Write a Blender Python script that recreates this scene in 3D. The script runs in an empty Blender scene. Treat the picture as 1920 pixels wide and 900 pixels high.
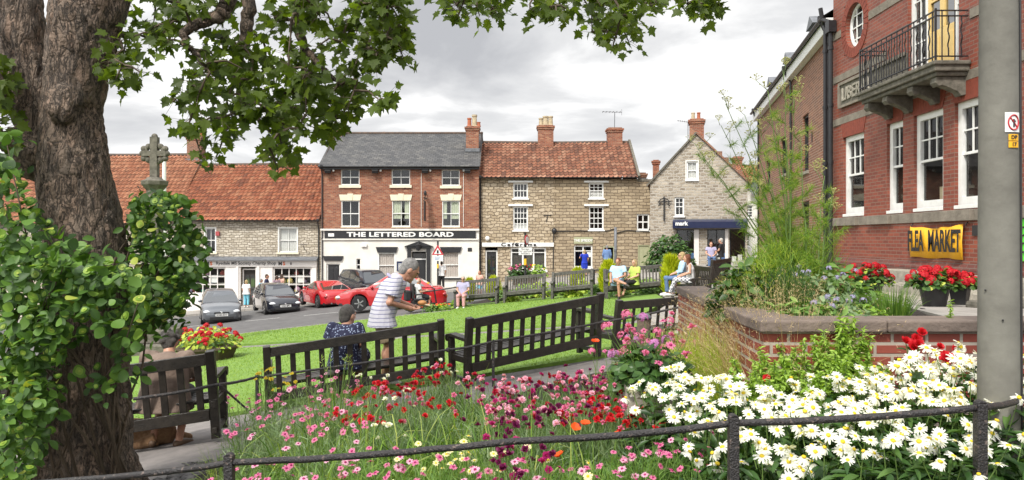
import bpy, bmesh, math, random
import numpy as np
from mathutils import Vector, Matrix, Euler, noise as mnoise
random.seed(11); rng = np.random.default_rng(7)
PI = math.pi; R = math.radians
sc = bpy.context.scene; COL = sc.collection
F = 1400.0
def W(px, py, d): return Vector(((px-960)/F*d, d, (450-py)/F*d))
# ---------------------------------------------------------------- ground height (camera eye = 0)
_ZY = np.array([-60, 0, 5, 8, 10, 16, 20, 29, 45, 80, 900.]); _ZZ = np.array([-1.5, -1.55, -1.66, -1.77, -1.86, -2.06, -2.2, -2.44, -2.58, -2.6, -2.6])
def zg(x, y):
    x = min(max(x, -24), 14); s = 0.115 if y < 9 else (0.115-0.02*min((y-9)/10, 1))
    return float(np.interp(y, _ZY, _ZZ)) + s*x
# ---------------------------------------------------------------- materials
def nt(name):
    m = bpy.data.materials.new(name); m.use_nodes = True
    t = m.node_tree; t.nodes.clear()
    o = t.nodes.new('ShaderNodeOutputMaterial'); p = t.nodes.new('ShaderNodeBsdfPrincipled')
    t.links.new(p.outputs[0], o.inputs[0]); return m, t, p, o
def N(t, typ, ins=None, **kw):
    n = t.nodes.new('ShaderNode'+typ)
    for k, v in kw.items(): setattr(n, k, v)
    if ins:
        for k, v in ins.items():
            s = n.inputs[k]
            if isinstance(v, bpy.types.NodeSocket): t.links.new(v, s)
            else: s.default_value = v
    return n
def c4(c): return (c[0], c[1], c[2], 1) if len(c) == 3 else c
def mix(t, f, a, b, blend='MIX'):
    n = N(t, 'MixRGB', blend_type=blend)
    for s, v in zip(n.inputs, (f, a, b)):
        if isinstance(v, bpy.types.NodeSocket): t.links.new(v, s)
        else: s.default_value = v if not isinstance(v, tuple) else c4(v)
    return n.outputs[0]
def coord(t, kind='Object'): return N(t, 'TexCoord').outputs[kind]
def ramp(t, f, stops):
    n = N(t, 'ValToRGB', {0: f}); e = n.color_ramp.elements
    while len(e) < len(stops): e.new(.5)
    for q, (p, c) in zip(e, stops): q.position = p; q.color = c4(c)
    return n.outputs[0]
def noise(t, scale, detail=4, co=None, rough=.55, out=0):
    return N(t, 'TexNoise', {'Vector': co if co is not None else coord(t), 'Scale': scale, 'Detail': detail, 'Roughness': rough}).outputs[out]
def bump(t, p, h, strength=.4, dist=.02):
    b = N(t, 'Bump', {'Height': h, 'Strength': strength, 'Distance': dist}); t.links.new(b.outputs[0], p.inputs['Normal']); return b
def mat(name, c, c2=None, rough=.6, scale=6, bmp=0, metal=0, spec=.5, coat=0, dist=.02, co='Object'):
    m, t, p, o = nt(name); p.inputs['Roughness'].default_value = rough; p.inputs['Metallic'].default_value = metal
    p.inputs['Specular IOR Level'].default_value = spec; p.inputs['Coat Weight'].default_value = coat
    c2 = c2 or tuple(v*.78 for v in c)
    f = noise(t, scale, 5, coord(t, co)); r = ramp(t, f, [(.3, c2), (.68, c)]); t.links.new(r, p.inputs['Base Color'])
    if bmp: bump(t, p, noise(t, scale*5, 5, coord(t, co)), bmp, dist)
    return m
def brickmat(name, cols, mortar, bw=.225, rh=.075, ms=.012, rough=.85, bmp=.5, dirt=(.06,.05,.045), dirtf=.35, wob=0.0, flat=.25):
    m, t, p, o = nt(name); p.inputs['Roughness'].default_value = rough
    uv = coord(t, 'UV')
    if wob:
        nv = N(t, 'TexNoise', {'Vector': uv, 'Scale': 2.6, 'Detail': 3}); d = N(t, 'VectorMath', {0: nv.outputs[1], 1: (.5, .5, .5)}, operation='SUBTRACT')
        d2 = N(t, 'VectorMath', {0: d.outputs[0], 'Scale': wob}, operation='SCALE'); uv = N(t, 'VectorMath', {0: uv, 1: d2.outputs[0]}).outputs[0]
    b = N(t, 'TexBrick', {'Vector': uv, 'Scale': 1.0, 'Mortar Size': ms, 'Mortar Smooth': .25, 'Bias': 0.0, 'Brick Width': bw, 'Row Height': rh, 'Color1': (0, 0, 0, 1), 'Color2': (1, 1, 1, 1), 'Mortar': (.5, .5, .5, 1)})
    n1 = noise(t, 1.1, 5, coord(t, 'UV')); n2 = noise(t, 26, 4, coord(t, 'UV'))
    v = N(t, 'Math', {0: b.outputs[0], 1: n2}, operation='MULTIPLY_ADD'); v.inputs[2].default_value = 0
    v2 = N(t, 'Math', {0: b.outputs[0], 1: n2}); v3 = N(t, 'Math', {0: v2.outputs[0], 1: .52}, operation='MULTIPLY')
    st = [(i/(len(cols)-1)*.8+.1, c) for i, c in enumerate(cols)]
    base = ramp(t, v3.outputs[0], st)
    base = mix(t, ramp(t, n1, [(.45, (0, 0, 0)), (.75, (dirtf,)*3)]), base, dirt)
    mo = mix(t, n2, tuple(x*.7 for x in mortar), mortar)
    cc = mix(t, b.outputs[1], base, mo); t.links.new(cc, p.inputs['Base Color'])
    h = N(t, 'Math', {0: b.outputs[1], 1: -1.0, 2: 1.0}, operation='MULTIPLY_ADD'); h2 = N(t, 'Math', {0: n2, 1: flat, 2: h.outputs[0]}, operation='MULTIPLY_ADD')
    bump(t, p, h2.outputs[0], bmp, .02); return m
def tilemat(name, cols, tw, th, moss=.35):
    m, t, p, o = nt(name); p.inputs['Roughness'].default_value = .8; uv = coord(t, 'UV')
    s = N(t, 'VectorMath', {0: uv, 1: (tw, th, 1)}, operation='SNAP'); w = N(t, 'TexWhiteNoise', {'Vector': s.outputs[0]}, noise_dimensions='2D')
    n1 = noise(t, .7, 5, uv); n2 = noise(t, 18, 4, uv)
    f = N(t, 'Math', {0: w.outputs[0], 1: .6}, operation='MULTIPLY'); f2 = N(t, 'Math', {0: n1, 1: .5, 2: f.outputs[0]}, operation='MULTIPLY_ADD')
    st = [(i/(len(cols)-1)*.75+.1, c) for i, c in enumerate(cols)]
    b = ramp(t, f2.outputs[0], st)
    b = mix(t, ramp(t, n2, [(.5, (0, 0, 0)), (.72, (moss,)*3)]), b, (.06, .055, .04))
    t.links.new(b, p.inputs['Base Color']); bump(t, p, n2, .3, .01); return m
def leafmat(name, cols, trans=.35, rough=.5, attr='Col'):
    m, t, p, o = nt(name); a = N(t, 'Attribute', attribute_name=attr)
    st = [(i/(len(cols)-1), c) for i, c in enumerate(cols)]
    c = ramp(t, a.outputs['Fac'], st); t.links.new(c, p.inputs['Base Color']); p.inputs['Roughness'].default_value = rough
    p.inputs['Specular IOR Level'].default_value = .35
    tr = N(t, 'BsdfTranslucent'); br = mix(t, .6, c, (.30, .42, .03), 'ADD') if False else mix(t, 1.0, c, (1.5, 1.5, .55), 'MULTIPLY'); t.links.new(br, tr.inputs[0])
    ms = N(t, 'MixShader', {0: trans}); t.links.new(p.outputs[0], ms.inputs[1]); t.links.new(tr.outputs[0], ms.inputs[2]); t.links.new(ms.outputs[0], o.inputs[0]); return m
def glassmat(name='window_glass', tint=(.95, .97, .96), refl=1.0):
    m, t, p, o = nt(name); t.nodes.remove(p)
    tr = N(t, 'BsdfTransparent', {0: c4(tint)}); gl = N(t, 'BsdfGlossy', {'Color': (1, 1, 1, 1), 'Roughness': .02})
    fr = N(t, 'LayerWeight', {'Blend': .5}); f5 = N(t, 'Math', {0: fr.outputs['Facing'], 1: 5.0}, operation='POWER'); f = N(t, 'Math', {0: f5.outputs[0], 1: .9*refl, 2: .055*refl}, operation='MULTIPLY_ADD', use_clamp=True)
    ms = N(t, 'MixShader', {0: f.outputs[0], 1: tr.outputs[0], 2: gl.outputs[0]}); t.links.new(ms.outputs[0], o.inputs[0]); return m
MT = {}
# ---------------------------------------------------------------- mesh builder
class MB:
    def __init__(s): s.v = []; s.f = []; s.m = []; s.c = []; s.uv = {}
    def add(s, vs, fs, mi=0, col=None):
        b = len(s.v); s.v.extend(vs)
        for f in fs: s.f.append([i+b for i in f]); s.m.append(mi); s.c.append(0.5 if col is None else col)
        return b
    def box(s, c, d, rot=None, mi=0, col=None):
        x, y, z = d[0]/2, d[1]/2, d[2]/2
        vs = [Vector((sx*x, sy*y, sz*z)) for sz in (-1, 1) for sx, sy in ((-1, -1), (1, -1), (1, 1), (-1, 1))]
        if rot is not None:
            M = rot if isinstance(rot, Matrix) else Euler(rot).to_matrix(); vs = [M @ v for v in vs]
        c = Vector(c); vs = [tuple(v+c) for v in vs]
        s.add(vs, [(3, 2, 1, 0), (4, 5, 6, 7), (0, 1, 5, 4), (1, 2, 6, 5), (2, 3, 7, 6), (3, 0, 4, 7)], mi, col); return s
    def b2(s, a, b, mi=0):
        return s.box([(a[i]+b[i])/2 for i in range(3)], [abs(b[i]-a[i]) for i in range(3)], mi=mi)
    def beam(s, a, b, w, h, mi=0, up=(0, 0, 1)):
        a = Vector(a); b = Vector(b); d = b-a; L = d.length
        if L < 1e-6: return s
        z = Vector(up); x = d/L; y = z.cross(x)
        if y.length < 1e-4: y = Vector((0, 1, 0)).cross(x)
        y.normalize(); z = x.cross(y); M = Matrix((x, y, z)).transposed()
        return s.box((a+b)/2, (L, w, h), M, mi)
    def tube(s, pts, rad, seg=8, mi=0, cap=True, col=None, sq=1.0):
        pts = [Vector(p) for p in pts]; n = len(pts)
        if not hasattr(rad, '__len__'): rad = [rad]*n
        vs = []; pu = None
        for i, p in enumerate(pts):
            d = (pts[min(i+1, n-1)]-pts[max(i-1, 0)])
            d = d.normalized() if d.length > 1e-9 else Vector((0, 0, 1))
            if pu is None: pu = d.orthogonal().normalized()
            u = (pu-d*pu.dot(d)); u = u.normalized() if u.length > 1e-6 else d.orthogonal().normalized(); pu = u; w = d.cross(u)
            for k in range(seg):
                a = 2*PI*k/seg; vs.append(tuple(p+u*(math.cos(a)*rad[i])+w*(math.sin(a)*rad[i]*sq)))
        fs = [(i*seg+k, i*seg+(k+1) % seg, (i+1)*seg+(k+1) % seg, (i+1)*seg+k) for i in range(n-1) for k in range(seg)]
        if cap: fs += [tuple(range(seg))[::-1], tuple((n-1)*seg+k for k in range(seg))]
        s.add(vs, fs, mi, col); return s
    def lathe(s, prof, c=(0, 0, 0), seg=16, mi=0, axis='z', cap=True):
        vs = []; n = len(prof)
        for r, h in prof:
            for k in range(seg):
                a = 2*PI*k/seg; q = (r*math.cos(a), r*math.sin(a), h)
                if axis == 'y': q = (q[0], h, q[1])
                if axis == 'x': q = (h, q[0], q[1])
                vs.append((q[0]+c[0], q[1]+c[1], q[2]+c[2]))
        fs = [(i*seg+k, i*seg+(k+1) % seg, (i+1)*seg+(k+1) % seg, (i+1)*seg+k) for i in range(n-1) for k in range(seg)]
        if cap: fs += [tuple(range(seg))[::-1], tuple((n-1)*seg+k for k in range(seg))]
        s.add(vs, fs, mi); return s
    def ell(s, c, r, seg=12, rings=8, mi=0, rot=None, col=None):
        M = rot if rot is not None else Matrix.Identity(3); c = Vector(c); vs = [tuple(c+M@Vector((0, 0, -r[2])))]
        for i in range(1, rings):
            t = -PI/2+PI*i/rings
            for k in range(seg):
                a = 2*PI*k/seg; vs.append(tuple(c+M@Vector((r[0]*math.cos(t)*math.cos(a), r[1]*math.cos(t)*math.sin(a), r[2]*math.sin(t)))))
        vs.append(tuple(c+M@Vector((0, 0, r[2])))); top = len(vs)-1
        fs = [(0, 1+(k+1) % seg, 1+k) for k in range(seg)]
        for i in range(rings-2):
            for k in range(seg): a = 1+i*seg; fs.append((a+k, a+(k+1) % seg, a+seg+(k+1) % seg, a+seg+k))
        a = 1+(rings-2)*seg; fs += [(a+k, a+(k+1) % seg, top) for k in range(seg)]
        s.add(vs, fs, mi, col); return s
    def prism(s, poly, y0, y1, mi=0, axis='y'):
        n = len(poly)
        q = (lambda p, h: (p[0], h, p[1])) if axis == 'y' else ((lambda p, h: (h, p[0], p[1])) if axis == 'x' else (lambda p, h: (p[0], p[1], h)))
        vs = [q(p, y0) for p in poly]+[q(p, y1) for p in poly]
        fs = [tuple(range(n)), tuple(range(2*n-1, n-1, -1))]+[(i, i+n, (i+1) % n+n, (i+1) % n) for i in range(n)]
        s.add(vs, fs, mi); return s
    def build(s, name, mats, parent=None, smooth=False, loc=None, rot=None, bev=0, fixn=False):
        me = bpy.data.meshes.new(name); me.from_pydata([tuple(v) for v in s.v], [], s.f)
        if fixn:
            bm = bmesh.new(); bm.from_mesh(me); bmesh.ops.recalc_face_normals(bm, faces=bm.faces); bm.to_mesh(me); bm.free()
        finish(me, mats, s.m, s.c, smooth, s.uv.get('uv')); o = bpy.data.objects.new(name, me); COL.objects.link(o)
        if parent: o.parent = parent
        if loc is not None: o.location = loc
        if rot is not None: o.rotation_euler = rot
        if bev:
            b = o.modifiers.new('b', 'BEVEL'); b.width = bev; b.segments = 2; b.limit_method = 'ANGLE'
        return o
def finish(me, mats, mi=None, cols=None, smooth=False, uv=None):
    for m in (mats if isinstance(mats, (list, tuple)) else [mats]): me.materials.append(MT[m] if isinstance(m, str) else m)
    nf = len(me.polygons); nl = len(me.loops)
    if mi is not None and len(mi) == nf: me.polygons.foreach_set('material_index', np.array(mi, dtype=np.int32))
    if smooth: me.polygons.foreach_set('use_smooth', np.ones(nf, dtype=bool))
    if cols is not None and len(cols) == nf and any(c != .5 for c in cols[:50]):
        a = me.attributes.new('Col', 'FLOAT', 'FACE'); a.data.foreach_set('value', np.array(cols, dtype=np.float32))
    ul = me.uv_layers.new(name='UVMap'); co = np.zeros(len(me.vertices)*3, dtype=np.float32); me.vertices.foreach_get('co', co); co = co.reshape(-1, 3)
    if uv is not None: ul.data.foreach_set('uv', np.array(uv, dtype=np.float32).ravel())
    else:
        lv = np.zeros(nl, dtype=np.int32); me.loops.foreach_get('vertex_index', lv); nr = np.zeros(nf*3, dtype=np.float32); me.polygons.foreach_get('normal', nr); nr = np.abs(nr.reshape(-1, 3))
        lt = np.zeros(nf, dtype=np.int32); me.polygons.foreach_get('loop_total', lt); ln = np.repeat(nr, lt, axis=0); P = co[lv]
        ax = ln.argmax(1); u = np.where(ax == 0, P[:, 1], P[:, 0]); v = np.where(ax == 2, P[:, 1], P[:, 2])
        ul.data.foreach_set('uv', np.stack([u, v], 1).astype(np.float32).ravel())
    me.update()
def npmesh(name, V, Fc, mats, col=None, parent=None, smooth=False, mi=None, uv=None):
    """V (n,3); Fc list of arrays (k, nverts)"""
    me = bpy.data.meshes.new(name); tot = [np.full(len(f), f.shape[1]) for f in Fc]; lt = np.concatenate(tot); lv = np.concatenate([f.ravel() for f in Fc])
    me.vertices.add(len(V)); me.vertices.foreach_set('co', np.asarray(V, dtype=np.float32).ravel()); me.loops.add(len(lv)); me.loops.foreach_set('vertex_index', lv.astype(np.int32))
    me.polygons.add(len(lt)); st = np.concatenate([[0], np.cumsum(lt)[:-1]]); me.polygons.foreach_set('loop_start', st.astype(np.int32)); me.update(calc_edges=True)
    finish(me, mats, mi, None, smooth, uv)
    if col is not None: a = me.attributes.new('Col', 'FLOAT', 'FACE'); a.data.foreach_set('value', np.asarray(col, dtype=np.float32))
    me.validate(); o = bpy.data.objects.new(name, me); COL.objects.link(o)
    if parent: o.parent = parent
    return o
def tag(o, label=None, cat=None, group=None, kind=None):
    for k, v in (('label', label), ('category', cat), ('group', group), ('kind', kind)):
        if v: o[k] = v
    return o
def thing(name, label, cat, loc=(0, 0, 0), rz=0, group=None):
    o = bpy.data.objects.new(name, None); COL.objects.link(o); o.location = loc; o.rotation_euler = (0, 0, rz); o.empty_display_size = .1
    return tag(o, label, cat, group)
def kids(o): return [c for c in bpy.data.objects if c.parent == o]
def copytree(o, loc, rz=None, label=None, group=None, ks=None, scale=None):
    r = o.copy(); COL.objects.link(r); r.location = loc
    if rz is not None: r.rotation_euler = (r.rotation_euler[0], r.rotation_euler[1], rz)
    if scale: r.scale = (scale,)*3
    if label: r['label'] = label
    if group: r['group'] = group
    for ch, gs in (ks or [(c, kids(c)) for c in kids(o)]):
        c = ch.copy(); COL.objects.link(c); c.parent = r
        for g in gs: d = g.copy(); COL.objects.link(d); d.parent = c
    return r
def text(s, parent, m, loc, size, rot=(PI/2, 0, 0), ext=.004, sx=1.0, bold=0, align='CENTER', name='lettering', sp=1.0):
    cu = bpy.data.curves.new(name, 'FONT'); cu.body = s; cu.size = size; cu.extrude = ext; cu.align_x = align; cu.align_y = 'CENTER'; cu.offset = bold; cu.space_character = sp
    cu.resolution_u = 3; cu.materials.append(MT[m]); o = bpy.data.objects.new(name, cu); COL.objects.link(o); o.parent = parent; o.location = loc; o.rotation_euler = rot; o.scale = (sx, 1, 1); return o
# ---------------------------------------------------------------- shared materials
MT['white'] = mat('white_paint', (.78, .78, .76), (.68, .68, .65), .45, 8)
MT['cream'] = mat('cream_stone_paint', (.72, .66, .50), (.62, .56, .42), .6, 5)
MT['black'] = mat('black_paint', (.012, .012, .014), (.02, .02, .022), .4, 8)
MT['iron'] = mat('weathered_black_iron', (.018, .016, .018), (.09, .055, .04), .55, 22, .5, spec=.5)
MT['rust'] = mat('chipped_iron', (.016, .014, .015), (.026, .023, .023), .45, 22, .6)
_t = MT['rust'].node_tree; _p = [n for n in _t.nodes if n.type == 'BSDF_PRINCIPLED'][0]; _b = _p.inputs['Base Color'].links[0].from_socket
_t.links.new(mix(_t, ramp(_t, noise(_t, 44, 5), [(.58, (0, 0, 0)), (.68, (.65, .65, .65))]), _b, (.20, .15, .125)), _p.inputs['Base Color'])
MT['benchwood'] = mat('black_stained_wood', (.014, .0115, .009), (.032, .026, .02), .33, 14, .35, spec=.5)
MT['greywood'] = mat('weathered_dark_wood', (.045, .043, .038), (.125, .118, .105), .6, 14, .3)
MT['glass'] = glassmat()
MT['darkglass'] = mat('dark_car_glass', (.012, .016, .018), (.02, .024, .026), .04, 3, spec=1.0, coat=1)
for _n in MT['darkglass'].node_tree.nodes:
    if _n.type == 'BSDF_PRINCIPLED': _n.inputs['IOR'].default_value = 1.9
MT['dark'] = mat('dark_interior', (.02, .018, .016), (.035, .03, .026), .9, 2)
MT['pinkcurtain'] = mat('pinkish_striped_curtain', (.60, .54, .50), (.38, .31, .28), .9, 25)
MT['curtain'] = mat('net_curtain', (.60, .59, .57), (.48, .47, .45), .9, 20)
MT['creamcurtain'] = mat('pale_green_curtain', (.48, .51, .38), (.36, .39, .27), .9, 14)
MT['stone'] = mat('weathered_stone', (.36, .33, .27), (.2, .185, .15), .85, 7, .5)
MT['darkstone'] = mat('lichened_stone', (.17, .155, .125), (.07, .065, .05), .9, 9, .6)
MT['lead'] = mat('lead_sheet', (.16, .17, .185), (.09, .095, .105), .5, 5, .2)
MT['asphalt'] = mat('asphalt', (.115, .112, .11), (.075, .073, .073), .85, 2.2, .5, dist=.01)
MT['pathtar'] = mat('tarmac_path', (.22, .20, .19), (.14, .13, .125), .9, 5, .6, dist=.01)
MT['pave'] = brickmat('paving_slabs', [(.24, .22, .2), (.3, .28, .25), (.36, .33, .3)], (.14, .13, .12), .6, .45, .012, bmp=.3)
MT['kerb'] = mat('kerb_stone', (.33, .31, .28), (.2, .19, .17), .85, 4, .4)
MT['soil'] = mat('dark_soil', (.035, .026, .02), (.018, .014, .011), .95, 12, 1.0, dist=.04)
MT['roadpaint'] = mat('road_paint', (.62, .61, .58), (.3, .29, .28), .7, 9)
MT['concrete'] = mat('cast_concrete', (.19, .185, .158), (.115, .11, .094), .9, 4.0, .6, dist=.006)
MT['rubber'] = mat('tyre_rubber', (.016, .016, .017), None, .8, 30, .3)
MT['alloy'] = mat('wheel_alloy', (.5, .5, .5), (.35, .35, .36), .3, 12, metal=.9)
MT['chrome'] = mat('chrome', (.75, .75, .75), None, .15, 5, metal=1)
MT['plastic'] = mat('black_trim_plastic', (.02, .02, .021), None, .5, 10)
MT['lamp'] = mat('headlamp_lens', (.75, .78, .8), (.5, .53, .56), .08, 14, coat=1)
MT['taillamp'] = mat('red_lamp_lens', (.35, .01, .012), None, .1, 8, coat=1)
MT['yellow'] = mat('yellow_plastic', (.80, .50, .02), (.74, .44, .02), .5, 6)
MT['orange'] = mat('orange_print', (.75, .12, .01), None, .6, 6)
# ================================================================ BUILDINGS
MT['redbrick'] = brickmat('old_red_brick', [(.10, .032, .019), (.225, .062, .031), (.30, .095, .046), (.44, .25, .15)], (.28, .205, .15), .23, .085, .012, bmp=.5, dirtf=.3)
MT['clubbrick'] = brickmat('smooth_red_brick', [(.125, .030, .018), (.215, .049, .027), (.285, .072, .038)], (.23, .15, .115), .24, .08, .0085, rough=.6, bmp=.3, dirt=(.12, .03, .02), dirtf=.4)
MT['brownbrick'] = brickmat('brown_brick', [(.10, .036, .022), (.205, .07, .038), (.29, .12, .065)], (.34, .26, .19), .235, .08, .012, bmp=.5)
MT['wallbrick'] = brickmat('planter_brick', [(.19, .035, .022), (.26, .05, .03), (.31, .065, .04)], (.42, .36, .30), .225, .075, .012, rough=.7, bmp=.6)
MT['rubble'] = brickmat('honey_rubble_stone', [(.22, .165, .105), (.36, .285, .19), (.47, .385, .27), (.54, .46, .35)], (.19, .145, .095), .36, .19, .022, bmp=1.0, wob=.30, flat=.8)
MT['rubble2'] = brickmat('pale_rubble_stone', [(.30, .26, .19), (.42, .37, .29), (.54, .49, .40), (.6, .55, .47)], (.26, .22, .17), .32, .15, .02, bmp=1.0, wob=.26, flat=.8)
MT['rubble3'] = brickmat('grey_rubble_stone', [(.14, .11, .08), (.27, .225, .17), (.40, .345, .27), (.5, .44, .36)], (.46, .42, .36), .34, .17, .034, bmp=1.0, wob=.28, flat=.8)
MT['coursed'] = brickmat('coursed_sandstone', [(.23, .175, .11), (.35, .275, .18), (.45, .365, .25)], (.15, .11, .07), .44, .19, .018, bmp=1.0, wob=.17, flat=.7)
MT['ridge'] = mat('ridge_tile', (.13, .085, .06), (.06, .05, .045), .85, 9, .4)
MT['greyblind'] = mat('grey_slatted_blind', (.2, .185, .17), (.15, .14, .13), .6)
MT['brownplinth'] = brickmat('dark_plinth_brick', [(.09, .025, .018), (.14, .035, .024), (.18, .045, .03)], (.15, .11, .09), .225, .075, .008, bmp=.4)
MT['tileshade'] = mat('painted_tile_shadow', (.07, .04, .028), (.04, .028, .022), .95, 12)  # dark colour painted in for the shadow line under each tile course
MT['stucco'] = mat('white_render', (.72, .70, .645), (.62, .59, .53), .75, 1.3, .15)
MT['pantile'] = tilemat('orange_clay_pantile', [(.12, .047, .03), (.235, .074, .037), (.32, .104, .05), (.385, .165, .088)], .27, .34, .3)
MT['pantile2'] = tilemat('weathered_clay_pantile', [(.085, .042, .032), (.185, .074, .044), (.28, .108, .06), (.36, .19, .12)], .27, .34, .6)
MT['pantile3'] = tilemat('brown_clay_pantile', [(.22, .09, .05), (.36, .14, .075), (.45, .21, .12)], .27, .34, .5)
MT['slate'] = brickmat('grey_slate', [(.026, .027, .029), (.048, .049, .052), (.07, .07, .072), (.12, .115, .105)], (.03, .03, .03), .28, .2, .012, rough=.65, bmp=.7, dirt=(.16, .15, .13), dirtf=.25)
MT['green'] = mat('sage_green_paint', (.36, .37, .23), (.31, .32, .19), .55, 5)
MT['navy'] = mat('navy_paint', (.012, .018, .06), (.02, .028, .075), .4, 5)
MT['claypot'] = mat('terracotta_pot', (.42, .13, .06), (.28, .09, .05), .8, 6)
MT['buffpot'] = mat('buff_clay_pot', (.5, .42, .28), (.33, .27, .18), .8, 6)
MT['paleyellow'] = mat('yellow_door_paint', (.72, .52, .2), (.66, .46, .17), .45, 5)
MT['ochre'] = mat('banner_yellow', (.80, .42, .015), (.74, .37, .012), .6, 3)
def skin(mb, x0, x1, z0, z1, ops, t=.22, mi=0):
    xs = sorted({x0, x1, *[o[0] for o in ops], *[o[1] for o in ops]}); zs = sorted({z0, z1, *[o[2] for o in ops], *[o[3] for o in ops]})
    for a, b in zip(xs, xs[1:]):
        run = None
        for c, d in zip(zs, zs[1:]):
            mx, mz = (a+b)/2, (c+d)/2; inside = any(o[0] < mx < o[1] and o[2] < mz < o[3] for o in ops)
            if inside:
                if run: mb.add([(a, 0, run[0]), (b, 0, run[0]), (b, 0, run[1]), (a, 0, run[1])], [(0, 1, 2, 3)], mi); run = None
            else: run = (run[0], d) if run else (c, d)
        if run: mb.add([(a, 0, run[0]), (b, 0, run[0]), (b, 0, run[1]), (a, 0, run[1])], [(0, 1, 2, 3)], mi)
    for a, b, c, d in [o[:4] for o in ops]:
        mb.add([(a, 0, c), (b, 0, c), (b, 0, d), (a, 0, d), (a, t, c), (b, t, c), (b, t, d), (a, t, d)], [(0, 1, 5, 4), (1, 2, 6, 5), (2, 3, 7, 6), (3, 0, 4, 7)], mi)
def house_walls(root, m, x0, x1, z0, z1, ops, dep, gable=None, name='wall', sides=True):
    mb = MB(); skin(mb, x0, x1, z0, z1, ops)
    if sides:
        mb.add([(x0, 0, z0), (x0, dep, z0), (x0, dep, z1), (x0, 0, z1)], [(0, 3, 2, 1)]); mb.add([(x1, 0, z0), (x1, dep, z0), (x1, dep, z1), (x1, 0, z1)], [(0, 1, 2, 3)])
        mb.add([(x0, dep, z0), (x1, dep, z0), (x1, dep, z1), (x0, dep, z1)], [(0, 3, 2, 1)])
        if gable:
            for x in (x0, x1): mb.add([(x, 0, z1), (x, dep, z1), (x, gable[0], gable[1])], [(0, 1, 2)])
    return mb.build(name, m, root)
def window(root, x, z, w, h, cols=2, rows=2, split=.5, frame=.055, bar=.028, y=.10, sill=None, curtain=None, m='white', lower=None, name='window', blind=None, panem='glass', surround=0, backm='dark'):
    """x centre, z bottom; sash with `rows` above the meeting rail and `lower` (cols, rows) below"""
    mb = MB(); a, b, c, d = x-w/2, x+w/2, z, z+h; f = frame
    mb.b2((a, y-.03, c), (a+f, y+.05, d)); mb.b2((b-f, y-.03, c), (b, y+.05, d)); mb.b2((a+f, y-.03, c), (b-f, y+.05, c+f*1.2)); mb.b2((a+f, y-.03, d-f), (b-f, y+.05, d))
    if surround:
        s = surround; mb.b2((a-s, -.025, c-s*.3), (a+.003, y-.033, d+s)); mb.b2((b-.003, -.025, c-s*.3), (b+s, y-.033, d+s)); mb.b2((a+.003, -.025, d-.003), (b-.003, y-.033, d+s))
    zm = c+h*split
    if split: mb.b2((a+f, y-.012, zm-.025), (b-f, y+.045, zm+.025))
    def bars(z0, z1, nc, nr, yy):
        for i in range(1, nc): xx = a+f+(b-a-2*f)*i/nc; mb.b2((xx-bar/2, yy, z0), (xx+bar/2, yy+.025, z1))
        for j in range(1, nr): zz = z0+(z1-z0)*j/nr; mb.b2((a+f, yy+.003, zz-bar/2), (b-f, yy+.022, zz+bar/2))
    lc, lr = lower or (cols, rows)
    if split: bars(zm+.025, d-f, cols, rows, y); bars(c+f*1.2, zm-.025, lc, lr, y+.012)
    else: bars(c+f*1.2, d-f, cols, rows, y)
    o = mb.build(name, m, root)
    MB().add([(a+f*.8, y+.03, c+f), (b-f*.8, y+.03, c+f), (b-f*.8, y+.03, d-f*.8), (a+f*.8, y+.03, d-f*.8)], [(0, 1, 2, 3)])
    g = MB(); g.add([(a+f*.8, y+.032, c+f), (b-f*.8, y+.032, c+f), (b-f*.8, y+.032, d-f*.8), (a+f*.8, y+.032, d-f*.8)], [(0, 1, 2, 3)]); g.build('pane', panem, o)
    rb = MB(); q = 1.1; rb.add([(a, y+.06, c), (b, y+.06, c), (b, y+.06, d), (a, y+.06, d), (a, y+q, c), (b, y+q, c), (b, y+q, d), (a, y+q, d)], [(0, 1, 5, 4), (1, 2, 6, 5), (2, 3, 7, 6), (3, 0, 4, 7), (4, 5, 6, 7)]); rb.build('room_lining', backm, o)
    if curtain:
        cm, parts = curtain
        for (u0, u1, v0, v1) in parts:
            cb = MB(); n = max(6, int((u1-u0)*w/.025)); xs = [a+f*.8+(b-a-2*f*.8)*(u0+(u1-u0)*i/n) for i in range(n+1)]
            z0, z1 = c+h*v0, c+h*v1; vs = []
            for i, xx in enumerate(xs):
                yy = y+.066+.024*math.sin(i*1.35)+.008*math.sin(i*.61); vs += [(xx, yy, z0), (xx, yy, z1)]
            cb.add(vs, [(2*i, 2*i+2, 2*i+3, 2*i+1) for i in range(n)]); cb.build('curtain', cm, o, smooth=True)
    if blind:
        bb = MB()
        for i in range(int(h*blind[1]/.06)): zz = d-.06-i*.06; bb.box((x, y+.09, zz), (w-.12, .035, .012), (.5, 0, 0))
        bb.build('blind', blind[0], o)
    if sill:
        sb = MB(); sw, sh, pr = sill[:3]; sb.b2((a-sw, -pr, c-sh), (b+sw, y-.035, c)); sb.build('sill', sill[3] if len(sill) > 3 else 'white', o, bev=.006)
    return o
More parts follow.
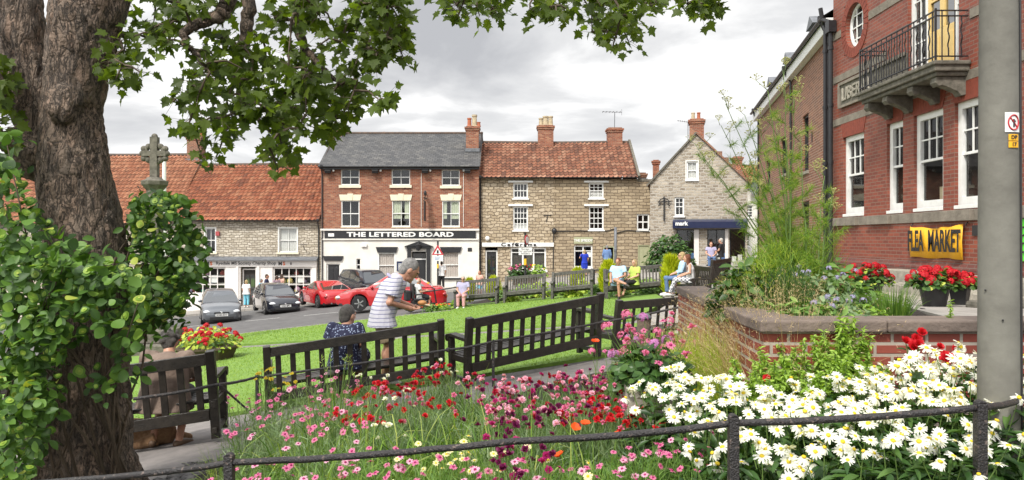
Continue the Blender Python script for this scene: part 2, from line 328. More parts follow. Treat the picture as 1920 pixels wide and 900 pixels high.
def panelled_door(root, x, z, w, h, m, y=.12, lights=0, name='door', frame='white', fw=.07):
    fr = MB(); a, b = x-w/2, x+w/2
    fr.b2((a-fw, y-.04, z), (a, y+.06, z+h+fw)); fr.b2((b, y-.04, z), (b+fw, y+.06, z+h+fw)); fr.b2((a, y-.04, z+h), (b, y+.06, z+h+fw))
    mb = MB(); mb.b2((a, y+.01, z), (b, y+.05, z+h))
    for i in range(2):
        for (p, q) in ((.06, .40), (.46, .92)):
            xx = a+w*(.12+.42*i); mb.b2((xx, y-.008, z+h*p), (xx+w*.34, y+.008, z+h*q))
    o = mb.build(name, m, root, bev=.006); f = fr.build('frame', frame, o)
    if lights:
        g = MB()
        for i in range(2): xx = a+w*(.14+.42*i); g.b2((xx, y-.014, z+h*.48), (xx+w*.30, y-.009, z+h*.9))
        g.build('pane', 'darkglass', o)
    hb = MB(); hb.ell((b-.1, y-.03, z+h*.47), (.025, .03, .025), 8, 6); hb.build('handle', 'chrome', o, smooth=True); return o
def pantiles(root, m, x0, x1, ye, ze, yr, zr, tw=.27, th=.34, sag=.05, name='roof', sub=6, seed=0, back=True):
    L = math.hypot(yr-ye, zr-ze); nx = int((x1-x0)/tw*sub); nc = int(L/th); dy, dz = (yr-ye)/L, (zr-ze)/L; ny_, nz_ = -dz, dy
    u = np.linspace(0, x1-x0, nx+1); rows = []
    for k in range(nc): rows += [(k*L/nc-.02, .035), ((k+1)*L/nc-.021, .006)]
    ph = (u/tw) % 1; prof = .055*np.where(ph < .62, np.abs(np.sin(ph/.62*PI))**.8*-.35+.0, np.sin((ph-.62)/.38*PI)*1.0)
    V = []; UV = []
    for i, (v, l) in enumerate(rows):
        k = i//2; jit = np.array([(hash((int(a/tw), k, seed)) % 1000)/1000*.016 for a in u])
        sg = sag*(np.sin(u*.75+seed)*.5+np.sin(u*.31+v*.5)*.6)*math.sin(PI*min(max(v/L, 0), 1)*.9+.15)
        h = prof*1.25+l*1.5+jit-sg; V.append(np.stack([x0+u, ye+dy*v+ny_*h*1.0, ze+dz*v+nz_*h], 1)); UV.append(np.stack([u+.001, np.full_like(u, k*th+.1+(0 if i % 2 == 0 else .1))], 1))
    V = np.concatenate(V); UV = np.concatenate(UV); n = nx+1; i, j = np.meshgrid(np.arange(len(rows)-1), np.arange(nx), indexing='ij'); a = (i*n+j).ravel()
    Fq = np.stack([a, a+1, a+n+1, a+n], 1); fuv = UV[Fq].copy(); fuv[:, :, 0] = UV[Fq[:, 0], 0][:, None]+.01; fuv[:, :, 1] = UV[Fq[:, 0], 1][:, None]
    o = npmesh(name, V, [Fq], [m, 'tileshade'], parent=root, smooth=False, uv=fuv.reshape(-1, 2), mi=(i.ravel() % 2 == 1).astype(np.int32))  # riser faces between courses take the painted shadow colour
    if back:
        mb = MB(); yb = 2*yr-ye; mb.add([(x0, yr, zr-.03), (x1, yr, zr-.03), (x1, yb, ze), (x0, yb, ze)], [(0, 1, 2, 3)]); mb.build('back_slope', m, o)
    rb = MB(); ns = max(2, int((x1-x0)/.4))
    for q in range(ns):
        a = x0+(x1-x0)*q/ns; b = x0+(x1-x0)*(q+1)/ns; zz = zr+.0-(sag*.3*math.sin(a*.7+seed)); rb.tube([(a, yr, zz), (b+.02, yr, zz+.008)], [.13, .12], 10)
    rb.build('ridge_tiles', 'ridge', o); return o
def chimney(root, x, y, z0, z1, w, d, m, pots=(), cap=True):
    mb = MB(); mb.b2((x-w/2, y-d/2, z0), (x+w/2, y+d/2, z1-.28))
    if cap:
        mb.b2((x-w/2-.05, y-d/2-.05, z1-.28), (x+w/2+.05, y+d/2+.05, z1-.16)); mb.b2((x-w/2-.09, y-d/2-.09, z1-.16), (x+w/2+.09, y+d/2+.09, z1-.05)); mb.b2((x-w/2+.02, y-d/2+.02, z1-.05), (x+w/2-.02, y+d/2-.02, z1+.02))
    o = mb.build('chimney', m, root)
    f = MB(); f.b2((x-w/2-.07, y-d/2-.07, z0-.05), (x+w/2+.07, y+d/2+.07, z0+.16)); f.build('flashing', 'lead', o)
    for (px, h, r, pm) in pots:
        p = MB(); p.lathe([(r*1.05, 0), (r*1.1, .06), (r*.92, .1), (r*.82, h*.8), (r*1.0, h*.86), (r*1.0, h), (r*.7, h), (r*.6, h*.6)], (x+px, y, z1), 12); p.build('chimney_pot', pm, o, smooth=False)
    return o
def gutter(root, x0, x1, y, z, m='black'):
    g = MB(); n = 10; pr = [(.065*math.cos(PI+PI*k/8), .065*math.sin(PI+PI*k/8)) for k in range(9)]
    g.prism([(p[0]+y, p[1]+z) for p in pr]+[(y+.05, z), (y+.045, z-.03), (y-.045, z-.03), (y-.05, z)], x0, x1, axis='x'); g.build('gutter', m, root)
def downpipe(root, x, y, z0, z1, m='black', off=.28):
    g = MB(); g.tube([(x, y-.30, z1), (x, y-.2, z1-.22), (x, y-.07, z1-.42), (x, y-.07, z0)], .038, 8)
    z = z1-.6
    while z > z0: g.tube([(x, y-.07, z), (x, y-.07, z-.07)], .05, 8); z -= 1.2
    g.b2((x-.07, y-.36, z1-.02), (x+.07, y-.24, z1+.14)); g.build('downpipe', m, root, smooth=False)
# ---- pixel helpers for the row that faces the camera
class Fac:
    def __init__(s, D, pl): s.D = D; s.ox = (pl-960)/F*D
    def x(s, px): return (px-960)/F*s.D-s.ox
    def z(s, py): return (450-py)/F*s.D
    def op(s, a, b, t, bt): return (s.x(a), s.x(b), s.z(bt), s.z(t))
    def win(s, root, a, b, t, bt, **k): o = s.op(a, b, t, bt); return window(root, (o[0]+o[1])/2, o[2], o[1]-o[0], o[3]-o[2], **k)
# ---- far left house and charity shop
f = Fac(46, -330); rA = thing('terraced_house', 'low stone house with brown pantile roof behind the tree trunk', 'house', (f.ox, 46, 0))
house_walls(rA, 'rubble2', 0, f.x(322), -6, f.z(418), [f.op(60, 100, 425, 480), f.op(160, 195, 425, 480)], 9.2, (4.6, 5.7))
for a, b in ((60, 100), (160, 195)): f.win(rA, a, b, 425, 480, sill=(.05, .1, .08, 'stone'))
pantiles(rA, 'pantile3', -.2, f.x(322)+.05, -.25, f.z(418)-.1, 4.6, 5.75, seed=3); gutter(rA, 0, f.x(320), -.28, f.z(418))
chimney(rA, f.x(309), 4.6, 5.3, (450-256)/F*50.6, .95, .8, 'brownbrick', [(-.25, .55, .14, 'claypot'), (.03, .95, .13, 'claypot'), (.32, .4, .13, 'claypot')])
f = Fac(46, 322); rB = thing('charity_shop', 'low stone charity shop with orange pantile roof and white shopfront', 'shop', (f.ox, 46, 0)); X = f.x; Z = f.z
zb = Z(590)-.6; openB = [f.op(385, 404, 428, 473), f.op(523, 557, 428, 473), f.op(336, 424, 501, 552), f.op(512, 585, 501, 552), f.op(452, 480, 501, 580)]
house_walls(rB, 'rubble2', 0, X(602), zb, Z(412)+.05, openB, 8.4, (4.2, 4.95))
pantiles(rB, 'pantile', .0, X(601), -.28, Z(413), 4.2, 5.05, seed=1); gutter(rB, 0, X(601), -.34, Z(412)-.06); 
f.win(rB, 385, 404, 428, 473, cols=2, rows=1, surround=.06, sill=(.12, .12, .1, 'cream'), curtain=('blueblind', [(0, 1, 0, 1)]) if 0 else None)
f.win(rB, 523, 557, 428, 473, cols=2, rows=1, surround=.06, sill=(.12, .12, .1, 'cream'), curtain=('curtain', [(0, 1, 0, 1)]))
MT['shopwhite'] = mat('shopfront_paint', (.72, .69, .66), (.66, .62, .59), .45, 6)
sf = MB()  # shopfront: pilasters, stall riser, canopy of lead, fascia
for a, b in ((322, 337), (424, 452), (480, 512), (585, 594)): sf.b2((X(a), -.10, zb), (X(b), -.004, Z(499)))
for a, b in ((337, 424), (512, 585)): sf.b2((X(a)+.002, -.08, zb), (X(b)-.002, -.004, Z(552)-.003))
for a in (444, 483): sf.b2((X(a), -.17, zb), (X(a+5), -.102, Z(499)))
sf.build('shopfront', 'shopwhite', rB, bev=.008)
fa = MB(); fa.b2((X(322), -.16, Z(500)), (X(595), -.004, Z(488))); fo = fa.build('fascia', 'shopwhite', rB, bev=.006)
ld = MB(); ld.prism([(-.42, Z(489)+.02), (-.42, Z(488)+.05), (-.004, Z(481)), (-.004, Z(489)+.02)], X(320), X(597), axis='x'); ld.build('lead_canopy', 'lead', rB)
MT['signgrey'] = mat('sign_lettering_grey', (.05, .045, .05), None, .5); MT['signorange'] = mat('sign_lettering_orange', (.75, .14, .02), None, .5)
text('Ryedale MS Society Charity Shop', fo, 'signgrey', (X(463), -.168, Z(494)+.02), .27, sx=1.02, bold=.004)
for px in (531, 395):
    text('M', fo, 'signgrey', (X(px-4), -.168, Z(494.3)), .3, bold=.012); text('S', fo, 'signorange', (X(px+3), -.168, Z(494.3)), .3, bold=.012)
text('8', fo, 'signgrey', (X(547), -.168, Z(494.3)), .24)
goods = [(.5, .12, .1), (.1, .2, .45), (.6, .5, .2), (.7, .68, .62), (.08, .3, .2), (.5, .3, .4), (.15, .12, .1), (.25, .2, .3)]
for i, g in enumerate(goods): MT['goods%d' % i] = mat('shop_goods_cloth_%d' % i, g, None, .8, 9)
def goods_in(win, f, a, b, t, bt, seed, y0=.35):
    r = random.Random(seed); w = f.x(b)-f.x(a); h = f.z(t)-f.z(bt)
    for k in range(9):
        x = f.x(a)+w*r.uniform(.06, .94); z = f.z(bt)+h*r.choice((.06, .06, .4, .7)); s = r.uniform(.10, .2); m = MB()
        m.lathe([(s*.7, 0), (s, s*.4), (s*.9, s*1.2), (s*.35, s*1.6), (s*.4, s*2)], (x, y0+r.uniform(0, .25), z), 9); m.build('shop_goods', 'goods%d' % r.randrange(8), win)
    m = MB(); m.b2((f.x(a)+.05, y0-.05, f.z(bt)+h*.4-.03), (f.x(b)-.05, y0+.3, f.z(bt)+h*.4)); m.b2((f.x(a)+.05, y0-.05, f.z(bt)+h*.7-.03), (f.x(b)-.05, y0+.3, f.z(bt)+h*.7)); m.build('shelf', 'shopwhite', win)
for a, b, sd, nc in ((336, 424, 1, 6), (512, 585, 2, 5)):
    w = f.win(rB, a, b, 501, 552, cols=nc, rows=3, split=0, frame=.09, bar=.05, y=.02, m='shopwhite'); goods_in(w, f, a, b, 501, 552, sd)
    pp = MB(); pp.b2((X(a+ (b-a)*.62), .09, Z(530)), (X(a+(b-a)*.8), .094, Z(517))); pp.build('poster', 'white', w)
d = MB(); d.b2((X(452)+.02, .12, zb), (X(480)-.02, .16, Z(501))); 
panelled_door(rB, (X(458)+X(474))/2+.05, zb, .78, Z(506)-zb, 'dark', y=.16, frame='shopwhite', lights=1)
al = MB(); al.b2((X(405.5), -.14, Z(442)), (X(412.5), -.004, Z(434))); al.build('alarm_box', 'taillamp', rB)
br = MB(); br.beam((X(572), -.02, Z(468)), (X(572), -.45, Z(460)), .03, .03); br.beam((X(565), -.4, Z(458)), (X(579), -.4, Z(458)), .025, .03); br.build('sign_bracket', 'black', rB)
downpipe(rB, X(598), 0, zb, Z(412)-.1)
# ---- the pub
f = Fac(44.6, 602); X = f.x; Z = f.z; rC = thing('pub', 'three storey red brick pub with slate roof and white ground floor', 'pub', (f.ox, 44.6, 0)); zb = Z(560)-.5; x1 = X(898)
up = [(639, 674, 317, 347), (734, 769, 317, 347), (828, 862, 318, 348)]; md = [(640, 674, 376, 425), (735, 769, 375, 425), (829, 862, 376, 425)]
house_walls(rC, 'redbrick', 0, x1, Z(429), Z(312)+.1, [f.op(*o) for o in up+md], 8, (4, 7.15))
gf = [(709, 741, 474, 521), (829, 861, 472, 521), (668, 676, 485, 508), (772, 799, 472, 545)]
house_walls(rC, 'stucco', -.0, x1, zb, Z(429), [f.op(*o) for o in gf]+[(X(612), X(638), zb, Z(494))], 8, name='rendered_wall')
sb = MB(); sb.b2((.05, -.09, Z(450)), (x1-.05, -.004, Z(447.5))); sb.b2((-.02, -.12, Z(432.5)), (x1+.02, -.004, Z(429))); sb.build('cornice', 'stucco', rC, bev=.006)
sg = MB(); sg.b2((X(609), -.08, Z(447)), (X(892), -.004, Z(433))); so = sg.build('signboard', 'black', rC)
text('THE LETTERED BOARD', so, 'white', (X(751), -.088, Z(440)), .375, sx=1.60, bold=.014, sp=1.03)
lg = MB(); lg.b2((X(616), -.09, Z(443.5)), (X(627), -.082, Z(437.5))); lg.build('logo_panel', 'white', so)
for i, o in enumerate(up): f.win(rC, *o, cols=2, rows=1, split=.5, lower=(2, 1), m='white', curtain=('creamcurtain', [(0, 1, .5, 1)]) if 0 else None, sill=(.1, .17, .09, 'cream'))
for i, o in enumerate(md):
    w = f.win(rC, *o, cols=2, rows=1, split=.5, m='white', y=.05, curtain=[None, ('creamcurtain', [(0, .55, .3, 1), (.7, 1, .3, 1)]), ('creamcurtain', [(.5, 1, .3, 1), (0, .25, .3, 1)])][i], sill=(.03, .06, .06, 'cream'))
    l = MB(); a, b = X(o[0]-4), X(o[1]+4); l.prism([(a+.08, Z(376)), (b-.08, Z(376)), (b, Z(365)), (a, Z(365))], -.05, .05); l.prism([((a+b)/2-.12, Z(376)), ((a+b)/2+.12, Z(376)), ((a+b)/2+.17, Z(363)), ((a+b)/2-.17, Z(363))], -.075, .045); l.build('lintel', 'cream', w)
for i, o in enumerate(gf[:2]):
    w = f.win(rC, *o, cols=1, rows=1, split=.5, m='white', y=.03, curtain=('pinkcurtain', [(0, 1, 0, 1)]), sill=(.15, .1, .1, 'black'))
    l = MB(); a, b = X(o[0]-4), X(o[1]+5); l.prism([(a+.1, Z(473.5)), (b-.1, Z(473.5)), (b, Z(463)), (a, Z(463))], -.09, -.004); l.build('lintel', 'black', w)

f.win(rC, 668, 676, 485, 508, cols=1, rows=1, split=.5, frame=.04)
panelled_door(rC, (X(612)+X(638))/2, zb, X(638)-X(612)-.15, Z(496)-zb, 'black', frame='white', fw=.06)
l = MB(); l.prism([(X(609), Z(489)), (X(641), Z(489)), (X(644), Z(480)), (X(606), Z(480))], -.09, -.004); l.build('door_lintel', 'black', rC)
dr = panelled_door(rC, (X(772)+X(799))/2, zb, .82, Z(487)-zb, 'black', frame='white')
ps = MB()
for a, b in ((764, 771), (800, 807)): ps.b2((X(a), -.14, zb), (X(b), -.004, Z(466)))
ps.b2((X(763), -.18, Z(466)), (X(808), -.004, Z(462))); ps.prism([(X(758), Z(462)), (X(813), Z(462)), (X(786), Z(452))], -.24, -.004)
ps.build('door_surround', 'black', rC, bev=.01); fl = MB(); fl.b2((X(774), .13, Z(484)), (X(797), .14, Z(475))); fl.build('fanlight', 'darkglass', rC)
lt = MB(); lt.lathe([(.05, 0), (.13, .05), (.17, .34), (.05, .42), (.02, .52)], (X(786), -.42, Z(470)), 8); lt.beam((X(786), -.02, Z(455)), (X(786), -.42, Z(455)), .03, .03); lt.build('entrance_lantern', 'black', rC)
mn = MB(); mn.b2((X(744), -.05, Z(508)), (X(762), -.004, Z(490))); mo = mn.build('menu_board', 'navy', rC)
for k in range(5): q = MB(); q.b2((X(747), -.054, Z(495.5+k*2.4)), (X(747+11-k*1.2), -.051, Z(494.3+k*2.4))); q.build('menu_line', 'white', mo)
for px in (617, 705, 798, 877):
    q = MB(); q.box((X(px), -.28, Z(322)), (.36, .2, .2), (.5, 0, 0)); q.beam((X(px), -.01, Z(319)), (X(px), -.28, Z(321)), .04, .04); q.build('floodlight', 'plastic', rC, bev=.02)
    q = MB(); q.ell((X(px+ (9 if px < 800 else -7)), -.12, Z(320)), (.08, .08, .08), 8, 6); q.build('bulkhead_lamp', 'white', rC, smooth=True)
for px, t, b in ((790, 325, 425), (869, 325, 425)): q = MB(); q.tube([(X(px), -.03, Z(t)), (X(px), -.03, Z(b))], .02, 6); q.build('cable', 'stucco', rC)
hs = MB(); hs.beam((X(799), -.01, Z(372)), (X(799), -1.0, Z(372)), .05, .05); hs.b2((X(798.2), -1.0, Z(415)), (X(799.8), -.3, Z(378))); hs.tube([(X(799), -.02, Z(362)), (X(799), -.45, Z(368)), (X(799), -.9, Z(374))], .03, 6)
hs.beam((X(795), -.5, Z(377)), (X(803), -.5, Z(372)), .04, .04); hs.ell((X(799), -.5, Z(363)), (.09, .09, .16), 8, 6); hs.build('hanging_sign', 'black', rC)
q = MB(); q.box((X(683), -.06, Z(460)), (.34, .12, .2)); q.build('alarm_box', 'white', rC, bev=.03)
q = MB(); q.box((X(881), -.01, Z(468)), (.25, .03, .22)); q.build('air_vent', 'plastic', rC)
# slate roof
rf = MB(); ye, ze, yr, zr = -.3, Z(313), 4.0, (450-250)/F*48.6; L = math.hypot(yr-ye, zr-ze); uvs = []
for (y0, z0, y1, z1) in ((ye, ze, yr, zr), (8.3, ze, yr, zr)): rf.add([(-.12, y0, z0), (x1+.08, y0, z0), (x1+.08, y1, z1), (-.12, y1, z1)], [(0, 1, 2, 3)]); uvs += [(0, 0), (x1, 0), (x1, L), (0, L)]
rf.uv['uv'] = uvs; rf.v = [tuple(v) for v in rf.v]; ro = rf.build('roof', 'slate', rC)
q = MB()
for k in range(22): a = -.12+(x1+.2)*k/22; q.tube([(a, yr, zr), (a+(x1+.2)/22+.01, yr, zr+.006)], [.1, .095], 8)
q.build('ridge_tiles', 'ridge', ro); q = MB(); q.b2((-.05, -.22, Z(318)), (x1+.02, -.004, Z(313.5))); q.build('eaves_board', 'black', rC); gutter(rC, -.1, x1+.05, -.36, Z(313))
chimney(ro, X(883), 1.9, 4.6+.9, (450-238)/F*46.5, .78, .8, 'redbrick', [(-.2, .55, .14, 'claypot'), (.12, .75, .17, 'buffpot'), (.38, .3, .12, 'claypot')])
chimney(ro, X(607), 3.9, 6.5, (450-236)/F*48.6, .55, .8, 'redbrick')
for px, h, m in ((676, .35, 'buffpot'), (686, .45, 'claypot'), (857, .8, 'rubble3')): q = MB(); q.lathe([(.16, 0), (.14, h*.7), (.18, h*.8), (.16, h)], (X(px)*1.085, 5.2, 6.75), 10); q.build('chimney_pot', m, ro)
downpipe(rC, .08, 0, zb, Z(314)); 
# ---- stone row: cafe and craft shop
f = Fac(45, 898); X = f.x; Z = f.z; rD = thing('stone_terrace', 'honey stone terrace with weathered pantile roof, cafe and small shops', 'building', (f.ox, 45, 0)); zb = Z(540)-.6; xm = X(1038); x1 = X(1222)
wl = [(962, 990, 343, 372), (962, 990, 387, 432)]; wr = [(1104, 1132, 343, 372), (1104, 1132, 387, 431), (1194, 1218, 401, 432)]
gl = [(910, 933, 464, 545), (957, 1024, 464, 507)]; gr = [(1076, 1111, 460, 502), (1131, 1152, 462, 530), (1196, 1219, 459, 525)]
house_walls(rD, 'rubble', 0, xm, zb, Z(334), [f.op(*o) for o in wl]+[(X(a), X(b), zb if d > 520 else Z(d), Z(c)) for a, b, c, d in gl], 7, sides=True)
house_walls(rD, 'coursed', xm, x1, zb, Z(336), [f.op(*o) for o in wr]+[(X(a), X(b), zb if d > 515 else Z(d), Z(c)) for a, b, c, d in gr], 7, sides=True)
xr = X(1195); gb = MB(); gb.add([(xr, 0, Z(336)), (xr, 6.8, Z(336)), (xr, 3.4, 6.3)], [(0, 1, 2)]); gb.add([(.01, 0, Z(336)), (.01, 6.8, Z(336)), (.01, 3.4, 6.3)], [(0, 1, 2)]); gb.build('gable', 'coursed', rD)
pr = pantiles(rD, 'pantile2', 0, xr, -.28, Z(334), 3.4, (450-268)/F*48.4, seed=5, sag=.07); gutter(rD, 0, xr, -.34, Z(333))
cp = MB(); cp.beam((xr+.05, -.35, Z(334)+.02), (xr+.05, 3.45, 6.42), .24, .14, up=(1, 0, 0)); cp.build('gable_coping', 'darkstone', rD)
pa = MB(); pa.b2((xr, -.03, Z(341)), (x1+.04, .5, Z(335.8))); pa.build('parapet', 'darkstone', rD, bev=.02)
chimney(pr, X(1019)*1.07, 3.3, 5.4, (450-236)/F*48.3, .98, .85, 'redbrick', [(-.3, .5, .15, 'buffpot'), (0, .62, .19, 'buffpot'), (.32, .62, .17, 'buffpot')])
chimney(pr, X(1149)*1.07, 3.4, 5.6, (450-241)/F*48.4, .92, .85, 'redbrick')
for px, h in ((980, .2), (1085, .45)): q = MB(); q.lathe([(.2, 0), (.18, h*.7), (.22, h*.8), (.1, h)], (X(px)*1.09, 4.8, 5.85), 10); q.build('chimney_pot', 'ridge', pr)
chimney(rD, X(1206)*1.01, .9, Z(338), Z(322), .42, .42, 'brownbrick')
at = MB(); ax = X(1149)*1.07; zt = (450-210)/F*48.4; at.tube([(ax, 3.4, zt-1.3), (ax+.02, 3.4, zt)], .025, 6); at.beam((ax-.8, 3.3, zt), (ax+.5, 3.5, zt), .03, .03)
for k in range(6): at.beam((ax-.75+k*.22, 3.05, zt), (ax-.75+k*.22, 3.65, zt), .02, .02)
at.beam((ax+.48, 3.45, zt-.2), (ax+.48, 3.45, zt+.2), .02, .02); at.build('television_aerial', 'lead', rD)
for o in wl+wr[:2]:
    big = o[3]-o[2] > 35; w = f.win(rD, *o, cols=4 if o in wl else 3, rows=2 if big else (1 if o in wl else 2), split=.5, frame=.085, bar=.035, sill=(.06, .08, .07, 'white'), curtain=('curtain', [(0, 1, .05, .45)]) if o == wr[0] else (('curtain', [(0, 1, .02, .3)]) if o == wl[1] else None))
    l = MB(); l.b2((X(o[0]-9), -.1, Z(o[2])+.02), (X(o[1]+9), -.004, Z(o[2]-4))); l.build('lintel', 'white', w)
w = f.win(rD, *wr[2], cols=2, rows=2, split=0, frame=.09, bar=.07, sill=(.04, .08, .05, 'white'))
cf = MB(); cf.b2((X(904), -.16, Z(462.6)), (X(1038), -.004, Z(455))); co = cf.build('cafe_fascia', 'white', rD, bev=.01)
MT['cafeletter'] = mat('dark_sign_lettering', (.02, .018, .02), None, .5)
text('Cafe', co, 'cafeletter', (X(956), -.166, Z(458.8)), .27, sx=1.5, bold=.012, sp=1.5); text('Crema', co, 'cafeletter', (X(985), -.166, Z(458.8)), .27, sx=1.35, bold=.012, sp=1.4)
panelled_door(rD, (X(910)+X(933))/2, zb, X(933)-X(910)-.16, Z(472)-zb, 'black', frame='white', lights=1, fw=.08)
w = f.win(rD, 957, 1024, 464, 507, cols=3, rows=1, split=.78, lower=(3, 1), frame=.1, bar=.09, sill=(.08, .1, .15, 'white'), blind=('greyblind', 1.0)); 
st = MB(); st.b2((X(1076), -.07, Z(457)), (X(1111), -.004, Z(444.5))); so = st.build('shop_sign', 'green', rD, bev=.01); text('THE SMIDDY', so, 'white', (X(1093.5), -.078, Z(451)), .215, sx=.92, bold=.006)
w = f.win(rD, 1076, 1111, 460, 502, cols=2, rows=1, split=.75, frame=.08, bar=.07, m='white', sill=(.04, .08, .1, 'white')); q = MB(); q.b2((X(1101), .09, Z(482)), (X(1108), .095, Z(473))); q.build('poster', 'white', w)
q = MB(); q.b2((X(1131)+.002, -.02, zb), (X(1133), .15, Z(462))); q.b2((X(1150), -.02, zb), (X(1152)-.002, .15, Z(462))); q.b2((X(1133), -.02, Z(464)), (X(1150), .15, Z(462)-.002)); dq = q.build('open_doorway', 'green', rD)
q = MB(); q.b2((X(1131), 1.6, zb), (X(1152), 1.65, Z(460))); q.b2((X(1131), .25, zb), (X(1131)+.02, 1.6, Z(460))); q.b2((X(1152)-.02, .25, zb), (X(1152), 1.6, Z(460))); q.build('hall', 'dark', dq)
panelled_door(rD, (X(1196)+X(1219))/2, zb, X(1219)-X(1196)-.14, Z(461)-zb, 'green', frame='green', y=.06)
tl = MB(); tl.beam((X(1019), -.02, Z(404)), (X(1034), -.02, Z(403)), .04, .04); tl.beam((X(1027), -.02, Z(403)), (X(1024), -.02, Z(416)), .04, .04); tl.build('wall_tie', 'rust', rD)
q = MB(); q.ell((X(1039), -.16, Z(433)), (.16, .16, .18), 10, 8); q.b2((X(1038), -.1, Z(430)), (X(1040), -.004, Z(427))); q.build('wall_lantern', 'black', rD, smooth=True)
q = MB(); q.ell((X(914), -.1, Z(447)), (.14, .1, .14), 10, 8); q.build('alarm_box', 'white', rD, smooth=True)
cb = MB(); pts = [(X(1042), -.04, Z(434)), (X(1090), -.04, Z(433)), (X(1140), -.04, Z(433)), (X(1150), -.05, Z(429)), (X(1156), -.05, Z(437)), (X(1176), -.04, Z(432)), (X(1192), -.04, Z(433)), (X(1216), -.04, Z(434)), (X(1221), -.04, Z(418))]; cb.tube(pts, .028, 6); cb.build('cable', 'black', rD)
q = MB(); q.tube([(X(1038), -.04, Z(434)), (X(1037), -.04, Z(505))], .03, 6); q.build('thin_pipe', 'rust', rD)
downpipe(rD, X(901), 0, zb, Z(334)); 
# ---- gable shop
f = Fac(43.5, 1221); X = f.x; Z = f.z; rE = thing('gabled_shop', 'grey rubble stone gable end with red chimney and navy shop fascia', 'shop', (f.ox+.05, 44.1, 0), -R(13)); zb = Z(520)-.6; xa = X(1306); x1 = X(1398)
ops = [f.op(1288, 1309, 302, 337), f.op(1266, 1284, 369, 405)]; so_ = [(X(1270), X(1311), Z(489), Z(430)), (X(1326), X(1360), Z(489), Z(430)), (X(1366), X(1394), Z(495), Z(430))]
# gable as a stepped skin: lower rectangle with openings, upper polygon split round the attic window
ze = Z(343); mb = MB(); skin(mb, 0, x1, zb, ze, [ops[1]]+so_); o = ops[0]; za = Z(252)
def rl(z): return (z-ze)/(za-ze)*xa
def rr(z): return x1-(z-ze)/(za-ze)*(x1-xa)
lev = [ze, o[2], o[3], za]
mb.add([(0, 0, ze), (x1, 0, ze), (rr(o[2]), 0, o[2]), (rl(o[2]), 0, o[2])], [(0, 1, 2, 3)])
mb.add([(rl(o[2]), 0, o[2]), (o[0], 0, o[2]), (o[0], 0, o[3]), (rl(o[3]), 0, o[3])], [(0, 1, 2, 3)]); mb.add([(o[1], 0, o[2]), (rr(o[2]), 0, o[2]), (rr(o[3]), 0, o[3]), (o[1], 0, o[3])], [(0, 1, 2, 3)])
mb.add([(rl(o[3]), 0, o[3]), (rr(o[3]), 0, o[3]), (xa, 0, za)], [(0, 1, 2)]); a, b, c, d = o
mb.add([(a, 0, c), (b, 0, c), (b, 0, d), (a, 0, d), (a, .22, c), (b, .22, c), (b, .22, d), (a, .22, d)], [(0, 1, 5, 4), (1, 2, 6, 5), (2, 3, 7, 6), (3, 0, 4, 7)])
mb.add([(0, 0, zb), (0, 10, zb), (0, 10, ze), (0, 0, ze)], [(0, 3, 2, 1)]); mb.add([(x1, 0, zb), (x1, 10, zb), (x1, 10, ze), (x1, 0, ze)], [(0, 1, 2, 3)]); mb.add([(0, 10, zb), (x1, 10, zb), (x1, 10, ze), (xa, 10, za), (0, 10, ze)], [(0, 1, 2, 3, 4)])
mb.build('wall', 'rubble3', rE)
rf = MB()
for (xx, zz) in ((-.15, ze-.15), (x1+.15, ze-.15)): rf.add([(xx, .0, zz), (xx, 10.1, zz), (xa, 10.1, za+.05), (xa, .0, za+.05)], [(0, 1, 2, 3)])
ro = rf.build('roof', 'pantile2', rE)
cp = MB(); cp.beam((-.2, .02, ze-.12), (xa, .02, za+.1), .3, .1, up=(0, 0, 1)); cp.build('gable_coping', 'darkstone', rE)
cp = MB()  # crow steps on the right slope
cp.beam((xa, .02, za+.1), (x1+.2, .02, ze-.12), .3, .1, up=(0, 0, 1))
for k in range(4): t = .45+k*.13; xx = xa+(x1-xa)*t; zz = za-(za-ze)*t; cp.b2((xx-.13, .1, zz-.05), (xx+.18, .45, zz+.27))
cp.build('stepped_coping', 'brownbrick', rE)
chimney(ro, xa+.03, .5, Z(268), Z(222), .82, .75, 'redbrick', [(-.2, .42, .12, 'buffpot'), (.12, .42, .11, 'claypot')])
chimney(ro, X(1226), 5, 3.2, Z(300)*1.12, .4, .4, 'redbrick')
f.win(rE, 1288, 1309, 302, 337, cols=2, rows=1, frame=.1, sill=(.06, .08, .08, 'white'), surround=.05, curtain=('curtain', [(0, 1, 0, 1)])); f.win(rE, 1266, 1284, 369, 405, cols=2, rows=2, split=.5, lower=(2, 1), frame=.09, sill=(.05, .08, .08, 'white'))
fs = MB(); fs.prism([(-.55, Z(428)), (-.6, Z(416)), (-.004, Z(411.5)), (-.004, Z(428))], X(1263), X(1397), axis='x'); fo = fs.build('shop_fascia', 'navy', rE, bev=.01)
text('mark', fo, 'white', (X(1268), -.607, Z(419.5)), .33, rot=(PI/2-.13, 0, 0), align='LEFT', bold=.012); text('photography', fo, 'white', (X(1268), -.59, Z(424.5)), .17, rot=(PI/2-.13, 0, 0), align='LEFT', bold=.004) if 0 else None
q = MB(); q.b2((X(1264), -.62, Z(413)), (X(1396), -.605, Z(411))); q.build('fascia_trim', 'lead', fo)
MT['warm'] = mat('shop_interior', (.10, .075, .05), (.05, .04, .03), .9)
for (a, b, c, d), nm in zip(so_, ('shop_window', 'shop_window', 'shop_window')):
    w = window(rE, (a+b)/2, c, b-a, d-c, cols=2 if b-a > 1 else 1, rows=1, split=0, frame=.06, bar=.05, m='black', backm='warm')
    for k in range(3): q = MB(); q.b2((a+.15+k*.33, .35, c+.1), (a+.4+k*.33, .38, c+.45+.1*(k % 2))); q.build('picture_display', ['white', 'goods3', 'goods1'][k], w)
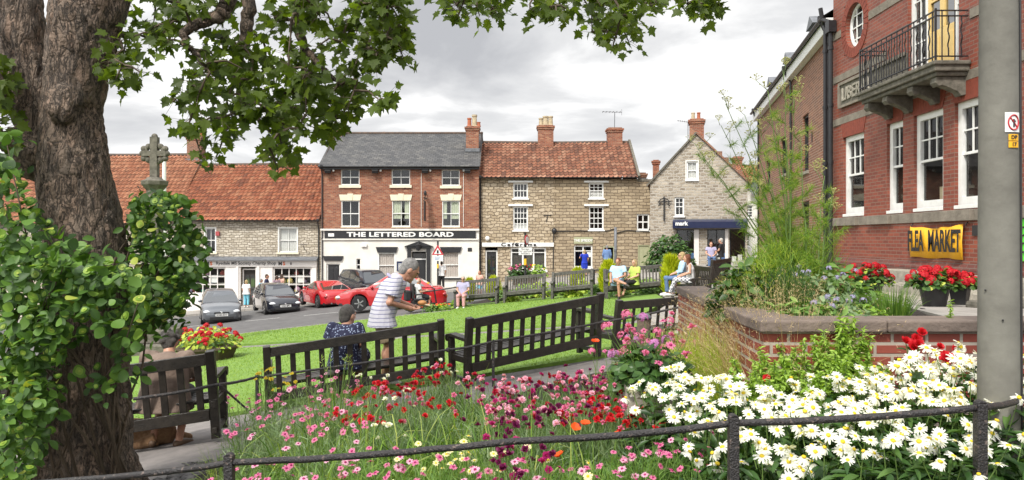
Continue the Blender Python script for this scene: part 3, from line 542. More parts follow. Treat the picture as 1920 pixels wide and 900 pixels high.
q = MB(); q.b2((X(1302), -.05, zb), (X(1311), -.004, Z(430))); q.b2((X(1358), -.05, zb), (X(1364), -.004, Z(430))); q.build('shopfront_pilaster', 'shopwhite', rE, bev=.01)
q = MB(); q.tube([(X(1247), -.12, Z(368)), (X(1247), -.12, Z(414))], .045, 6); q.beam((X(1235), -.12, Z(378)), (X(1261), -.12, Z(377)), .05, .05)
for k in (-1, 1): q.tube([(X(1247), -.12, Z(371)), (X(1247+6*k), -.12, Z(373)), (X(1247+10*k), -.12, Z(378)), (X(1247+7*k), -.12, Z(383)), (X(1247+11*k), -.12, Z(386))], .03, 6)
q.build('wrought_iron_bracket', 'black', rE)
q = MB(); zt = Z(226); q.tube([(X(1291), .4, Z(262)), (X(1291), .4, zt)], .02, 6); q.beam((X(1271), .4, zt+.1), (X(1293), .4, zt-.02), .025, .025)
for k in range(5): q.beam((X(1273+k*4), .15, zt+.09-k*.02), (X(1273+k*4), .65, zt+.09-k*.02), .02, .02)
q.build('television_aerial', 'lead', rE)
# ---- white house behind
f = Fac(52, 1368); X = f.x; Z = f.z; rF = thing('white_house', 'small white rendered house with orange pantile roof beyond the gabled shop', 'house', (f.ox, 52, 0)); zb = Z(510)-.5
o2 = [f.op(1394, 1406, 440, 462), f.op(1398, 1412, 385, 408)]; house_walls(rF, 'stucco', 0, X(1480), zb, Z(349), o2, 7, (3.5, Z(312)*1.07))
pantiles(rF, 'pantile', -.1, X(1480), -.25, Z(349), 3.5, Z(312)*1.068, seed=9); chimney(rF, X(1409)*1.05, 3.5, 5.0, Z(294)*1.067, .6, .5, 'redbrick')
for o in o2: window(rF, (o[0]+o[1])/2, o[2], o[1]-o[0], o[3]-o[2], cols=2, rows=2, sill=(.04, .08, .06, 'white'))
q = MB(); q.lathe([(.02, .12), (.25, .10), (.42, .03), (.5, -.05), (.43, .06), (.02, .16)], (X(1412), -.5, Z(352)), 18, axis='y'); q.beam((X(1412), 0, Z(352)), (X(1412), -.45, Z(352)), .05, .05); q.build('satellite_dish', 'lead', rF)
# ---- brown brick range on the right
LG = 15.5; P0 = Vector((8.62, 19.95)); dv = Vector((.195, 1)).normalized(); P1 = P0+dv*LG; rzG = math.atan2(-dv.y, -dv.x)
rG = thing('brick_terrace', 'long brown brick range with black downpipes and dormer windows', 'building', (P1.x, P1.y, 0), rzG)
def tg(px): k = (px-960)/F; return LG-((P0.x-k*P0.y)/(k-.195))*math.hypot(1, .195)
def yg(t): return P0.y+dv.y*(LG-t)
def zG(px, py): return (450-py)/F*yg(tg(px))
wins = []
for a, b, t, bt in ((1505, 1516, 215, 322), (1464, 1474, 258, 328), (1437, 1444, 300, 350), (1503, 1517, 378, 470), (1462, 1474, 395, 462)): wins.append((tg(a), tg(b), zG((a+b)/2, bt), zG((a+b)/2, t)))
house_walls(rG, 'brownbrick', 0, LG, -2.4, 5.75, wins, 7, (3.5, 8))
for (a, b, c, d) in wins: window(rG, (a+b)/2, c, b-a, d-c, cols=2, rows=2, m='plastic', sill=(.06, .09, .06, 'stone'), frame=.07)
q = MB(); q.b2((-.1, -.22, 5.6), (LG, -.004, 5.95)); q.build('eaves_board', 'white', rG, bev=.01); gutter(rG, -.1, LG, -.3, 5.98)
q = MB(); q.add([(-.2, -.35, 5.98), (LG, -.35, 5.98), (LG, 3.5, 8.3), (-.2, 3.5, 8.3)], [(0, 1, 2, 3)]); q.add([(-.2, 7.3, 5.98), (LG, 7.3, 5.98), (LG, 3.5, 8.3), (-.2, 3.5, 8.3)], [(0, 3, 2, 1)]); ro = q.build('roof', 'slate', rG)
for t in (2.2, 6.6, 11.3):
    q = MB(); q.b2((t-.42, .3, 6.1), (t+.42, 2.0, 6.85)); dm = q.build('dormer', 'white', ro); q = MB(); q.prism([(t-.55, 6.852), (t+.55, 6.852), (t, 7.2)], .15, 2.4); q.build('dormer_roof', 'lead', dm); q = MB(); q.b2((t-.3, .288, 6.3), (t+.3, .297, 6.78)); q.build('pane', 'darkglass', dm)
downpipe(rG, LG-.35, 0, -2, 5.95); downpipe(rG, 9.2, 0, -2, 5.95); downpipe(rG, .6, 0, -2, 5.95); q = MB(); 
for t in (3.5, 8, 12.6): q.beam((t, -.02, 3.0), (t, -.02, 3.3), .05, .02)
q.build('wall_tie', 'rust', rG)
# ---- the red brick club
rH = thing('club_building', 'tall red brick club building with stone bands, white sash windows and balcony', 'building', (8.5, 19.75, 0), -PI/2); T = 19.75; LH = 11.2
wy = [(19.16, 18.03, .66), (16.93, 16.23, .66), (15.8, 14.72, .66), (14.34, 13.25, .66), (12.2, 11.1, .66)]; ops = [(T-a, T-b, zz, 2.62) for a, b, zz in wy]
bal = (T-16.05, T-14.2, 3.34, 6.2); hole = (T-18.52, 5.33)
ops2 = ops+[bal, (hole[0]-.6, hole[0]+.6, hole[1]-.62, hole[1]+.62)]
house_walls(rH, 'clubbrick', 0, LH, -1.6, 8.4, ops2, 9, name='wall')
q = MB()  # infill round the round window: a ring plate with a circular hole
n = 32; cx, cz = hole; ci = [(cx+.5*math.cos(2*PI*k/n), cz+.56*math.sin(2*PI*k/n)) for k in range(n)]
sq = []
for k in range(n):
    a = 2*PI*k/n; s = max(abs(math.cos(a))/.6, abs(math.sin(a))/.62); sq.append((cx+math.cos(a)/s, cz+math.sin(a)/s))
vs = [(x, 0, z) for x, z in sq]+[(x, 0, z) for x, z in ci]+[(x, .25, z) for x, z in ci]
q.add(vs, [(k, (k+1) % n, n+(k+1) % n, n+k) for k in range(n)]+[(n+k, n+(k+1) % n, 2*n+(k+1) % n, 2*n+k) for k in range(n)]); q.build('round_opening', 'clubbrick', rH, fixn=True)
MT['gauged'] = mat('rubbed_brick', (.235, .05, .027), (.17, .036, .021), .75, 9, .3)
q = MB()
for k in range(n):
    a0, a1 = 2*PI*(k+.06)/n, 2*PI*(k+.94)/n
    q.add([(cx+r*math.cos(a), y, cz+r*1.1*math.sin(a)) for y in (-.02, .001) for r, a in ((.5, a0), (.5, a1), (.72, a1), (.72, a0))], [(0, 1, 2, 3), (7, 6, 5, 4), (0, 4, 5, 1), (1, 5, 6, 2), (2, 6, 7, 3), (3, 7, 4, 0)])
q.build('brick_ring', 'gauged', rH)
q = MB(); q.tube([(cx+.46*math.cos(2*PI*k/n), .14, cz+.52*math.sin(2*PI*k/n)) for k in range(n+1)], .045, 6)
for u in (-.16, .16): q.b2((cx+u-.015, .12, cz-.49), (cx+u+.015, .15, cz+.49))
for v in (-.3, 0, .3): q.b2((cx-.44, .125, cz+v-.015), (cx+.44, .147, cz+v+.015))
ow = q.build('round_window', 'white', rH); q = MB(); q.add([(x, .16, z) for x, z in ci], [tuple(range(n))]); q.build('pane', 'glass', ow); q = MB(); q.b2((cx-.6, 1.2, cz-.7), (cx+.6, 1.25, cz+.7)); q.build('room_lining', 'dark', ow)
MT['band'] = mat('grey_sandstone_band', (.235, .205, .165), (.14, .12, .095), .85, 4, .5)
for k, (a, b, z0, z1) in enumerate(((0, LH, 2.98, 3.16), (0, T-16.95, 4.1, 4.28), (T-13.84, LH, 4.1, 4.28), (0, hole[0]-.75, 5.24, 5.42), (hole[0]+.75, bal[0], 5.24, 5.42), (bal[1], LH, 5.24, 5.42))): q = MB(); q.b2((a, -.02, z0), (b, -.003, z1)); q.build('stone_band', 'band', rH)
q = MB()
x = 0.0
for k, wd in enumerate((1.45, .6, 1.0, 1.45, 1.55, 1.2, 1.0, 1.4, 1.5)): q.b2((x+.004, -.10 if k % 2 == 0 else -.03, .36), (x+wd-.004, -.004, .57)); x += wd
q.build('sill_course', 'band', rH, bev=.01)
for (a, b, c, d), nr in zip(ops, (2, 2, 2, 2, 2)):
    w = window(rH, (a+b)/2, c, b-a, d-c, cols=3 if b-a > .9 else 2, rows=2, split=.5, lower=(1, 1), frame=.13, bar=.03, y=.1, sill=(-.002, .07, .02, 'white'))
    l = MB()  # flat gauged arch
    m_ = (a+b)/2; nv = 13 if b-a > .9 else 9
    for k in range(nv):
        u0, u1 = (k+.04)/nv-.5, (k+.96)/nv-.5; wd = b-a; l.prism([(m_+u0*wd, d), (m_+u1*wd, d), (m_+u1*wd*1.22, d+.36), (m_+u0*wd*1.22, d+.36)], -.015, -.002)
    l.build('brick_arch', 'gauged', w)
q = MB(); a = ops[2]; q.b2((a[0]+.35, .35, .75), (a[0]+.8, .7, 1.1)); q.build('cardboard_box', 'buffpot', rH)
q = MB(); q.b2((ops[1][0]+.35, .2, .8), (ops[1][0]+.6, .205, 1.25)); q.build('window_notice', 'white', rH)
q = MB(); q.prism([(ops[3][0]+.55, .78), (ops[3][0]+.9, .78), (ops[3][0]+.75, 1.0)], .2, .21); q.build('window_flyer', 'goods1', rH)
# balcony window and yellow doors
w = window(rH, T-15.75, 3.36, .62, 2.7, cols=2, rows=3, split=.45, frame=.07, y=.12); w = window(rH, T-14.33, 3.36, .3, 2.7, cols=1, rows=3, split=.45, frame=.06, y=.12)
for xx in (T-15.18, T-14.68):
    q = MB(); q.b2((xx-.25, .10, 3.36), (xx+.25, .16, 4.25)); q.b2((xx-.25, .10, 4.25), (xx-.17, .16, 6.1)); q.b2((xx+.17, .10, 4.25), (xx+.25, .16, 6.1))
    for zz in (4.85, 5.45, 6.02): q.b2((xx-.17, .105, zz), (xx+.17, .155, zz+.05))
    q.b2((xx-.15, .085, 3.5), (xx+.15, .1, 4.1)); dd = q.build('balcony_door', 'paleyellow', rH, bev=.005); q = MB(); q.add([(xx-.18, .14, 4.25), (xx+.18, .14, 4.25), (xx+.18, .14, 6.05), (xx-.18, .14, 6.05)], [(0, 1, 2, 3)]); q.build('pane', 'darkglass', dd)
q = MB(); q.b2((bal[0], .9, 3.3), (bal[1], .95, 6.2)); q.build('room_lining', 'dark', rH)
b0, b1 = T-16.95, T-13.84; q = MB(); q.b2((b0, -.66, 3.14), (b1, -.004, 3.33)); q.b2((b0+.06, -.6, 3.06), (b1-.06, -.004, 3.14)); q.b2((b0-.04, -.70, 3.25), (b1+.04, -.004, 3.33)); bo = q.build('balcony', 'darkstone', rH, bev=.02)
for xx in (b0+.22, b0+1.05, b0+2.05, b1-.22):
    q = MB(); pr = [(-.004, 2.72), (-.10, 2.70), (-.16, 2.78), (-.3, 2.84), (-.45, 2.9), (-.52, 2.88), (-.58, 2.95), (-.56, 3.055), (-.004, 3.055)]; q.prism(pr, xx-.1, xx+.1, axis='x'); q.build('corbel', 'darkstone', bo, bev=.01)
q = MB(); zt, zl = 4.27, 3.42; corners = [(b0+.05, -.02), (b0+.05, -.62), (b1-.05, -.62), (b1-.05, -.02)]
for (p0, p1) in zip(corners, corners[1:]):
    for zz in (zt, zt-.1, zl): q.beam((*p0, zz), (*p1, zz), .035, .02)
    L = math.dist(p0, p1); nb = int(L/.105)
    for k in range(1, nb):
        u = k/nb; x = p0[0]+(p1[0]-p0[0])*u; y = p0[1]+(p1[1]-p0[1])*u
        if k % 2: q.tube([(x, y, 3.33), (x, y, zt)], .012, 6)
        else: q.tube([(x+.022*math.sin(j*1.05)*(1 if 2 < j < 14 else 0), y, 3.42+(zt-.1-3.42)*j/16) for j in range(17)], .013, 5)
for c in corners[1:3]: q.beam((*c, 3.33), (*c, zt+.04), .03, .03)
q.build('balcony_railing', 'black', bo)
q = MB(); q.b2((T-19.28, -.05, 3.40), (T-16.0, -.004, 4.02)); so = q.build('name_plaque', 'darkstone', rH, bev=.01)
q = MB(); q.b2((T-19.28, -.09, 3.96), (T-16.0, -.05, 4.03)); q.b2((T-19.28, -.09, 3.38), (T-16.0, -.05, 3.44)); q.b2((T-19.3, -.09, 3.44), (T-19.2, -.05, 3.96)); q.build('plaque_moulding', 'band', so)
text('LIBERAL', so, 'stone', (T-19.12, -.06, 3.69), .46, align='LEFT', ext=.02, bold=.006, sx=.96)
q = MB(); q.b2((0, -.06, -1.6), (LH, -.004, -.56)); q.prism([(-.06, -.56), (-.004, -.56), (-.004, -.44)], 0, LH, axis='x'); q.build('plinth', 'brownplinth', rH)
q = MB(); q.b2((T-13.75, -.03, .08), (T-13.25, -.004, .27)); q.build('air_brick', 'plastic', rH); 
q = MB(); zc = .27
pts = [(0, -.05, .26), (.5, -.06, .2), (1.0, -.03, .24), (1.6, -.05, .22), (2.1, -.02, .26)]
q = MB(); vs = []; nx = 24
for i in range(nx+1):
    u = i/nx; x = T-15.85+u*1.85+.0; y = -.05-.03*math.sin(u*9)-.02*math.sin(u*23); top = .29-.05*math.sin(u*PI)-.012*math.sin(u*17); bt = -.36+.012*math.sin(u*11); vs += [(x, y, bt), (x, y-.02, (top+bt)/2), (x, y, top)]
q.add(vs, [f for i in range(nx) for f in ((3*i, 3*i+3, 3*i+4, 3*i+1), (3*i+1, 3*i+4, 3*i+5, 3*i+2))]); bn = q.build('banner_cloth', 'ochre', None, smooth=True)
bn.name = 'banner'; bn.location = (8.5, 19.75, 0); bn.rotation_euler = (0, 0, -PI/2); tag(bn, 'yellow cloth banner with black lettering FLEA MARKET on the red brick wall', 'banner')
sd = bn.modifiers.new('s', 'SOLIDIFY'); sd.thickness = .006
text('FLEA  MARKET', bn, 'black', (T-14.88, -.125, -.04), .60, sx=.48, bold=.012, ext=.004)
for (lx, ly) in ((T-15.83, .29), (T-13.92, .28)): q = MB(); q.tube([(lx, -.05, ly-.02), (lx, -.004, ly+.06)], .008, 5); q.build('cord', 'plastic', bn)
pm = mat('neon_green_paper', (.12, .75, .05), None, .6); MT['neon'] = pm
q = MB(); q.b2((T-12.5, -.05, -.35), (T-11.7, -.03, .48)); po = q.build('poster', 'neon', None); po.location = (8.5, 19.75, 0); po.rotation_euler = (0, 0, -PI/2); tag(po, 'neon green handwritten poster behind the concrete pole', 'poster')
for k in range(5): q = MB(); q.tube([(T-12.45+.06*j, -.055, .38-.15*k+.03*math.sin(j*2.1+k)) for j in range(9)], .012, 5); q.build('handwriting', 'black', po)
for xx in (.12, -.22):
    pts = [(xx, -.12, -1.3), (xx, -.12, 5.6), (xx-.05, -.14, 5.75), (xx-.35*(1 if xx > 0 else 0), -.2, 5.9), (xx-.35*(1 if xx > 0 else 0), -.25, 6.2)]; q = MB(); q.tube(pts, .055, 10)
    for zz in np.arange(-1, 5.6, 1.5): q.tube([(xx, -.12, zz), (xx, -.12, zz+.09)], .072, 10)
    if xx > 0: q.b2((xx-.12, -.22, 5.45), (xx+.12, -.02, 5.75))
    q.build('downpipe', 'black', rH)
q = MB(); q.b2((0, -.3, 8.4), (LH, 9, 8.6)); q.build('roof', 'slate', rH)
# ================================================================ PEOPLE
def clothmat(name, c, c2=None, kind=None, extra=None):
    m, t, p, o = nt(name); p.inputs['Roughness'].default_value = .85; co = coord(t); b = c
    if kind == 'stripe':
        w_ = N(t, 'TexWave', {'Vector': co, 'Scale': 6.2, 'Distortion': .35}, wave_type='BANDS', bands_direction='Z'); w2 = N(t, 'TexWave', {'Vector': co, 'Scale': 19.0, 'Distortion': .2}, wave_type='BANDS', bands_direction='Z')
        b = mix(t, ramp(t, w_.outputs[0], [(.86, (0, 0, 0)), (.93, (1, 1, 1))]), c, c2); b = mix(t, ramp(t, w2.outputs[0], [(.80, (0, 0, 0)), (.9, (.6, .6, .6))]), b, extra)
    elif kind == 'spots':
        v = N(t, 'TexVoronoi', {'Vector': co, 'Scale': 34}); n_ = noise(t, 40, 3, co); h = N(t, 'Math', {0: v.outputs[0], 1: n_}, operation='ADD'); b = mix(t, ramp(t, h.outputs[0], [(.72, (1, 1, 1)), (.84, (0, 0, 0))]), c, c2)
    elif kind == 'check':
        k = N(t, 'TexChecker', {'Vector': co, 'Scale': 18}); k2 = N(t, 'TexChecker', {'Vector': co, 'Scale': 36}); b = mix(t, k.outputs[1], c, c2); b = mix(t, mix(t, .4, (0, 0, 0), k2.outputs[0]) if 0 else .25, b, k2.outputs[0])
    else: b = ramp(t, noise(t, 7, 4, co), [(.3, tuple(x*.8 for x in c)), (.7, c)])
    if isinstance(b, tuple): p.inputs['Base Color'].default_value = c4(b)
    else: t.links.new(b, p.inputs['Base Color'])
    bump(t, p, noise(t, 11, 3, co), .55, .03); return m
def skinmat(name, c): 
    m = mat(name, c, tuple(x*.82 for x in c), .5, 14); p = [n for n in m.node_tree.nodes if n.type == 'BSDF_PRINCIPLED'][0]; p.inputs['Subsurface Weight'].default_value = .08; p.inputs['Subsurface Radius'].default_value = (.02, .008, .004); return m
MT['skin'] = skinmat('fair_skin', (.55, .31, .21)); MT['tan'] = skinmat('sunburnt_skin', (.48, .25, .165))
for k, c in dict(greyhair=(.30, .29, .28), darkgrey=(.09, .08, .07), whitehair=(.6, .57, .52), brown=(.06, .032, .018), auburn=(.19, .06, .025), ginger=(.36, .09, .02), blonde=(.52, .38, .18), black=(.015, .012, .01)).items():
    MT['hair_'+k] = mat('hair_'+k, c, tuple(x*.45 for x in c), .55, 38, .9)
for k, c in dict(c_khaki=(.32, .25, .16), c_white=(.72, .72, .72), c_brown=(.20, .145, .115), c_navy=(.018, .025, .07), c_lime=(.48, .62, .12), c_sky=(.42, .62, .82), c_black=(.015, .015, .017), c_blue=(.01, .035, .42), c_denim=(.10, .17, .32), c_pink=(.62, .33, .33), c_lav=(.38, .36, .52), c_yellow=(.78, .62, .05), c_greyblue=(.22, .25, .36), c_turq=(.18, .52, .66), c_midblue=(.13, .22, .42), c_plum=(.28, .2, .24), c_peach=(.66, .38, .3)).items(): MT[k] = clothmat(k[2:]+'_cloth', c)
MT['c_polo'] = clothmat('striped_polo_cloth', (.50, .50, .55), (.12, .13, .24), 'stripe', (.36, .33, .43)); MT['c_print'] = clothmat('blue_print_cloth', (.012, .014, .045), (.30, .36, .5), 'spots'); MT['c_check'] = clothmat('checked_cloth', (.7, .7, .72), (.035, .04, .08), 'check')
MT['shoe'] = mat('dark_shoe_leather', (.03, .025, .02), None, .5); MT['trainer'] = mat('white_trainer', (.7, .68, .66), None, .6); MT['sandal'] = mat('brown_sandal', (.12, .07, .04), None, .6); MT['eye'] = mat('eye', (.02, .015, .012), None, .2)
def fuse(name, mb, m, parent, vox, it=4):
    o = mb.build(name, m, None); md = o.modifiers.new('r', 'REMESH'); md.mode = 'VOXEL'; md.voxel_size = vox
    s = o.modifiers.new('s', 'SMOOTH'); s.factor = .5; s.iterations = it
    dg = bpy.context.evaluated_depsgraph_get(); me = bpy.data.meshes.new_from_object(o.evaluated_get(dg)); old = o.data; o.modifiers.clear(); o.data = me; bpy.data.meshes.remove(old); me.name = name
    me.polygons.foreach_set('use_smooth', np.ones(len(me.polygons), dtype=bool)); me.update()
    if parent: o.parent = parent
    return o
def limb(mb, pts, rad, g=0, ends=True):
    mb.tube(pts, [r+g for r in rad], 12)
    if ends:
        for p, r in zip(pts, rad): mb.ell(p, (r+g,)*3, 10, 8)
    else:
        for p, r in list(zip(pts, rad))[:-1]: mb.ell(p, (r+g,)*3, 10, 8)
def lerp(a, b, t): return Vector(a).lerp(Vector(b), t)
def ringloft(mb, rings, seg=18):
    """rings: (centre, right vector*halfwidth, fwd vector*halfdepth)"""
    vs = []
    for c, a, b in rings:
        for k in range(seg):
            t = 2*PI*k/seg; ct, st = math.cos(t), math.sin(t); e = .82; vs.append(tuple(Vector(c)+a*(abs(ct)**e*(1 if ct > 0 else -1))+b*(abs(st)**e*(1 if st > 0 else -1))))
    n = len(rings); mb.add(vs, [(i*seg+k, i*seg+(k+1) % seg, (i+1)*seg+(k+1) % seg, (i+1)*seg+k) for i in range(n-1) for k in range(seg)]+[tuple(range(seg))[::-1], tuple((n-1)*seg+k for k in range(seg))])
def pose(kind, **ov):
    J = {}
    if kind == 'stand':
        J.update(pel=(0, 0, .95), hipL=(-.09, 0, .92), hipR=(.09, 0, .92), kneL=(-.10, .02, .50), kneR=(.10, .03, .50), ankL=(-.10, -.03, .09), ankR=(.11, -.01, .09), toeL=(-.12, .16, .03), toeR=(.13, .17, .03),
                 chest=(0, .0, 1.27), neck=(0, -.01, 1.46), head=(0, .02, 1.605), shL=(-.185, -.01, 1.40), shR=(.185, -.01, 1.40), elL=(-.24, -.03, 1.12), elR=(.24, -.03, 1.12), wrL=(-.22, .10, .90), wrR=(.22, .10, .90))
    else:
        J.update(pel=(0, .10, .53), hipL=(-.09, .12, .52), hipR=(.09, .12, .52), kneL=(-.12, .54, .52), kneR=(.12, .54, .52), ankL=(-.12, .52, .09), ankR=(.12, .50, .09), toeL=(-.13, .71, .03), toeR=(.13, .69, .03),
                 chest=(0, .06, .86), neck=(0, .05, 1.05), head=(0, .09, 1.19), shL=(-.185, .04, .99), shR=(.185, .04, .99), elL=(-.24, .12, .74), elR=(.24, .12, .74), wrL=(-.12, .33, .66), wrR=(.12, .33, .66))
    J.update(ov); return {k: (Vector(v) if not isinstance(v, (int, float)) else v) for k, v in J.items()}
def person(label, loc, rz, J, H=1.7, fat=1.0, skin='skin', top='c_white', sleeve=.55, bottom='c_denim', blen=1.0, skirt=False, shoes='shoe', hair='hair_brown', style='short', hyaw=0, hpitch=0, vox=.016, group=None, hands='curl', grip=None, hem=.06, glasses=False, female=False, cat='person', hs=1.0, arm=1.0):
    s = H/1.72; root = thing('person', label, cat, loc, rz, group); root.scale = (s, s, s); fine = vox < .01
    J = dict(J); rt = (J['shR']-J['shL']).normalized(); hrt = (J['hipR']-J['hipL']).normalized(); sp = (J['neck']-J['pel']).normalized(); fw = sp.cross(rt)*1; fw.normalize()
    if fw.dot(Vector((0, 1, 0))) < -.5: fw = -fw
    hfw = Vector((0, 0, 1)).cross(hrt); hM = (Matrix.Rotation(hyaw, 3, 'Z') @ Matrix.Rotation(hpitch, 3, 'X'))*hs; hd = J['head']
    sw = .165 if not female else .15; fd = .105*fat
    def torso(mb, g, low=0.0):
        base = J['pel']-sp*.03-Vector((0, 0, .03+low)); seq = [(base, .165*fat+(.035 if low else 0), fd*1.18+(.02 if low > .05 else 0)), (J['pel'], .165*fat, fd*1.12), (lerp(J['pel'], J['chest'], .45), .145*fat, fd*1.08), (J['chest'], .168*(.5+.5*fat), fd*1.05), (lerp(J['chest'], J['neck'], .55), .165*(.7+.3*fat), fd*.85), (lerp(J['chest'], J['neck'], .85), .11, fd*.62)]
        rings = []
        for i, (c, a, b) in enumerate(seq):
            q = hrt.lerp(rt, min(1, i/3)).normalized()
            if i == 0: rings.append((c, q*(a+g), hfw*(b+g))); continue
            rings.append((c, q*(a+g), (sp.cross(q) if sp.cross(q).dot(fw) > 0 else -sp.cross(q))*(b+g)))
        ringloft(mb, rings)
    b = MB(); torso(b, 0)
    b.tube([J['neck']-sp*.06, lerp(J['neck'], hd, .6)], [.062*hs, .056*hs], 12)
    b.ell(hd, (.075, .094, .113), 16, 12, rot=hM); b.ell(hd+hM@Vector((0, .028, -.062)), (.056, .062, .062), 12, 10, rot=hM)
    b.tube([hd+hM@Vector((0, .085, .022)), hd+hM@Vector((0, .118, -.022)), hd+hM@Vector((0, .09, -.034))], [.009, .0165, .014], 8); b.ell(hd+hM@Vector((0, .088, .028)), (.045, .016, .012), 10, 6, rot=hM)
    b.ell(hd+hM@Vector((0, .086, -.068)), (.026, .012, .011), 10, 6, rot=hM); b.ell(hd+hM@Vector((0, .078, -.102)), (.026, .02, .018), 10, 6, rot=hM)
    for sx in (-1, 1): b.ell(hd+hM@Vector((sx*.077, -.005, -.01)), (.013, .024, .034), 10, 8, rot=hM)
    for S in 'LR':
        limb(b, [J['sh'+S], J['el'+S], J['wr'+S]], [.05*arm, .042*arm, .029*arm]); limb(b, [J['hip'+S], J['kne'+S], J['ank'+S]], [.088*(.6+.4*fat), .057, .038]); b.ell(lerp(J['kne'+S], J['ank'+S], .3)+Vector((0, -.018, 0)), (.048, .055, .1), 10, 8)
        limb(b, [J['ank'+S]-Vector((0, 0, .03)), lerp(J['ank'+S], J['toe'+S], .55)-Vector((0, 0, .01)), J['toe'+S]], [.042, .038, .026])
        fa = (J['wr'+S]-J['el'+S]).normalized(); sd = -1 if S == 'L' else 1; inn = (rt*-sd); inn = (inn-fa*inn.dot(fa)).normalized(); pn = fa.cross(inn)*sd*-1
        if grip and S in grip: tgt = Vector(grip[S]); fa = (tgt-J['wr'+S]).normalized(); inn = (inn-fa*inn.dot(fa)).normalized(); pn = Vector((0, 0, 1)) if abs(fa.z) < .8 else pn; pn = (pn-fa*pn.dot(fa)).normalized(); inn = pn.cross(fa)*(1 if pn.cross(fa).dot(rt*-sd) > 0 else -1)
        wr = J['wr'+S]; kn = wr+fa*.085; across = fa.cross(pn).normalized()
        b.ell(wr+fa*.045, (.03, .03, .03), 10, 8)
        for u in (-.026, -.009, .009, .026): b.tube([wr, kn+across*u], [.021, .0125], 8)
        for u, ln in ((-.03, .06), (-.0105, .078), (.0105, .072), (.031, .056)):
            p0 = kn+across*u; curl = pn*(.55 if hands == 'curl' else .3); p1 = p0+(fa+curl*.5).normalized()*ln*.5; p2 = p1+(fa*.7+curl*1.4).normalized()*ln*.5; b.tube([p0, p1, p2], [.0098, .009, .0075], 7); b.ell(p2, (.0075,)*3, 7, 6)
        ts = across if across.dot(inn) > 0 else -across; t0 = wr+fa*.03+ts*.018; t1 = t0+(ts*.8+fa*.6+pn*.3).normalized()*.04; t2 = t1+(fa*.9+pn*.5+ts*.1).normalized()*.032; b.tube([t0, t1, t2], [.015, .0115, .009], 7); b.ell(t2, (.009,)*3, 7, 6)
    fuse('person_body', b, skin, root, vox if fine else .012, 3).name = 'body'
    for sx in (-1, 1):
        e = MB(); e.ell(hd+hM@Vector((sx*.031, .084, .012)), (.0125, .008, .007), 8, 6, rot=hM); e.build('eye', 'eye', root, smooth=True)
    # top
    if top:
        c = MB(); torso(c, .016, hem)
        c.tube([J['neck']-sp*.07, J['neck']-sp*.005], [.085, .07], 12)
        for S in 'LR':
            sh, el, wr = J['sh'+S], J['el'+S], J['wr'+S]
            if sleeve > 1: limb(c, [sh, el, lerp(el, wr, min(sleeve-1, .95))], [.056, .05, .038], .012, ends=False)
            elif sleeve > 0: limb(c, [sh, lerp(sh, el, sleeve)], [.062*arm, .066*arm], .014, ends=False)
            if sleeve: c.ell(lerp(sh, J['neck'], .3)-sp*.01, (.075, .07, .06), 10, 8)
        cn = fuse('shirt', c, top, root, max(vox, .009), 5)
    if bottom:
        c = MB(); ringloft(c, [(J['pel']+sp*.02, hrt*.155*fat, hfw*fd), (J['pel']-Vector((0, 0, .04)), hrt*(.165*fat), hfw*(fd+.01)), (J['pel']-Vector((0, 0, .12)), hrt*(.155*fat), hfw*(fd))])
        if skirt:
            for S in 'LR':
                k = J['kne'+S]; limb(c, [J['hip'+S], lerp(J['hip'+S], k, .6), k], [.11, .12, .12], .01, ends=False)
            c.tube([lerp(J['hipL'], J['hipR'], .5), lerp(J['kneL'], J['kneR'], .5)], [.13, .15], 12)
        else:
            for S in 'LR':
                h_, k_, a_ = J['hip'+S], J['kne'+S], J['ank'+S]
                if blen > .5: e = lerp(k_, a_, (blen-.5)*2*.92); limb(c, [h_, k_, e], [.092*(.6+.4*fat), .068, .056], .012, ends=False)
                else: e = lerp(h_, k_, blen*2); limb(c, [h_, e], [.098*(.6+.4*fat), .088], .014, ends=False)
        fuse('skirt' if skirt else ('shorts' if blen < .7 else 'trousers'), c, bottom, root, max(vox, .011), 4)
    if shoes:
        for S in 'LR':
            c = MB(); a_, t_ = J['ank'+S], J['toe'+S]; d_ = (t_-a_); up = Vector((0, 0, .02)); limb(c, [a_-Vector((0, 0, .035)), lerp(a_, t_, .5)-Vector((0, 0, .012)), t_], [.05, .046, .036]); c.ell(a_-d_*.18-Vector((0, 0, .045)), (.042, .042, .042), 10, 8); fuse('shoe', c, shoes, root, max(vox, .011), 3)
    # hair
    if style != 'bald':
        c = MB(); c.ell(hd+hM@Vector((0, -.020, .026)), (.084, .096, .102), 16, 12, rot=hM); c.ell(hd+hM@Vector((0, -.052, -.03)), (.074, .056, .075), 12, 10, rot=hM)
        if style == 'curly':
            rr_ = random.Random(3)
            for k in range(26): a = rr_.uniform(0, 6.28); z = rr_.uniform(-.5, 1); v = Vector((math.cos(a)*math.sqrt(1-z*z)*.088, math.sin(a)*math.sqrt(1-z*z)*.09-.03, z*.1+.02)); c.ell(hd+hM@v, (.032,)*3, 8, 6)
        if style == 'bob': 
            for sx in (-1, 1): c.tube([hd+hM@Vector((sx*.068, -.02, .03)), hd+hM@Vector((sx*.082, -.015, -.05)), hd+hM@Vector((sx*.07, -.01, -.1))], [.035, .036, .028], 10)
        if style == 'long':
            for u in (-.085, -.05, 0, .05, .085):
                p = hd+hM@Vector((u, -.06+abs(u)*.5, 0)); c.tube([p+Vector((0, 0, .03)), p+Vector((u*.15, -.01, -.14)), p+Vector((u*.4, .0, -.28)), p+Vector((u*.5, .02, -.40))], [.04, .042, .036, .014], 10)
        fuse('hair', c, hair, root, max(.008, vox*.7), 2)
    elif hair:
        c = MB(); c.ell(hd+hM@Vector((0, -.03, -.012)), (.081, .075, .07), 14, 10, rot=hM); fuse('hair', c, hair, root, .012, 2)
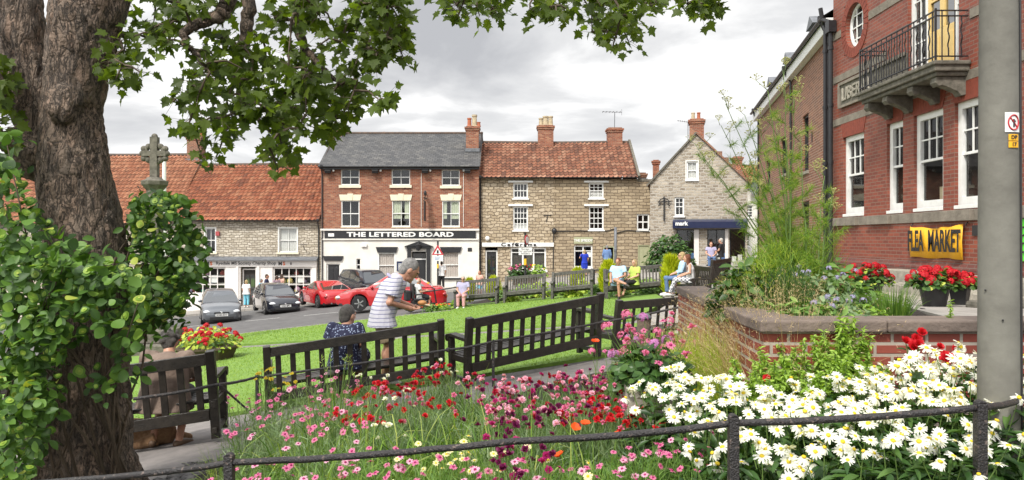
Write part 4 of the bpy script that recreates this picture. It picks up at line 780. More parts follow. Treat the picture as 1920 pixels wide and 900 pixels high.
    if glasses:
        c = MB()
        for sx in (-1, 1): c.ell(hd+hM@Vector((sx*.033, .097, .012)), (.028, .006, .02), 10, 6, rot=hM); c.tube([hd+hM@Vector((sx*.06, .092, .014)), hd+hM@Vector((sx*.08, .0, .012))], .004, 5)
        c.tube([hd+hM@Vector((-.01, .1, .016)), hd+hM@Vector((.01, .1, .016))], .004, 5); c.build('sunglasses', 'eye', root, smooth=True)
    return root
def gp(px, d, dz=0, py=None): x = (px-960)/F*d; return Vector((x, d, zg(x, d)+dz))
# man with the striped polo, stooping over a bird-sized roll in his hands
J = pose('stand', hipL=(-.09, -.075, .92), hipR=(.09, -.075, .92), pel=(0, -.04, .95), chest=(0, .07, 1.25), neck=(0, .19, 1.40), head=(0, .30, 1.485), shL=(-.185, .13, 1.36), shR=(.19, .12, 1.36), elL=(-.22, .12, 1.08), elR=(.23, .03, 1.085), wrL=(-.09, .34, 1.0), wrR=(.08, .30, .99))
p_ = gp(722, 10.55); man = person('grey-haired man in striped polo shirt and khaki shorts standing behind a bench', p_+Vector((.02, 0, .03)), R(-78), J, 1.88, 1.3, 'tan', 'c_polo', .72, 'c_khaki', .42, shoes='trainer', hair='hair_greyhair', hyaw=R(4), hpitch=R(-36), vox=.0075, hem=.13, hs=1.22, arm=1.18, grip={'L': (-.03, .44, 1.0), 'R': (.03, .42, .975)})
c = MB(); c.tube([(-.088, .095, 1.36), (0, .20, 1.385), (.088, .095, 1.36), (.075, .02, 1.43), (-.075, .02, 1.43), (-.088, .095, 1.36)], .02, 8); c.build('collar', 'c_lav', man, smooth=True)
c = MB(); c.tube([(.025, .222, 1.28), (.05, .235, 1.24), (.035, .235, 1.19), (.015, .235, 1.2), (.012, .232, 1.26)], .006, 6); c.build('glasses', 'eye', man, smooth=True)
sd_ = thing('bread_roll', 'small golden bread roll in a paper bag held by the standing man', 'food', man.matrix_basis @ Vector((0, .46, 1.02)), R(-74)); c = MB(); c.ell((0, 0, .04), (.05, .065, .035), 14, 10); c.build('roll', mat('bread_crust', (.5, .24, .08), (.35, .15, .05), .6, 20), sd_, smooth=True)
c = MB(); c.add([(-.09, -.05, .02), (.09, -.06, .025), (.1, .10, .0), (-.08, .12, .01), (-.06, -.02, -.01), (.06, -.02, -.01), (.06, .06, -.02), (-.06, .06, -.02)], [(0, 1, 5, 4), (1, 2, 6, 5), (2, 3, 7, 6), (3, 0, 4, 7), (4, 5, 6, 7)]); c.build('paper_bag', 'c_peach' if 0 else 'buffpot', sd_); man.name = 'person'
person('short-haired woman in blue patterned dress seated on a bench, seen from behind', (-2.24, 9.86, zg(-2.24, 10.0)-.0), R(-4), pose('sit', chest=(0, .12, .84), neck=(0, .17, 1.0), head=(.01, .23, 1.11), shL=(-.18, .14, .95), shR=(.18, .13, .95), ankL=(-.10, .25, .09), ankR=(.10, .22, .09), toeL=(-.1, .42, .03), toeR=(.11, .4, .03)), 1.70, 1.2, 'tan', 'c_print', .75, 'c_print', .5, skirt=True, shoes='shoe', hair='hair_darkgrey', hyaw=R(-28), hpitch=R(-8), vox=.009, female=True, hs=1.2, arm=1.1)
person('heavily built person in brown shirt hunched on a bench beside the tree', (-3.66, 7.80, zg(-3.66, 7.8)-.03), R(8), pose('sit', chest=(0, .14, .82), neck=(.0, .25, 1.0), head=(-.02, .34, 1.09), shL=(-.21, .20, .96), shR=(.21, .18, .95), elL=(-.26, .34, .72), elR=(.27, .30, .70), ankL=(-.14, .16, .09), ankR=(.14, .10, .09), toeL=(-.18, .30, .03), toeR=(.22, .25, .03)), 1.74, 1.5, 'tan', 'c_brown', .8, 'c_black', .45, shoes='sandal', hair='hair_darkgrey', style='curly', hpitch=R(-25), vox=.012)
# far benches
person('elderly woman in lavender top and pink trousers on a dark bench', (gp(869, 28.35)+Vector((0, 0, .02))), R(172), pose('sit'), 1.6, 1.2, 'skin', 'c_lav', .6, 'c_pink', 1.0, hair='hair_whitehair', glasses=True, female=True, hpitch=R(-10), shoes='trainer')
JJ = pose('sit', kneR=(.02, .50, .62), ankR=(-.34, .58, .50), toeR=(-.46, .62, .42), kneL=(-.1, .52, .5), ankL=(-.12, .50, .09), toeL=(-.14, .7, .03), chest=(.03, .04, .86), head=(.0, .08, 1.19), wrL=(-.05, .42, .66), wrR=(.2, .3, .62))
person('man in pale blue t-shirt and grey shorts, one leg crossed, on far bench', gp(1160, 25.15, .04), R(160), JJ, 1.78, 1.15, 'tan', 'c_sky', .6, 'c_greyblue', .4, shoes='shoe', hair='hair_auburn', hyaw=R(-10), hpitch=R(-12))
person('woman in lime green top and dark trousers turned towards the man beside her', gp(1193, 25.2, .04), R(120), pose('sit', kneL=(-.1, .5, .5), ankL=(-.16, .72, .10), toeL=(-.2, .88, .05), ankR=(.1, .66, .1), toeR=(.1, .83, .05)), 1.64, 1.1, 'skin', 'c_lime', .7, 'c_black', .8, shoes='sandal', hair='hair_blonde', style='bob', hyaw=R(15), female=True)
G1 = pose('sit', chest=(0, .10, .85), neck=(0, .15, 1.03), head=(0, .2, 1.16), shL=(-.17, .12, .97), shR=(.17, .12, .97), wrL=(-.1, .36, .64), wrR=(.06, .38, .66), ankL=(-.1, .70, .12), toeL=(-.1, .87, .06), ankR=(.1, .60, .1), toeR=(.1, .78, .04))
b_ = gp(1301, 21.6, .08); person('young woman with long auburn hair, white top and checked trousers on bench', b_, R(78), G1, 1.68, .92, 'skin', 'c_white', 0.0, 'c_check', 1.0, shoes='trainer', hair='hair_auburn', style='long', female=True, hem=.02, vox=.012)
person('blonde woman with sunglasses and pale top beside the auburn-haired girl', b_+Vector((-.12, .62, 0)), R(82), pose('sit'), 1.72, 1.0, 'skin', 'c_sky', 1.5, 'c_denim', 1.0, shoes='trainer', hair='hair_blonde', style='bob', glasses=True, female=True)
S = lambda **k: pose('stand', **k)
person('child with ginger hair in pink top behind the far benches', gp(899, 34, 0), R(150), S(), 1.22, 1.0, 'skin', 'c_peach', .6, 'c_turq', .4, hair='hair_ginger', style='bob')
person('woman in royal blue dress at the craft shop window', gp(1096, 42.6, .1), R(10), S(elL=(-.3, .1, 1.2), wrL=(-.2, .3, 1.35)), 1.5, 1.0, 'skin', 'c_blue', .6, 'c_blue', .5, skirt=True, hair='hair_blonde', style='bob', female=True)
person('man in mid blue shirt entering the open doorway', gp(1138, 43.2, .12), R(-5), S(), 1.62, 1.05, 'tan', 'c_midblue', 1.8, 'c_black', 1, hair='hair_greyhair')
person('woman in white top and pale blue trousers at the charity shop door', gp(462, 43.3, .11), R(-10), S(), 1.6, 1.25, 'skin', 'c_white', .7, 'c_turq', .95, hair='hair_blonde', style='bob', female=True, shoes='trainer')
person('man in turquoise t-shirt walking past the charity shop', gp(489, 42.9, .11), R(-60), S(kneL=(-.1, .15, .5), ankL=(-.1, .2, .1), toeL=(-.1, .38, .05)), 1.6, 1.3, 'tan', 'c_turq', .6, 'c_khaki', .5, hair='hair_greyhair')
person('taller man in navy top outside the charity shop', gp(500, 43.6, .11), R(-80), S(), 1.82, 1.1, 'tan', 'c_navy', .7, 'c_black', 1, hair='hair_brown')
person('brown-haired woman in plum top by the charity shop window', gp(519, 43.6, .11), R(40), S(), 1.68, 1.0, 'skin', 'c_plum', .7, 'c_denim', 1, hair='hair_brown', style='bob', female=True)
person('long-haired woman in peach top by the charity shop window', gp(528, 43.8, .11), R(-40), S(), 1.74, .95, 'skin', 'c_peach', .4, 'c_black', 1, hair='hair_brown', style='long', female=True)
person('person in white top and black trousers under the warning sign', gp(828, 42.6, .11), R(10), S(), 1.62, .95, 'skin', 'c_white', .8, 'c_black', 1, hair='hair_black')
person('person in striped purple top outside the gabled shop', gp(1333, 36.5, .2), R(170), pose('sit'), 1.7, 1.05, 'skin', 'c_lav', .5, 'c_denim', 1, hair='hair_auburn')
person('white-haired person in black top outside the gabled shop', gp(1355, 36.5, .25), R(60), pose('sit'), 1.8, 1.15, 'skin', 'c_black', .6, 'c_white', 1, hair='hair_whitehair')
person('bald man in white shirt seated on a mobility scooter', gp(781, 28.9, .08), R(-70), pose('sit', wrL=(-.2, .42, .8), wrR=(.2, .42, .8)), 1.62, 1.25, 'tan', 'c_white', .6, 'c_black', .45, hair='hair_whitehair', style='bald', hpitch=R(-5))
# dog under the bench
dl = gp(258, 8.15, .0); dg_ = thing('dog', 'fluffy tan dog lying on the path under the bench by the tree', 'dog', (-4.06, 8.1, zg(-4.06, 8.1)), R(95)); c = MB()
c.tube([(0, -.38, .12), (0, -.2, .15), (0, .05, .16), (0, .25, .17), (0, .36, .22)], [.09, .14, .15, .13, .09], 14); c.ell((0, -.2, .15), (.15, .2, .14)); c.ell((0, .44, .24), (.085, .1, .085)); c.tube([(0, .48, .22), (0, .6, .19)], [.055, .035], 10); c.ell((0, .6, .19), (.036, .036, .03))
for sx in (-1, 1):
    c.ell((sx*.08, .40, .24), (.025, .05, .08)); c.tube([(sx*.1, .2, .1), (sx*.11, .36, .05), (sx*.1, .52, .035)], [.06, .04, .035], 10); c.tube([(sx*.14, -.25, .12), (sx*.17, -.1, .07), (sx*.15, .05, .04)], [.085, .055, .035], 10)
c.tube([(0, -.42, .12), (.12, -.5, .06), (.22, -.42, .04)], [.05, .045, .02], 10)
MT['fur'] = mat('tan_fur', (.42, .25, .13), (.26, .14, .07), .9, 26, 1.0, dist=.03); fuse('body', c, 'fur', dg_, .014, 3); c = MB(); c.ell((0, .632, .2), (.018, .012, .014)); c.build('nose', 'eye', dg_, smooth=True)
# ================================================================ BENCHES, RAILINGS, CARS, STREET FURNITURE
def bench(p0, p1, label, m='benchwood', H=.93, seat=.42, dep=.52, nsl=12, group=None, gz=None, pw=.09, lean=.35, face=1, sw=.07, post_cap=0):
    """rear posts stand at p0 and p1 (x,y), the seat reaches to the left of p0->p1 (face=1)"""
    p0 = Vector(p0); p1 = Vector(p1); d = (p1-p0); L = d.length; rz = math.atan2(d.y, d.x); z0, z1 = (gz if gz else (zg(*p0), zg(*p1))); sl = (z1-z0)/L
    root = thing('bench', label, 'bench', (p0.x, p0.y, z0), rz, group)
    def fin(mb, name, par=root, bev=.006):
        mb.v = [(v[0]-sl*lean*v[2], v[1]*face, v[2]+sl*v[0]) for v in (Vector(q) for q in mb.v)]
        if face < 0: mb.f = [f[::-1] for f in mb.f]
        return mb.build(name, m, par, bev=bev)
    for x in (0, L):
        b = MB(); b.beam((x, .10, 0), (x, .06, seat), pw, pw*.9, up=(0, 1, 0)); b.beam((x, .06, seat), (x, -.03, H), pw, pw*.9, up=(0, 1, 0)); fin(b, 'rear_post')
        b = MB(); b.box((x, dep, seat*.5+.1), (pw*.85, pw*.85, seat+.2)); fin(b, 'leg'); b = MB(); b.box((x, dep/2+.02, .09), (pw*.5, dep, .06)); b.box((x, dep/2+.02, seat-.06), (pw*.55, dep, .08)); fin(b, 'stretcher')
        b = MB(); s = .045; pts = [(x, -.0, seat+.22), (x, .2, seat+.225), (x, dep-.06, seat+.24), (x, dep+.05, seat+.22)]
        for a_, b__ in zip(pts, pts[1:]): b.beam(a_, b__, pw*1.1, .045, up=(0, 0, 1))
        b.lathe([(.05, -pw*.55), (.05, pw*.55)], (x, dep+.05, seat+.195), 12, axis='x'); fin(b, 'armrest')
    b = MB(); b.box((L/2, .0-.025, H-.085), (L-pw, .05, .12)); b.box((L/2, .045, seat-.16), (L-pw, .05, .12))
    y0, y1, za, zb_ = .05, -.018, seat-.11, H-.14
    for k in range(nsl): x = (k+.75)*L/(nsl+.5); b.beam((x, y0, za), (x, y1, zb_), sw, .022, up=(0, 1, 0))
    fin(b, 'backrest')
    b = MB()
    for k in range(6): b.box((L/2, .115+k*.078, seat-.012-.012*math.sin(k/5*PI)), (L-.02, .062, .024))
    fin(b, 'seat'); b = MB(); b.box((L/2, dep-.01, seat-.07), (L-pw, .04, .1)); fin(b, 'seat_rail'); return root
B = [((-5.2, 7.35), (-3.08, 7.73)), ((-3.07, 9.46), (-.93, 10.1)), ((-.53, 9.66), (1.29, 10.77)), ((1.57, 11.0), (3.45, 12.05))]
bench(*B[0], 'black wooden bench half hidden behind the big tree trunk', gz=(-2.33, -2.07)); bench(*B[1], 'black wooden bench with the woman in blue dress sitting on it', gz=(-2.27, -2.0)); bench(*B[2], 'black wooden bench standing empty beside the flower bed', gz=(-1.93, -1.69)); bench(*B[3], 'black wooden bench partly hidden by the brick planter', gz=(-1.81, -1.76), nsl=13, sw=.05)
FB = [(934, 858, 29.0, 'weathered dark bench with the elderly woman sitting on it'), (1021, 949, 28.7, 'weathered empty bench between two others at the far lawn edge'), (1110, 1037, 28.3, 'weathered empty bench nearest the seated couple'), (1241, 1134, 25.6, 'weathered bench with the couple sitting on it')]
for a, b, d, l in FB: pa, pb = gp(a, d), gp(b, d+.2 if a < 1200 else d); bench((pa.x, pa.y), (pb.x, pb.y), l, 'greywood', nsl=15 if a < 1200 else 17, pw=.1, sw=.05, lean=0, H=1.0, gz=(pa.z+.05, pb.z+.05))
q0 = b_+Vector((.34, -.65, -.08)); q1 = b_+Vector((.16, 1.25, -.08)); bench((q0.x, q0.y), (q1.x, q1.y), 'dark bench with two young women sitting on it', 'benchwood', nsl=14, lean=0, gz=(q0.z, q1.z), H=1.0)
q0 = gp(1335, 24.5, .05); q1 = gp(1368, 25.5, .05); bench((q1.x, q1.y), (q0.x, q0.y), 'dark bench behind the two young women', 'benchwood', nsl=12, lean=0, gz=(q1.z, q0.z), face=-1, H=1.0)
def railing(label, pts, posts, r=.02, m='rust', braces=(), pw=.05, knuckles=()):
    root = thing('railing', label, 'railing', (0, 0, 0)); 
    P = []
    for a, b in zip(pts, pts[1:]):
        n = max(2, int((Vector(b)-Vector(a)).length/.12)); P += [lerp(a, b, k/n)+Vector((0, 0, -.012*math.sin(PI*k/n)+random.uniform(-.002, .002))) for k in range(n)]
    P.append(Vector(pts[-1])); b = MB(); b.tube(P, [r*random.uniform(.98, 1.025) for _ in P], 10); b.build('rail', m, root, smooth=True)
    for p, top in posts: p = Vector(p); z = zg(p.x, p.y)-.1; b = MB(); b.b2((p.x-pw/2, p.y-pw/2, z), (p.x+pw/2, p.y+pw/2, p.z+top)); b.prism([(p.x-pw/2, p.z+top), (p.x+pw/2, p.z+top), (p.x+pw*.2, p.z+top+.012), (p.x-pw*.2, p.z+top+.012)], p.y-pw/2, p.y+pw/2); b.build('post', m, root, bev=.004)
    for p in knuckles: b = MB(); b.ell(p, (r*2, r*1.8, r*1.9), 10, 8); b.build('rail_joint', m, root, smooth=True)
    for a, c in braces: b = MB(); b.tube([a, c], .012, 8); b.build('brace', m, root)
    return root
rr_pts = [W(250, 748, 7.35), W(402, 722, 7.55), W(482, 707, 9.2), W(505, 704, 9.3), W(840, 656, 9.55), W(925, 640, 9.5), W(1130, 604, 10.55), W(1290, 572, 10.8), W(1330, 560, 11.2)]
railing('chipped black iron rail running along the backs of the benches', rr_pts, [(W(482, 707, 9.2), .03), (W(925, 640, 9.5), .01), (W(1290, 572, 10.8), .02)], r=.0165, pw=.036, braces=[(W(412, 722, 7.6), W(484, 786, 8.6))], knuckles=[rr_pts[2], rr_pts[4], rr_pts[6]])
fr = [W(60, 906, 3.9), W(430, 868, 3.5), W(960, 828, 3.36), W(1375, 794, 3.25), W(1838, 764, 3.25), W(1935, 742, 3.7)]
railing('chipped iron rail with square posts along the near edge of the flower bed', fr, [(fr[1], .035), (fr[3], .03), (fr[4], .02)], r=.0155, pw=.043)
# ---- concrete pole with signs
PX, PY = 2.425, 3.72; po = thing('concrete_pole', 'grey concrete pole with a small white prohibition sign and yellow plates', 'pole', (PX, PY, zg(PX, PY)-.05)); b = MB(); zb0 = zg(PX, PY)
b.lathe([(.0955-.0042*z, z) for z in np.linspace(0, 6.2, 14)], (0, 0, 0), 24); b.build('shaft', 'concrete', po, smooth=True); th0 = math.atan2(-PY, -PX)
def wrap(name, a0, a1, z0, z1, m, off=.003, par=po):
    b = MB(); n = 10; vs = []
    for k in range(n+1):
        a = th0+R(a0+(a1-a0)*k/n)
        for z in (z0, z1): r = .0955-.0042*(z-zb0+.05)+off; vs.append((r*math.cos(a), r*math.sin(a), z-zb0+.05))
    b.add(vs, [(2*k, 2*k+2, 2*k+3, 2*k+1) for k in range(n)]); o = b.build(name, m, par); s = o.modifiers.new('s', 'SOLIDIFY'); s.thickness = .0015; s.offset = 1; return o
def zz(py): return (450-py)/F*3.64
wp = wrap('prohibition_sign', 16, 66, zz(248), zz(211), 'white'); b = MB(); zc = zz(230)
def arcp(a, z): r = .0955-.0042*(z-zb0+.05)+.006; return (r*math.cos(th0+R(a)), r*math.sin(th0+R(a)), z-zb0+.05)
b.tube([arcp(42+17*math.cos(t), zc+.036*math.sin(t)) for t in np.linspace(0, 2*PI, 25)], .0036, 6); b.tube([arcp(42-12*1, zc+.025), arcp(42, zc), arcp(42+12, zc-.025)], .0034, 6); MT['signred'] = mat('sign_red', (.5, .02, .03), None, .5); b.build('red_ring', 'signred', wp)
b = MB(); b.tube([arcp(42, zc+.016), arcp(42, zc-.022)], .004, 6); b.tube([arcp(36, zc+.006), arcp(48, zc+.006)], .003, 6); b.build('pictogram', 'black', wp)
for s_, a, bt in (('DP', 264, 252), ('17', 277, 265.5)):
    w_ = wrap('number_plate', 26, 60, zz(a), zz(bt), 'ochre'); ca = th0+R(43); r = .0955-.0042*(zz((a+bt)/2)-zb0)+.0055
    text(s_, w_, 'black', (r*math.cos(ca), r*math.sin(ca), zz((a+bt)/2)-zb0+.05), .026, rot=(PI/2, 0, ca+PI/2), bold=.0006, ext=.0008)
b = MB(); b.tube([(.097*math.cos(th0+R(80)), .097*math.sin(th0+R(80)), 0.1), (.083*math.cos(th0+R(80)), .083*math.sin(th0+R(80)), 4)], .007, 6); b.build('cable', 'plastic', po)
for z in (zz(545), zz(600)): b = MB(); b.ell((0, 0, 0), (.005, .005, .005), 8, 6); o = b.build('bolt', 'plastic', po); o.location = arcp(-35 if z == zz(545) else 10, z)
# ---- brick planter
MT['coping'] = mat('brown_coping_stone', (.175, .135, .11), (.11, .085, .072), .85, 6, .5)
pl = thing('brick_planter', 'raised red brick planter with dark stone coping', 'planter', (0, 0, 0)); b = MB()
b.b2((1.64, 4.86, -1.9), (6.5, 5.08, -.6)); b.build('front_wall', 'wallbrick', pl); b = MB(); b.prism([(1.64, 5.08), (1.84, 5.08), (2.10, 8.4), (1.87, 8.4)], -2.2, -.6, axis='z'); b.build('side_wall', 'wallbrick', pl, fixn=True)
for x0, x1 in ((1.60, 2.42), (2.426, 3.3), (3.306, 4.2), (4.206, 5.2)): b = MB(); b.b2((x0, 4.81, -.598), (x1, 5.13, -.52)); b.build('coping_stone', 'coping', pl, bev=.012)
for k in range(4): 
    u0, u1 = k/4, (k+1)/4-.003; a = lambda u, s: (1.60+.25*u+s*.33, 5.132+3.3*u); b = MB(); b.prism([a(u0, 0), a(u0, 1), a(u1, 1), a(u1, 0)], -.598, -.52, axis='z'); o = b.build('coping_stone', 'coping', pl, bev=.012, fixn=True)
b = MB(); b.prism([(3.28, 5.14), (3.42, 5.14), (3.97, 8.4), (3.83, 8.4)], -1.6, -.60, axis='z'); b.build('kerb_edge', 'kerb', pl, fixn=True)
# ---- stone steps and kerb blocks by the club wall
st = thing('stone_steps', 'grey stone blocks stepping down from the club wall', 'steps', (0, 0, 0)); r_ = random.Random(4)
for row, (xa_, xb_, z0, z1) in enumerate(((8.0, 8.42, -1.5, -.62), (7.55, 7.995, -1.5, -.86), (7.1, 7.545, -1.5, -1.03))):
    y = 11.4
    while y < 16.6-row*.8: w_ = r_.uniform(.5, .95); b = MB(); b.b2((xa_, y, z0), (xb_, y+w_-.012, z1-r_.uniform(0, .02))); b.build('stone_block', 'stone', st, bev=.015); y += w_
b = MB(); b.b2((5.9, 9.3, -1.2), (7.4, 9.75, -.78)); kb = b.build('stone_kerb_block', 'darkstone', None, bev=.05); tag(kb, 'rounded dark stone kerb block lying left of the concrete pole', 'stone block')
# ---- cars
MT['pgrey'] = mat('grey_car_paint', (.13, .14, .155), (.12, .13, .145), .28, 2, coat=1, metal=.5); MT['pblack'] = mat('black_car_paint', (.012, .014, .022), (.016, .018, .026), .2, 2, coat=1); MT['pred'] = mat('red_car_paint', (.46, .012, .018), (.40, .010, .015), .25, 2, coat=1); MT['plateback'] = mat('white_number_plate', (.8, .8, .78), None, .4)
def interp(x, pts): return float(np.interp(x, [p[0] for p in pts], [p[1] for p in pts]))
def car(label, loc, head, paint, L, Wd, H, top, cab, wb, wr=.31, plate='', kind='hatch', rear_plate=None):
    root = thing('car', label, 'car', loc, head); hw0 = Wd/2; xs = sorted(set(list(np.linspace(-L/2, L/2, 41))+[s*wb/2+k*wr*1.16/4 for s in (-1, 1) for k in range(-4, 5)]))
    def hw(x): u = abs(x)/(L/2); return hw0*(1-.06*u**2-.20*u**9)
    def zb(x):
        z = .2+.06*(abs(x)/(L/2))**6
        for s in (-1, 1):
            dx = abs(x-s*wb/2); ra = wr*1.17
            if dx < ra: z = max(z, wr+math.sqrt(ra*ra-dx*dx))
        return z
    b = MB(); seg = 16; vs = []
    for x in [-L/2-.05]+xs+[L/2+.05]:
        e = abs(x) > L/2+.01; xx = max(-L/2, min(L/2, x)); w = hw(xx)*(.93 if e else 1); lo = zb(xx)+(.06 if e else 0); hi = interp(xx, top)-(.10 if e else 0); lo = min(lo, hi-.08); m_ = lo+(hi-lo)*.5
        sec = [(0, lo), (w*.90, lo), (w*.975, lo+.03), (w*1.0, m_), (w*.985, hi-(hi-m_)*.35), (w*.93, hi-.025), (w*.80, hi+.005), (w*.4, hi+.03), (0, hi+.035)]
        full = sec+[(-y, z) for y, z in sec[-2:0:-1]]; n = len(full); vs += [(x, y, z) for y, z in full]
    ns = len(xs)+2; fs = [(i*n+k, (i+1)*n+k, (i+1)*n+(k+1) % n, i*n+(k+1) % n) for i in range(ns-1) for k in range(n)]+[tuple(range(n)), tuple((ns-1)*n+k for k in range(n))[::-1]]
    b.add(vs, fs); 
    xb0, xr0, xr1, xb1, zr = cab; zbf, zbr = interp(xb0, top)-.01, interp(xb1, top)-.01; wbf, wr_ = hw0*.90, hw0*.66
    nn = 12; V = []
    ub = lambda t: xb1+(xb0-xb1)*t; ur = lambda t: xr1+(xr0-xr1)*t; zl = lambda t: zbr+(zbf-zbr)*t+.02
    zro = lambda t: zr-.045*(2*t-1)**2-(.0 if t < .5 else .02*(2*t-1)**3)
    def side(t, h, s): x = ub(t)+(ur(t)-ub(t))*h; z = zl(t)+(zro(t)-zl(t))*h; w = wbf+(wr_-wbf)*h+.045*math.sin(PI*h)*(1); w *= 1-.05*(2*t-1)**4; return Vector((x, s*w, z))
    hs = (0, .3, .6, .85, .96, 1.0)
    for i in range(nn+1):
        t = i/nn; ring = [side(t, h, 1) for h in hs]; c_ = [Vector((ring[-1].x, ring[-1].y*q, ring[-1].z+.025*(1-q*q)+.01)) for q in (.75, .35)]; ring = ring+c_; ring += [Vector((p.x, -p.y, p.z)) for p in ring[::-1]]; V += [tuple(p) for p in ring]
    m = len(V)//(nn+1); b.add(V, [(i*m+k, (i+1)*m+k, (i+1)*m+k+1, i*m+k+1)[::-1] for i in range(nn) for k in range(m-1)]+[tuple(range(m)), tuple(nn*m+k for k in range(m))[::-1]])
    o = b.build('body', paint, root, smooth=True, fixn=True); em = o.modifiers.new('e', 'EDGE_SPLIT'); em.split_angle = R(38)
    def glass(name, f, nu, nv):
        g = MB(); g.add([tuple(f(i/nu, j/nv)) for j in range(nv+1) for i in range(nu+1)], [(j*(nu+1)+i, j*(nu+1)+i+1, (j+1)*(nu+1)+i+1, (j+1)*(nu+1)+i) for j in range(nv) for i in range(nu)]); return g.build(name, 'darkglass', root, smooth=True)
    for s in (-1, 1):
        for t0, t1 in (((.10, .47), (.52, .88)) if kind != 'coupe' else ((.18, .40), (.44, .86))):
            def f(u, v, s=s, t0=t0, t1=t1): p = side(t0+(t1-t0)*u, .10+.76*v, s); return p+Vector((0, s*.006, .001))
            glass('side_window', f, 6, 4)
    def ws(u, v): q = .93-.03*v; h = .06+.86*v; p = side(1, h, 1); return Vector((p.x+.012+.05*(1-(2*u-1)**2)*0, p.y*(2*u-1)*q, p.z))
    def rw(u, v): q = .90-.03*v; h = .12+.78*v; p = side(0, h, 1); return Vector((p.x-.012, p.y*(1-2*u)*q, p.z))
    glass('windscreen', ws, 8, 4); glass('rear_window', rw, 8, 4)
    for sx in (-1, 1):
        for s in (-1, 1):
            w = MB(); yy = s*(hw0*.97); w.lathe([(wr*.62, -.1), (wr*.93, -.1), (wr, -.06), (wr, .06), (wr*.93, .1), (wr*.62, .1)], (0, 0, 0), 24, axis='y', cap=True); wo = w.build('wheel', 'rubber', root, loc=(sx*wb/2, yy-s*.1, wr))
            r2 = MB(); r2.lathe([(wr*.64, s*.085), (wr*.60, s*.075), (wr*.16, s*.07), (wr*.13, s*.1), (.001, s*.1)], (0, 0, 0), 20, axis='y', cap=False)
            for k in range(5): a = 2*PI*k/5; r2.beam((wr*.1*math.cos(a), s*.095, wr*.1*math.sin(a)), (wr*.62*math.cos(a), s*.09, wr*.62*math.sin(a)), .05, .03, up=(0, 1, 0))
            r2.build('rim', 'alloy', wo)
    zf = interp(L/2, top); zrr = interp(-L/2, top); xf = L/2+.052
    for s in (-1, 1):
        h = MB(); h.ell((L/2-.07, s*hw0*.68, zf-.06), (.14, .17, .075), 14, 8); h.build('headlight', 'lamp', root, smooth=True)
        h = MB(); h.ell((-L/2+.06, s*hw0*.72, zrr-.12), (.10, .15, .08), 12, 8); h.build('tail_light', 'taillamp', root, smooth=True)
        h = MB(); p = side(.93, .1, s); h.ell(p+Vector((-.02, s*.10, .03)), (.06, .1, .065), 10, 8); h.build('wing_mirror', paint, root, smooth=True)
    g = MB(); g.b2((xf-.02, -.32, zf-.16), (xf+.012, .32, zf-.07)); g.build('grille', 'plastic', root, bev=.02); g = MB(); g.b2((xf-.04, -.5, .27), (xf+.01, .5, .40)); g.build('lower_grille', 'plastic', root, bev=.02)
    g = MB(); g.ell((xf+.014, 0, zf-.10), (.01, .05, .05), 12, 8); g.build('badge', 'chrome', root, smooth=True)
    g = MB(); g.b2((xf+.012, -.26, .42), (xf+.024, .26, .53)); pl_ = g.build('front_plate', 'plateback', root)
    if plate: text(plate, pl_, 'black', (xf+.026, 0, .475), .095, rot=(PI/2, 0, PI/2), bold=.003, ext=.002)
    g = MB(); g.b2((-xf-.026, -.26, .5), (-xf+.02, .26, .61)); pl_ = g.build('rear_plate', 'yellow', root)
    if rear_plate: text(rear_plate, pl_, 'black', (-xf-.03, 0, .555), .095, rot=(PI/2, 0, -PI/2), bold=.003, ext=.002)
    g = MB(); g.b2((-L/2+.1, -hw0*.86, .2), (L/2-.1, hw0*.86, .32)); g.build('underbody', 'plastic', root)
    return root, o
def at(px, d, dz=0.03): p = gp(px, d); return (p.x, p.y, p.z-.02+dz*0)
car('grey hatchback with white front number plate parked facing the lawn', at(412, 35.4), math.atan2(-.91, .40), 'pgrey', 4.2, 1.78, 1.5, [(-2.1, .80), (-1.9, .95), (.6, .98), (1.4, .93), (1.9, .80), (2.1, .68)], (1.15, .35, -1.3, -1.95, 1.48), 2.58, .31, 'EO08 ZCO')
car('black hatchback parked nose out between grey and red cars', at(517, 38.3), math.atan2(-.866, .5), 'pblack', 4.2, 1.73, 1.46, [(-2.1, .80), (-1.95, .95), (.6, .95), (1.4, .89), (1.9, .78), (2.1, .66)], (1.05, .35, -1.3, -1.95, 1.45), 2.5, .31, 'YX53 BPO')
t_, bo_ = car('small red coupe with rounded roof and yellow rear plate', at(610, 39.6), math.atan2(.83, -.56), 'pred', 4.1, 1.84, 1.36, [(-2.05, .76), (-1.7, .93), (-1.0, .92), (.7, .90), (1.5, .82), (1.9, .70), (2.05, .6)], (.95, .15, -.55, -1.75, 1.34), 2.45, .33, kind='coupe', rear_plate='SB02 TTL')
for s in (-1, 1): g = MB(); g.tube([(-2.0, s*.35+.1*s, .3), (-2.14, s*.35+.1*s, .3)], .04, 10); g.build('exhaust', 'chrome', t_)
car('black estate car with roof rails parked outside the pub', at(688, 41.2), math.atan2(-.80, .6), 'pblack', 4.5, 1.8, 1.72, [(-2.25, .95), (-2.1, 1.05), (.8, 1.03), (1.6, .98), (2.05, .88), (2.25, .75)], (1.3, .6, -1.9, -2.2, 1.7), 2.65, .34, 'KN07 HLD')
car('red saloon driving along the road behind the standing man', at(736, 32.2), math.atan2(-.10, -1), 'pred', 4.55, 1.78, 1.46, [(-2.28, .80), (-2.1, .98), (-1.2, .97), (.8, .93), (1.6, .86), (2.05, .74), (2.28, .62)], (1.1, .3, -1.0, -1.75, 1.45), 2.65, .32, 'PN58 RDO')
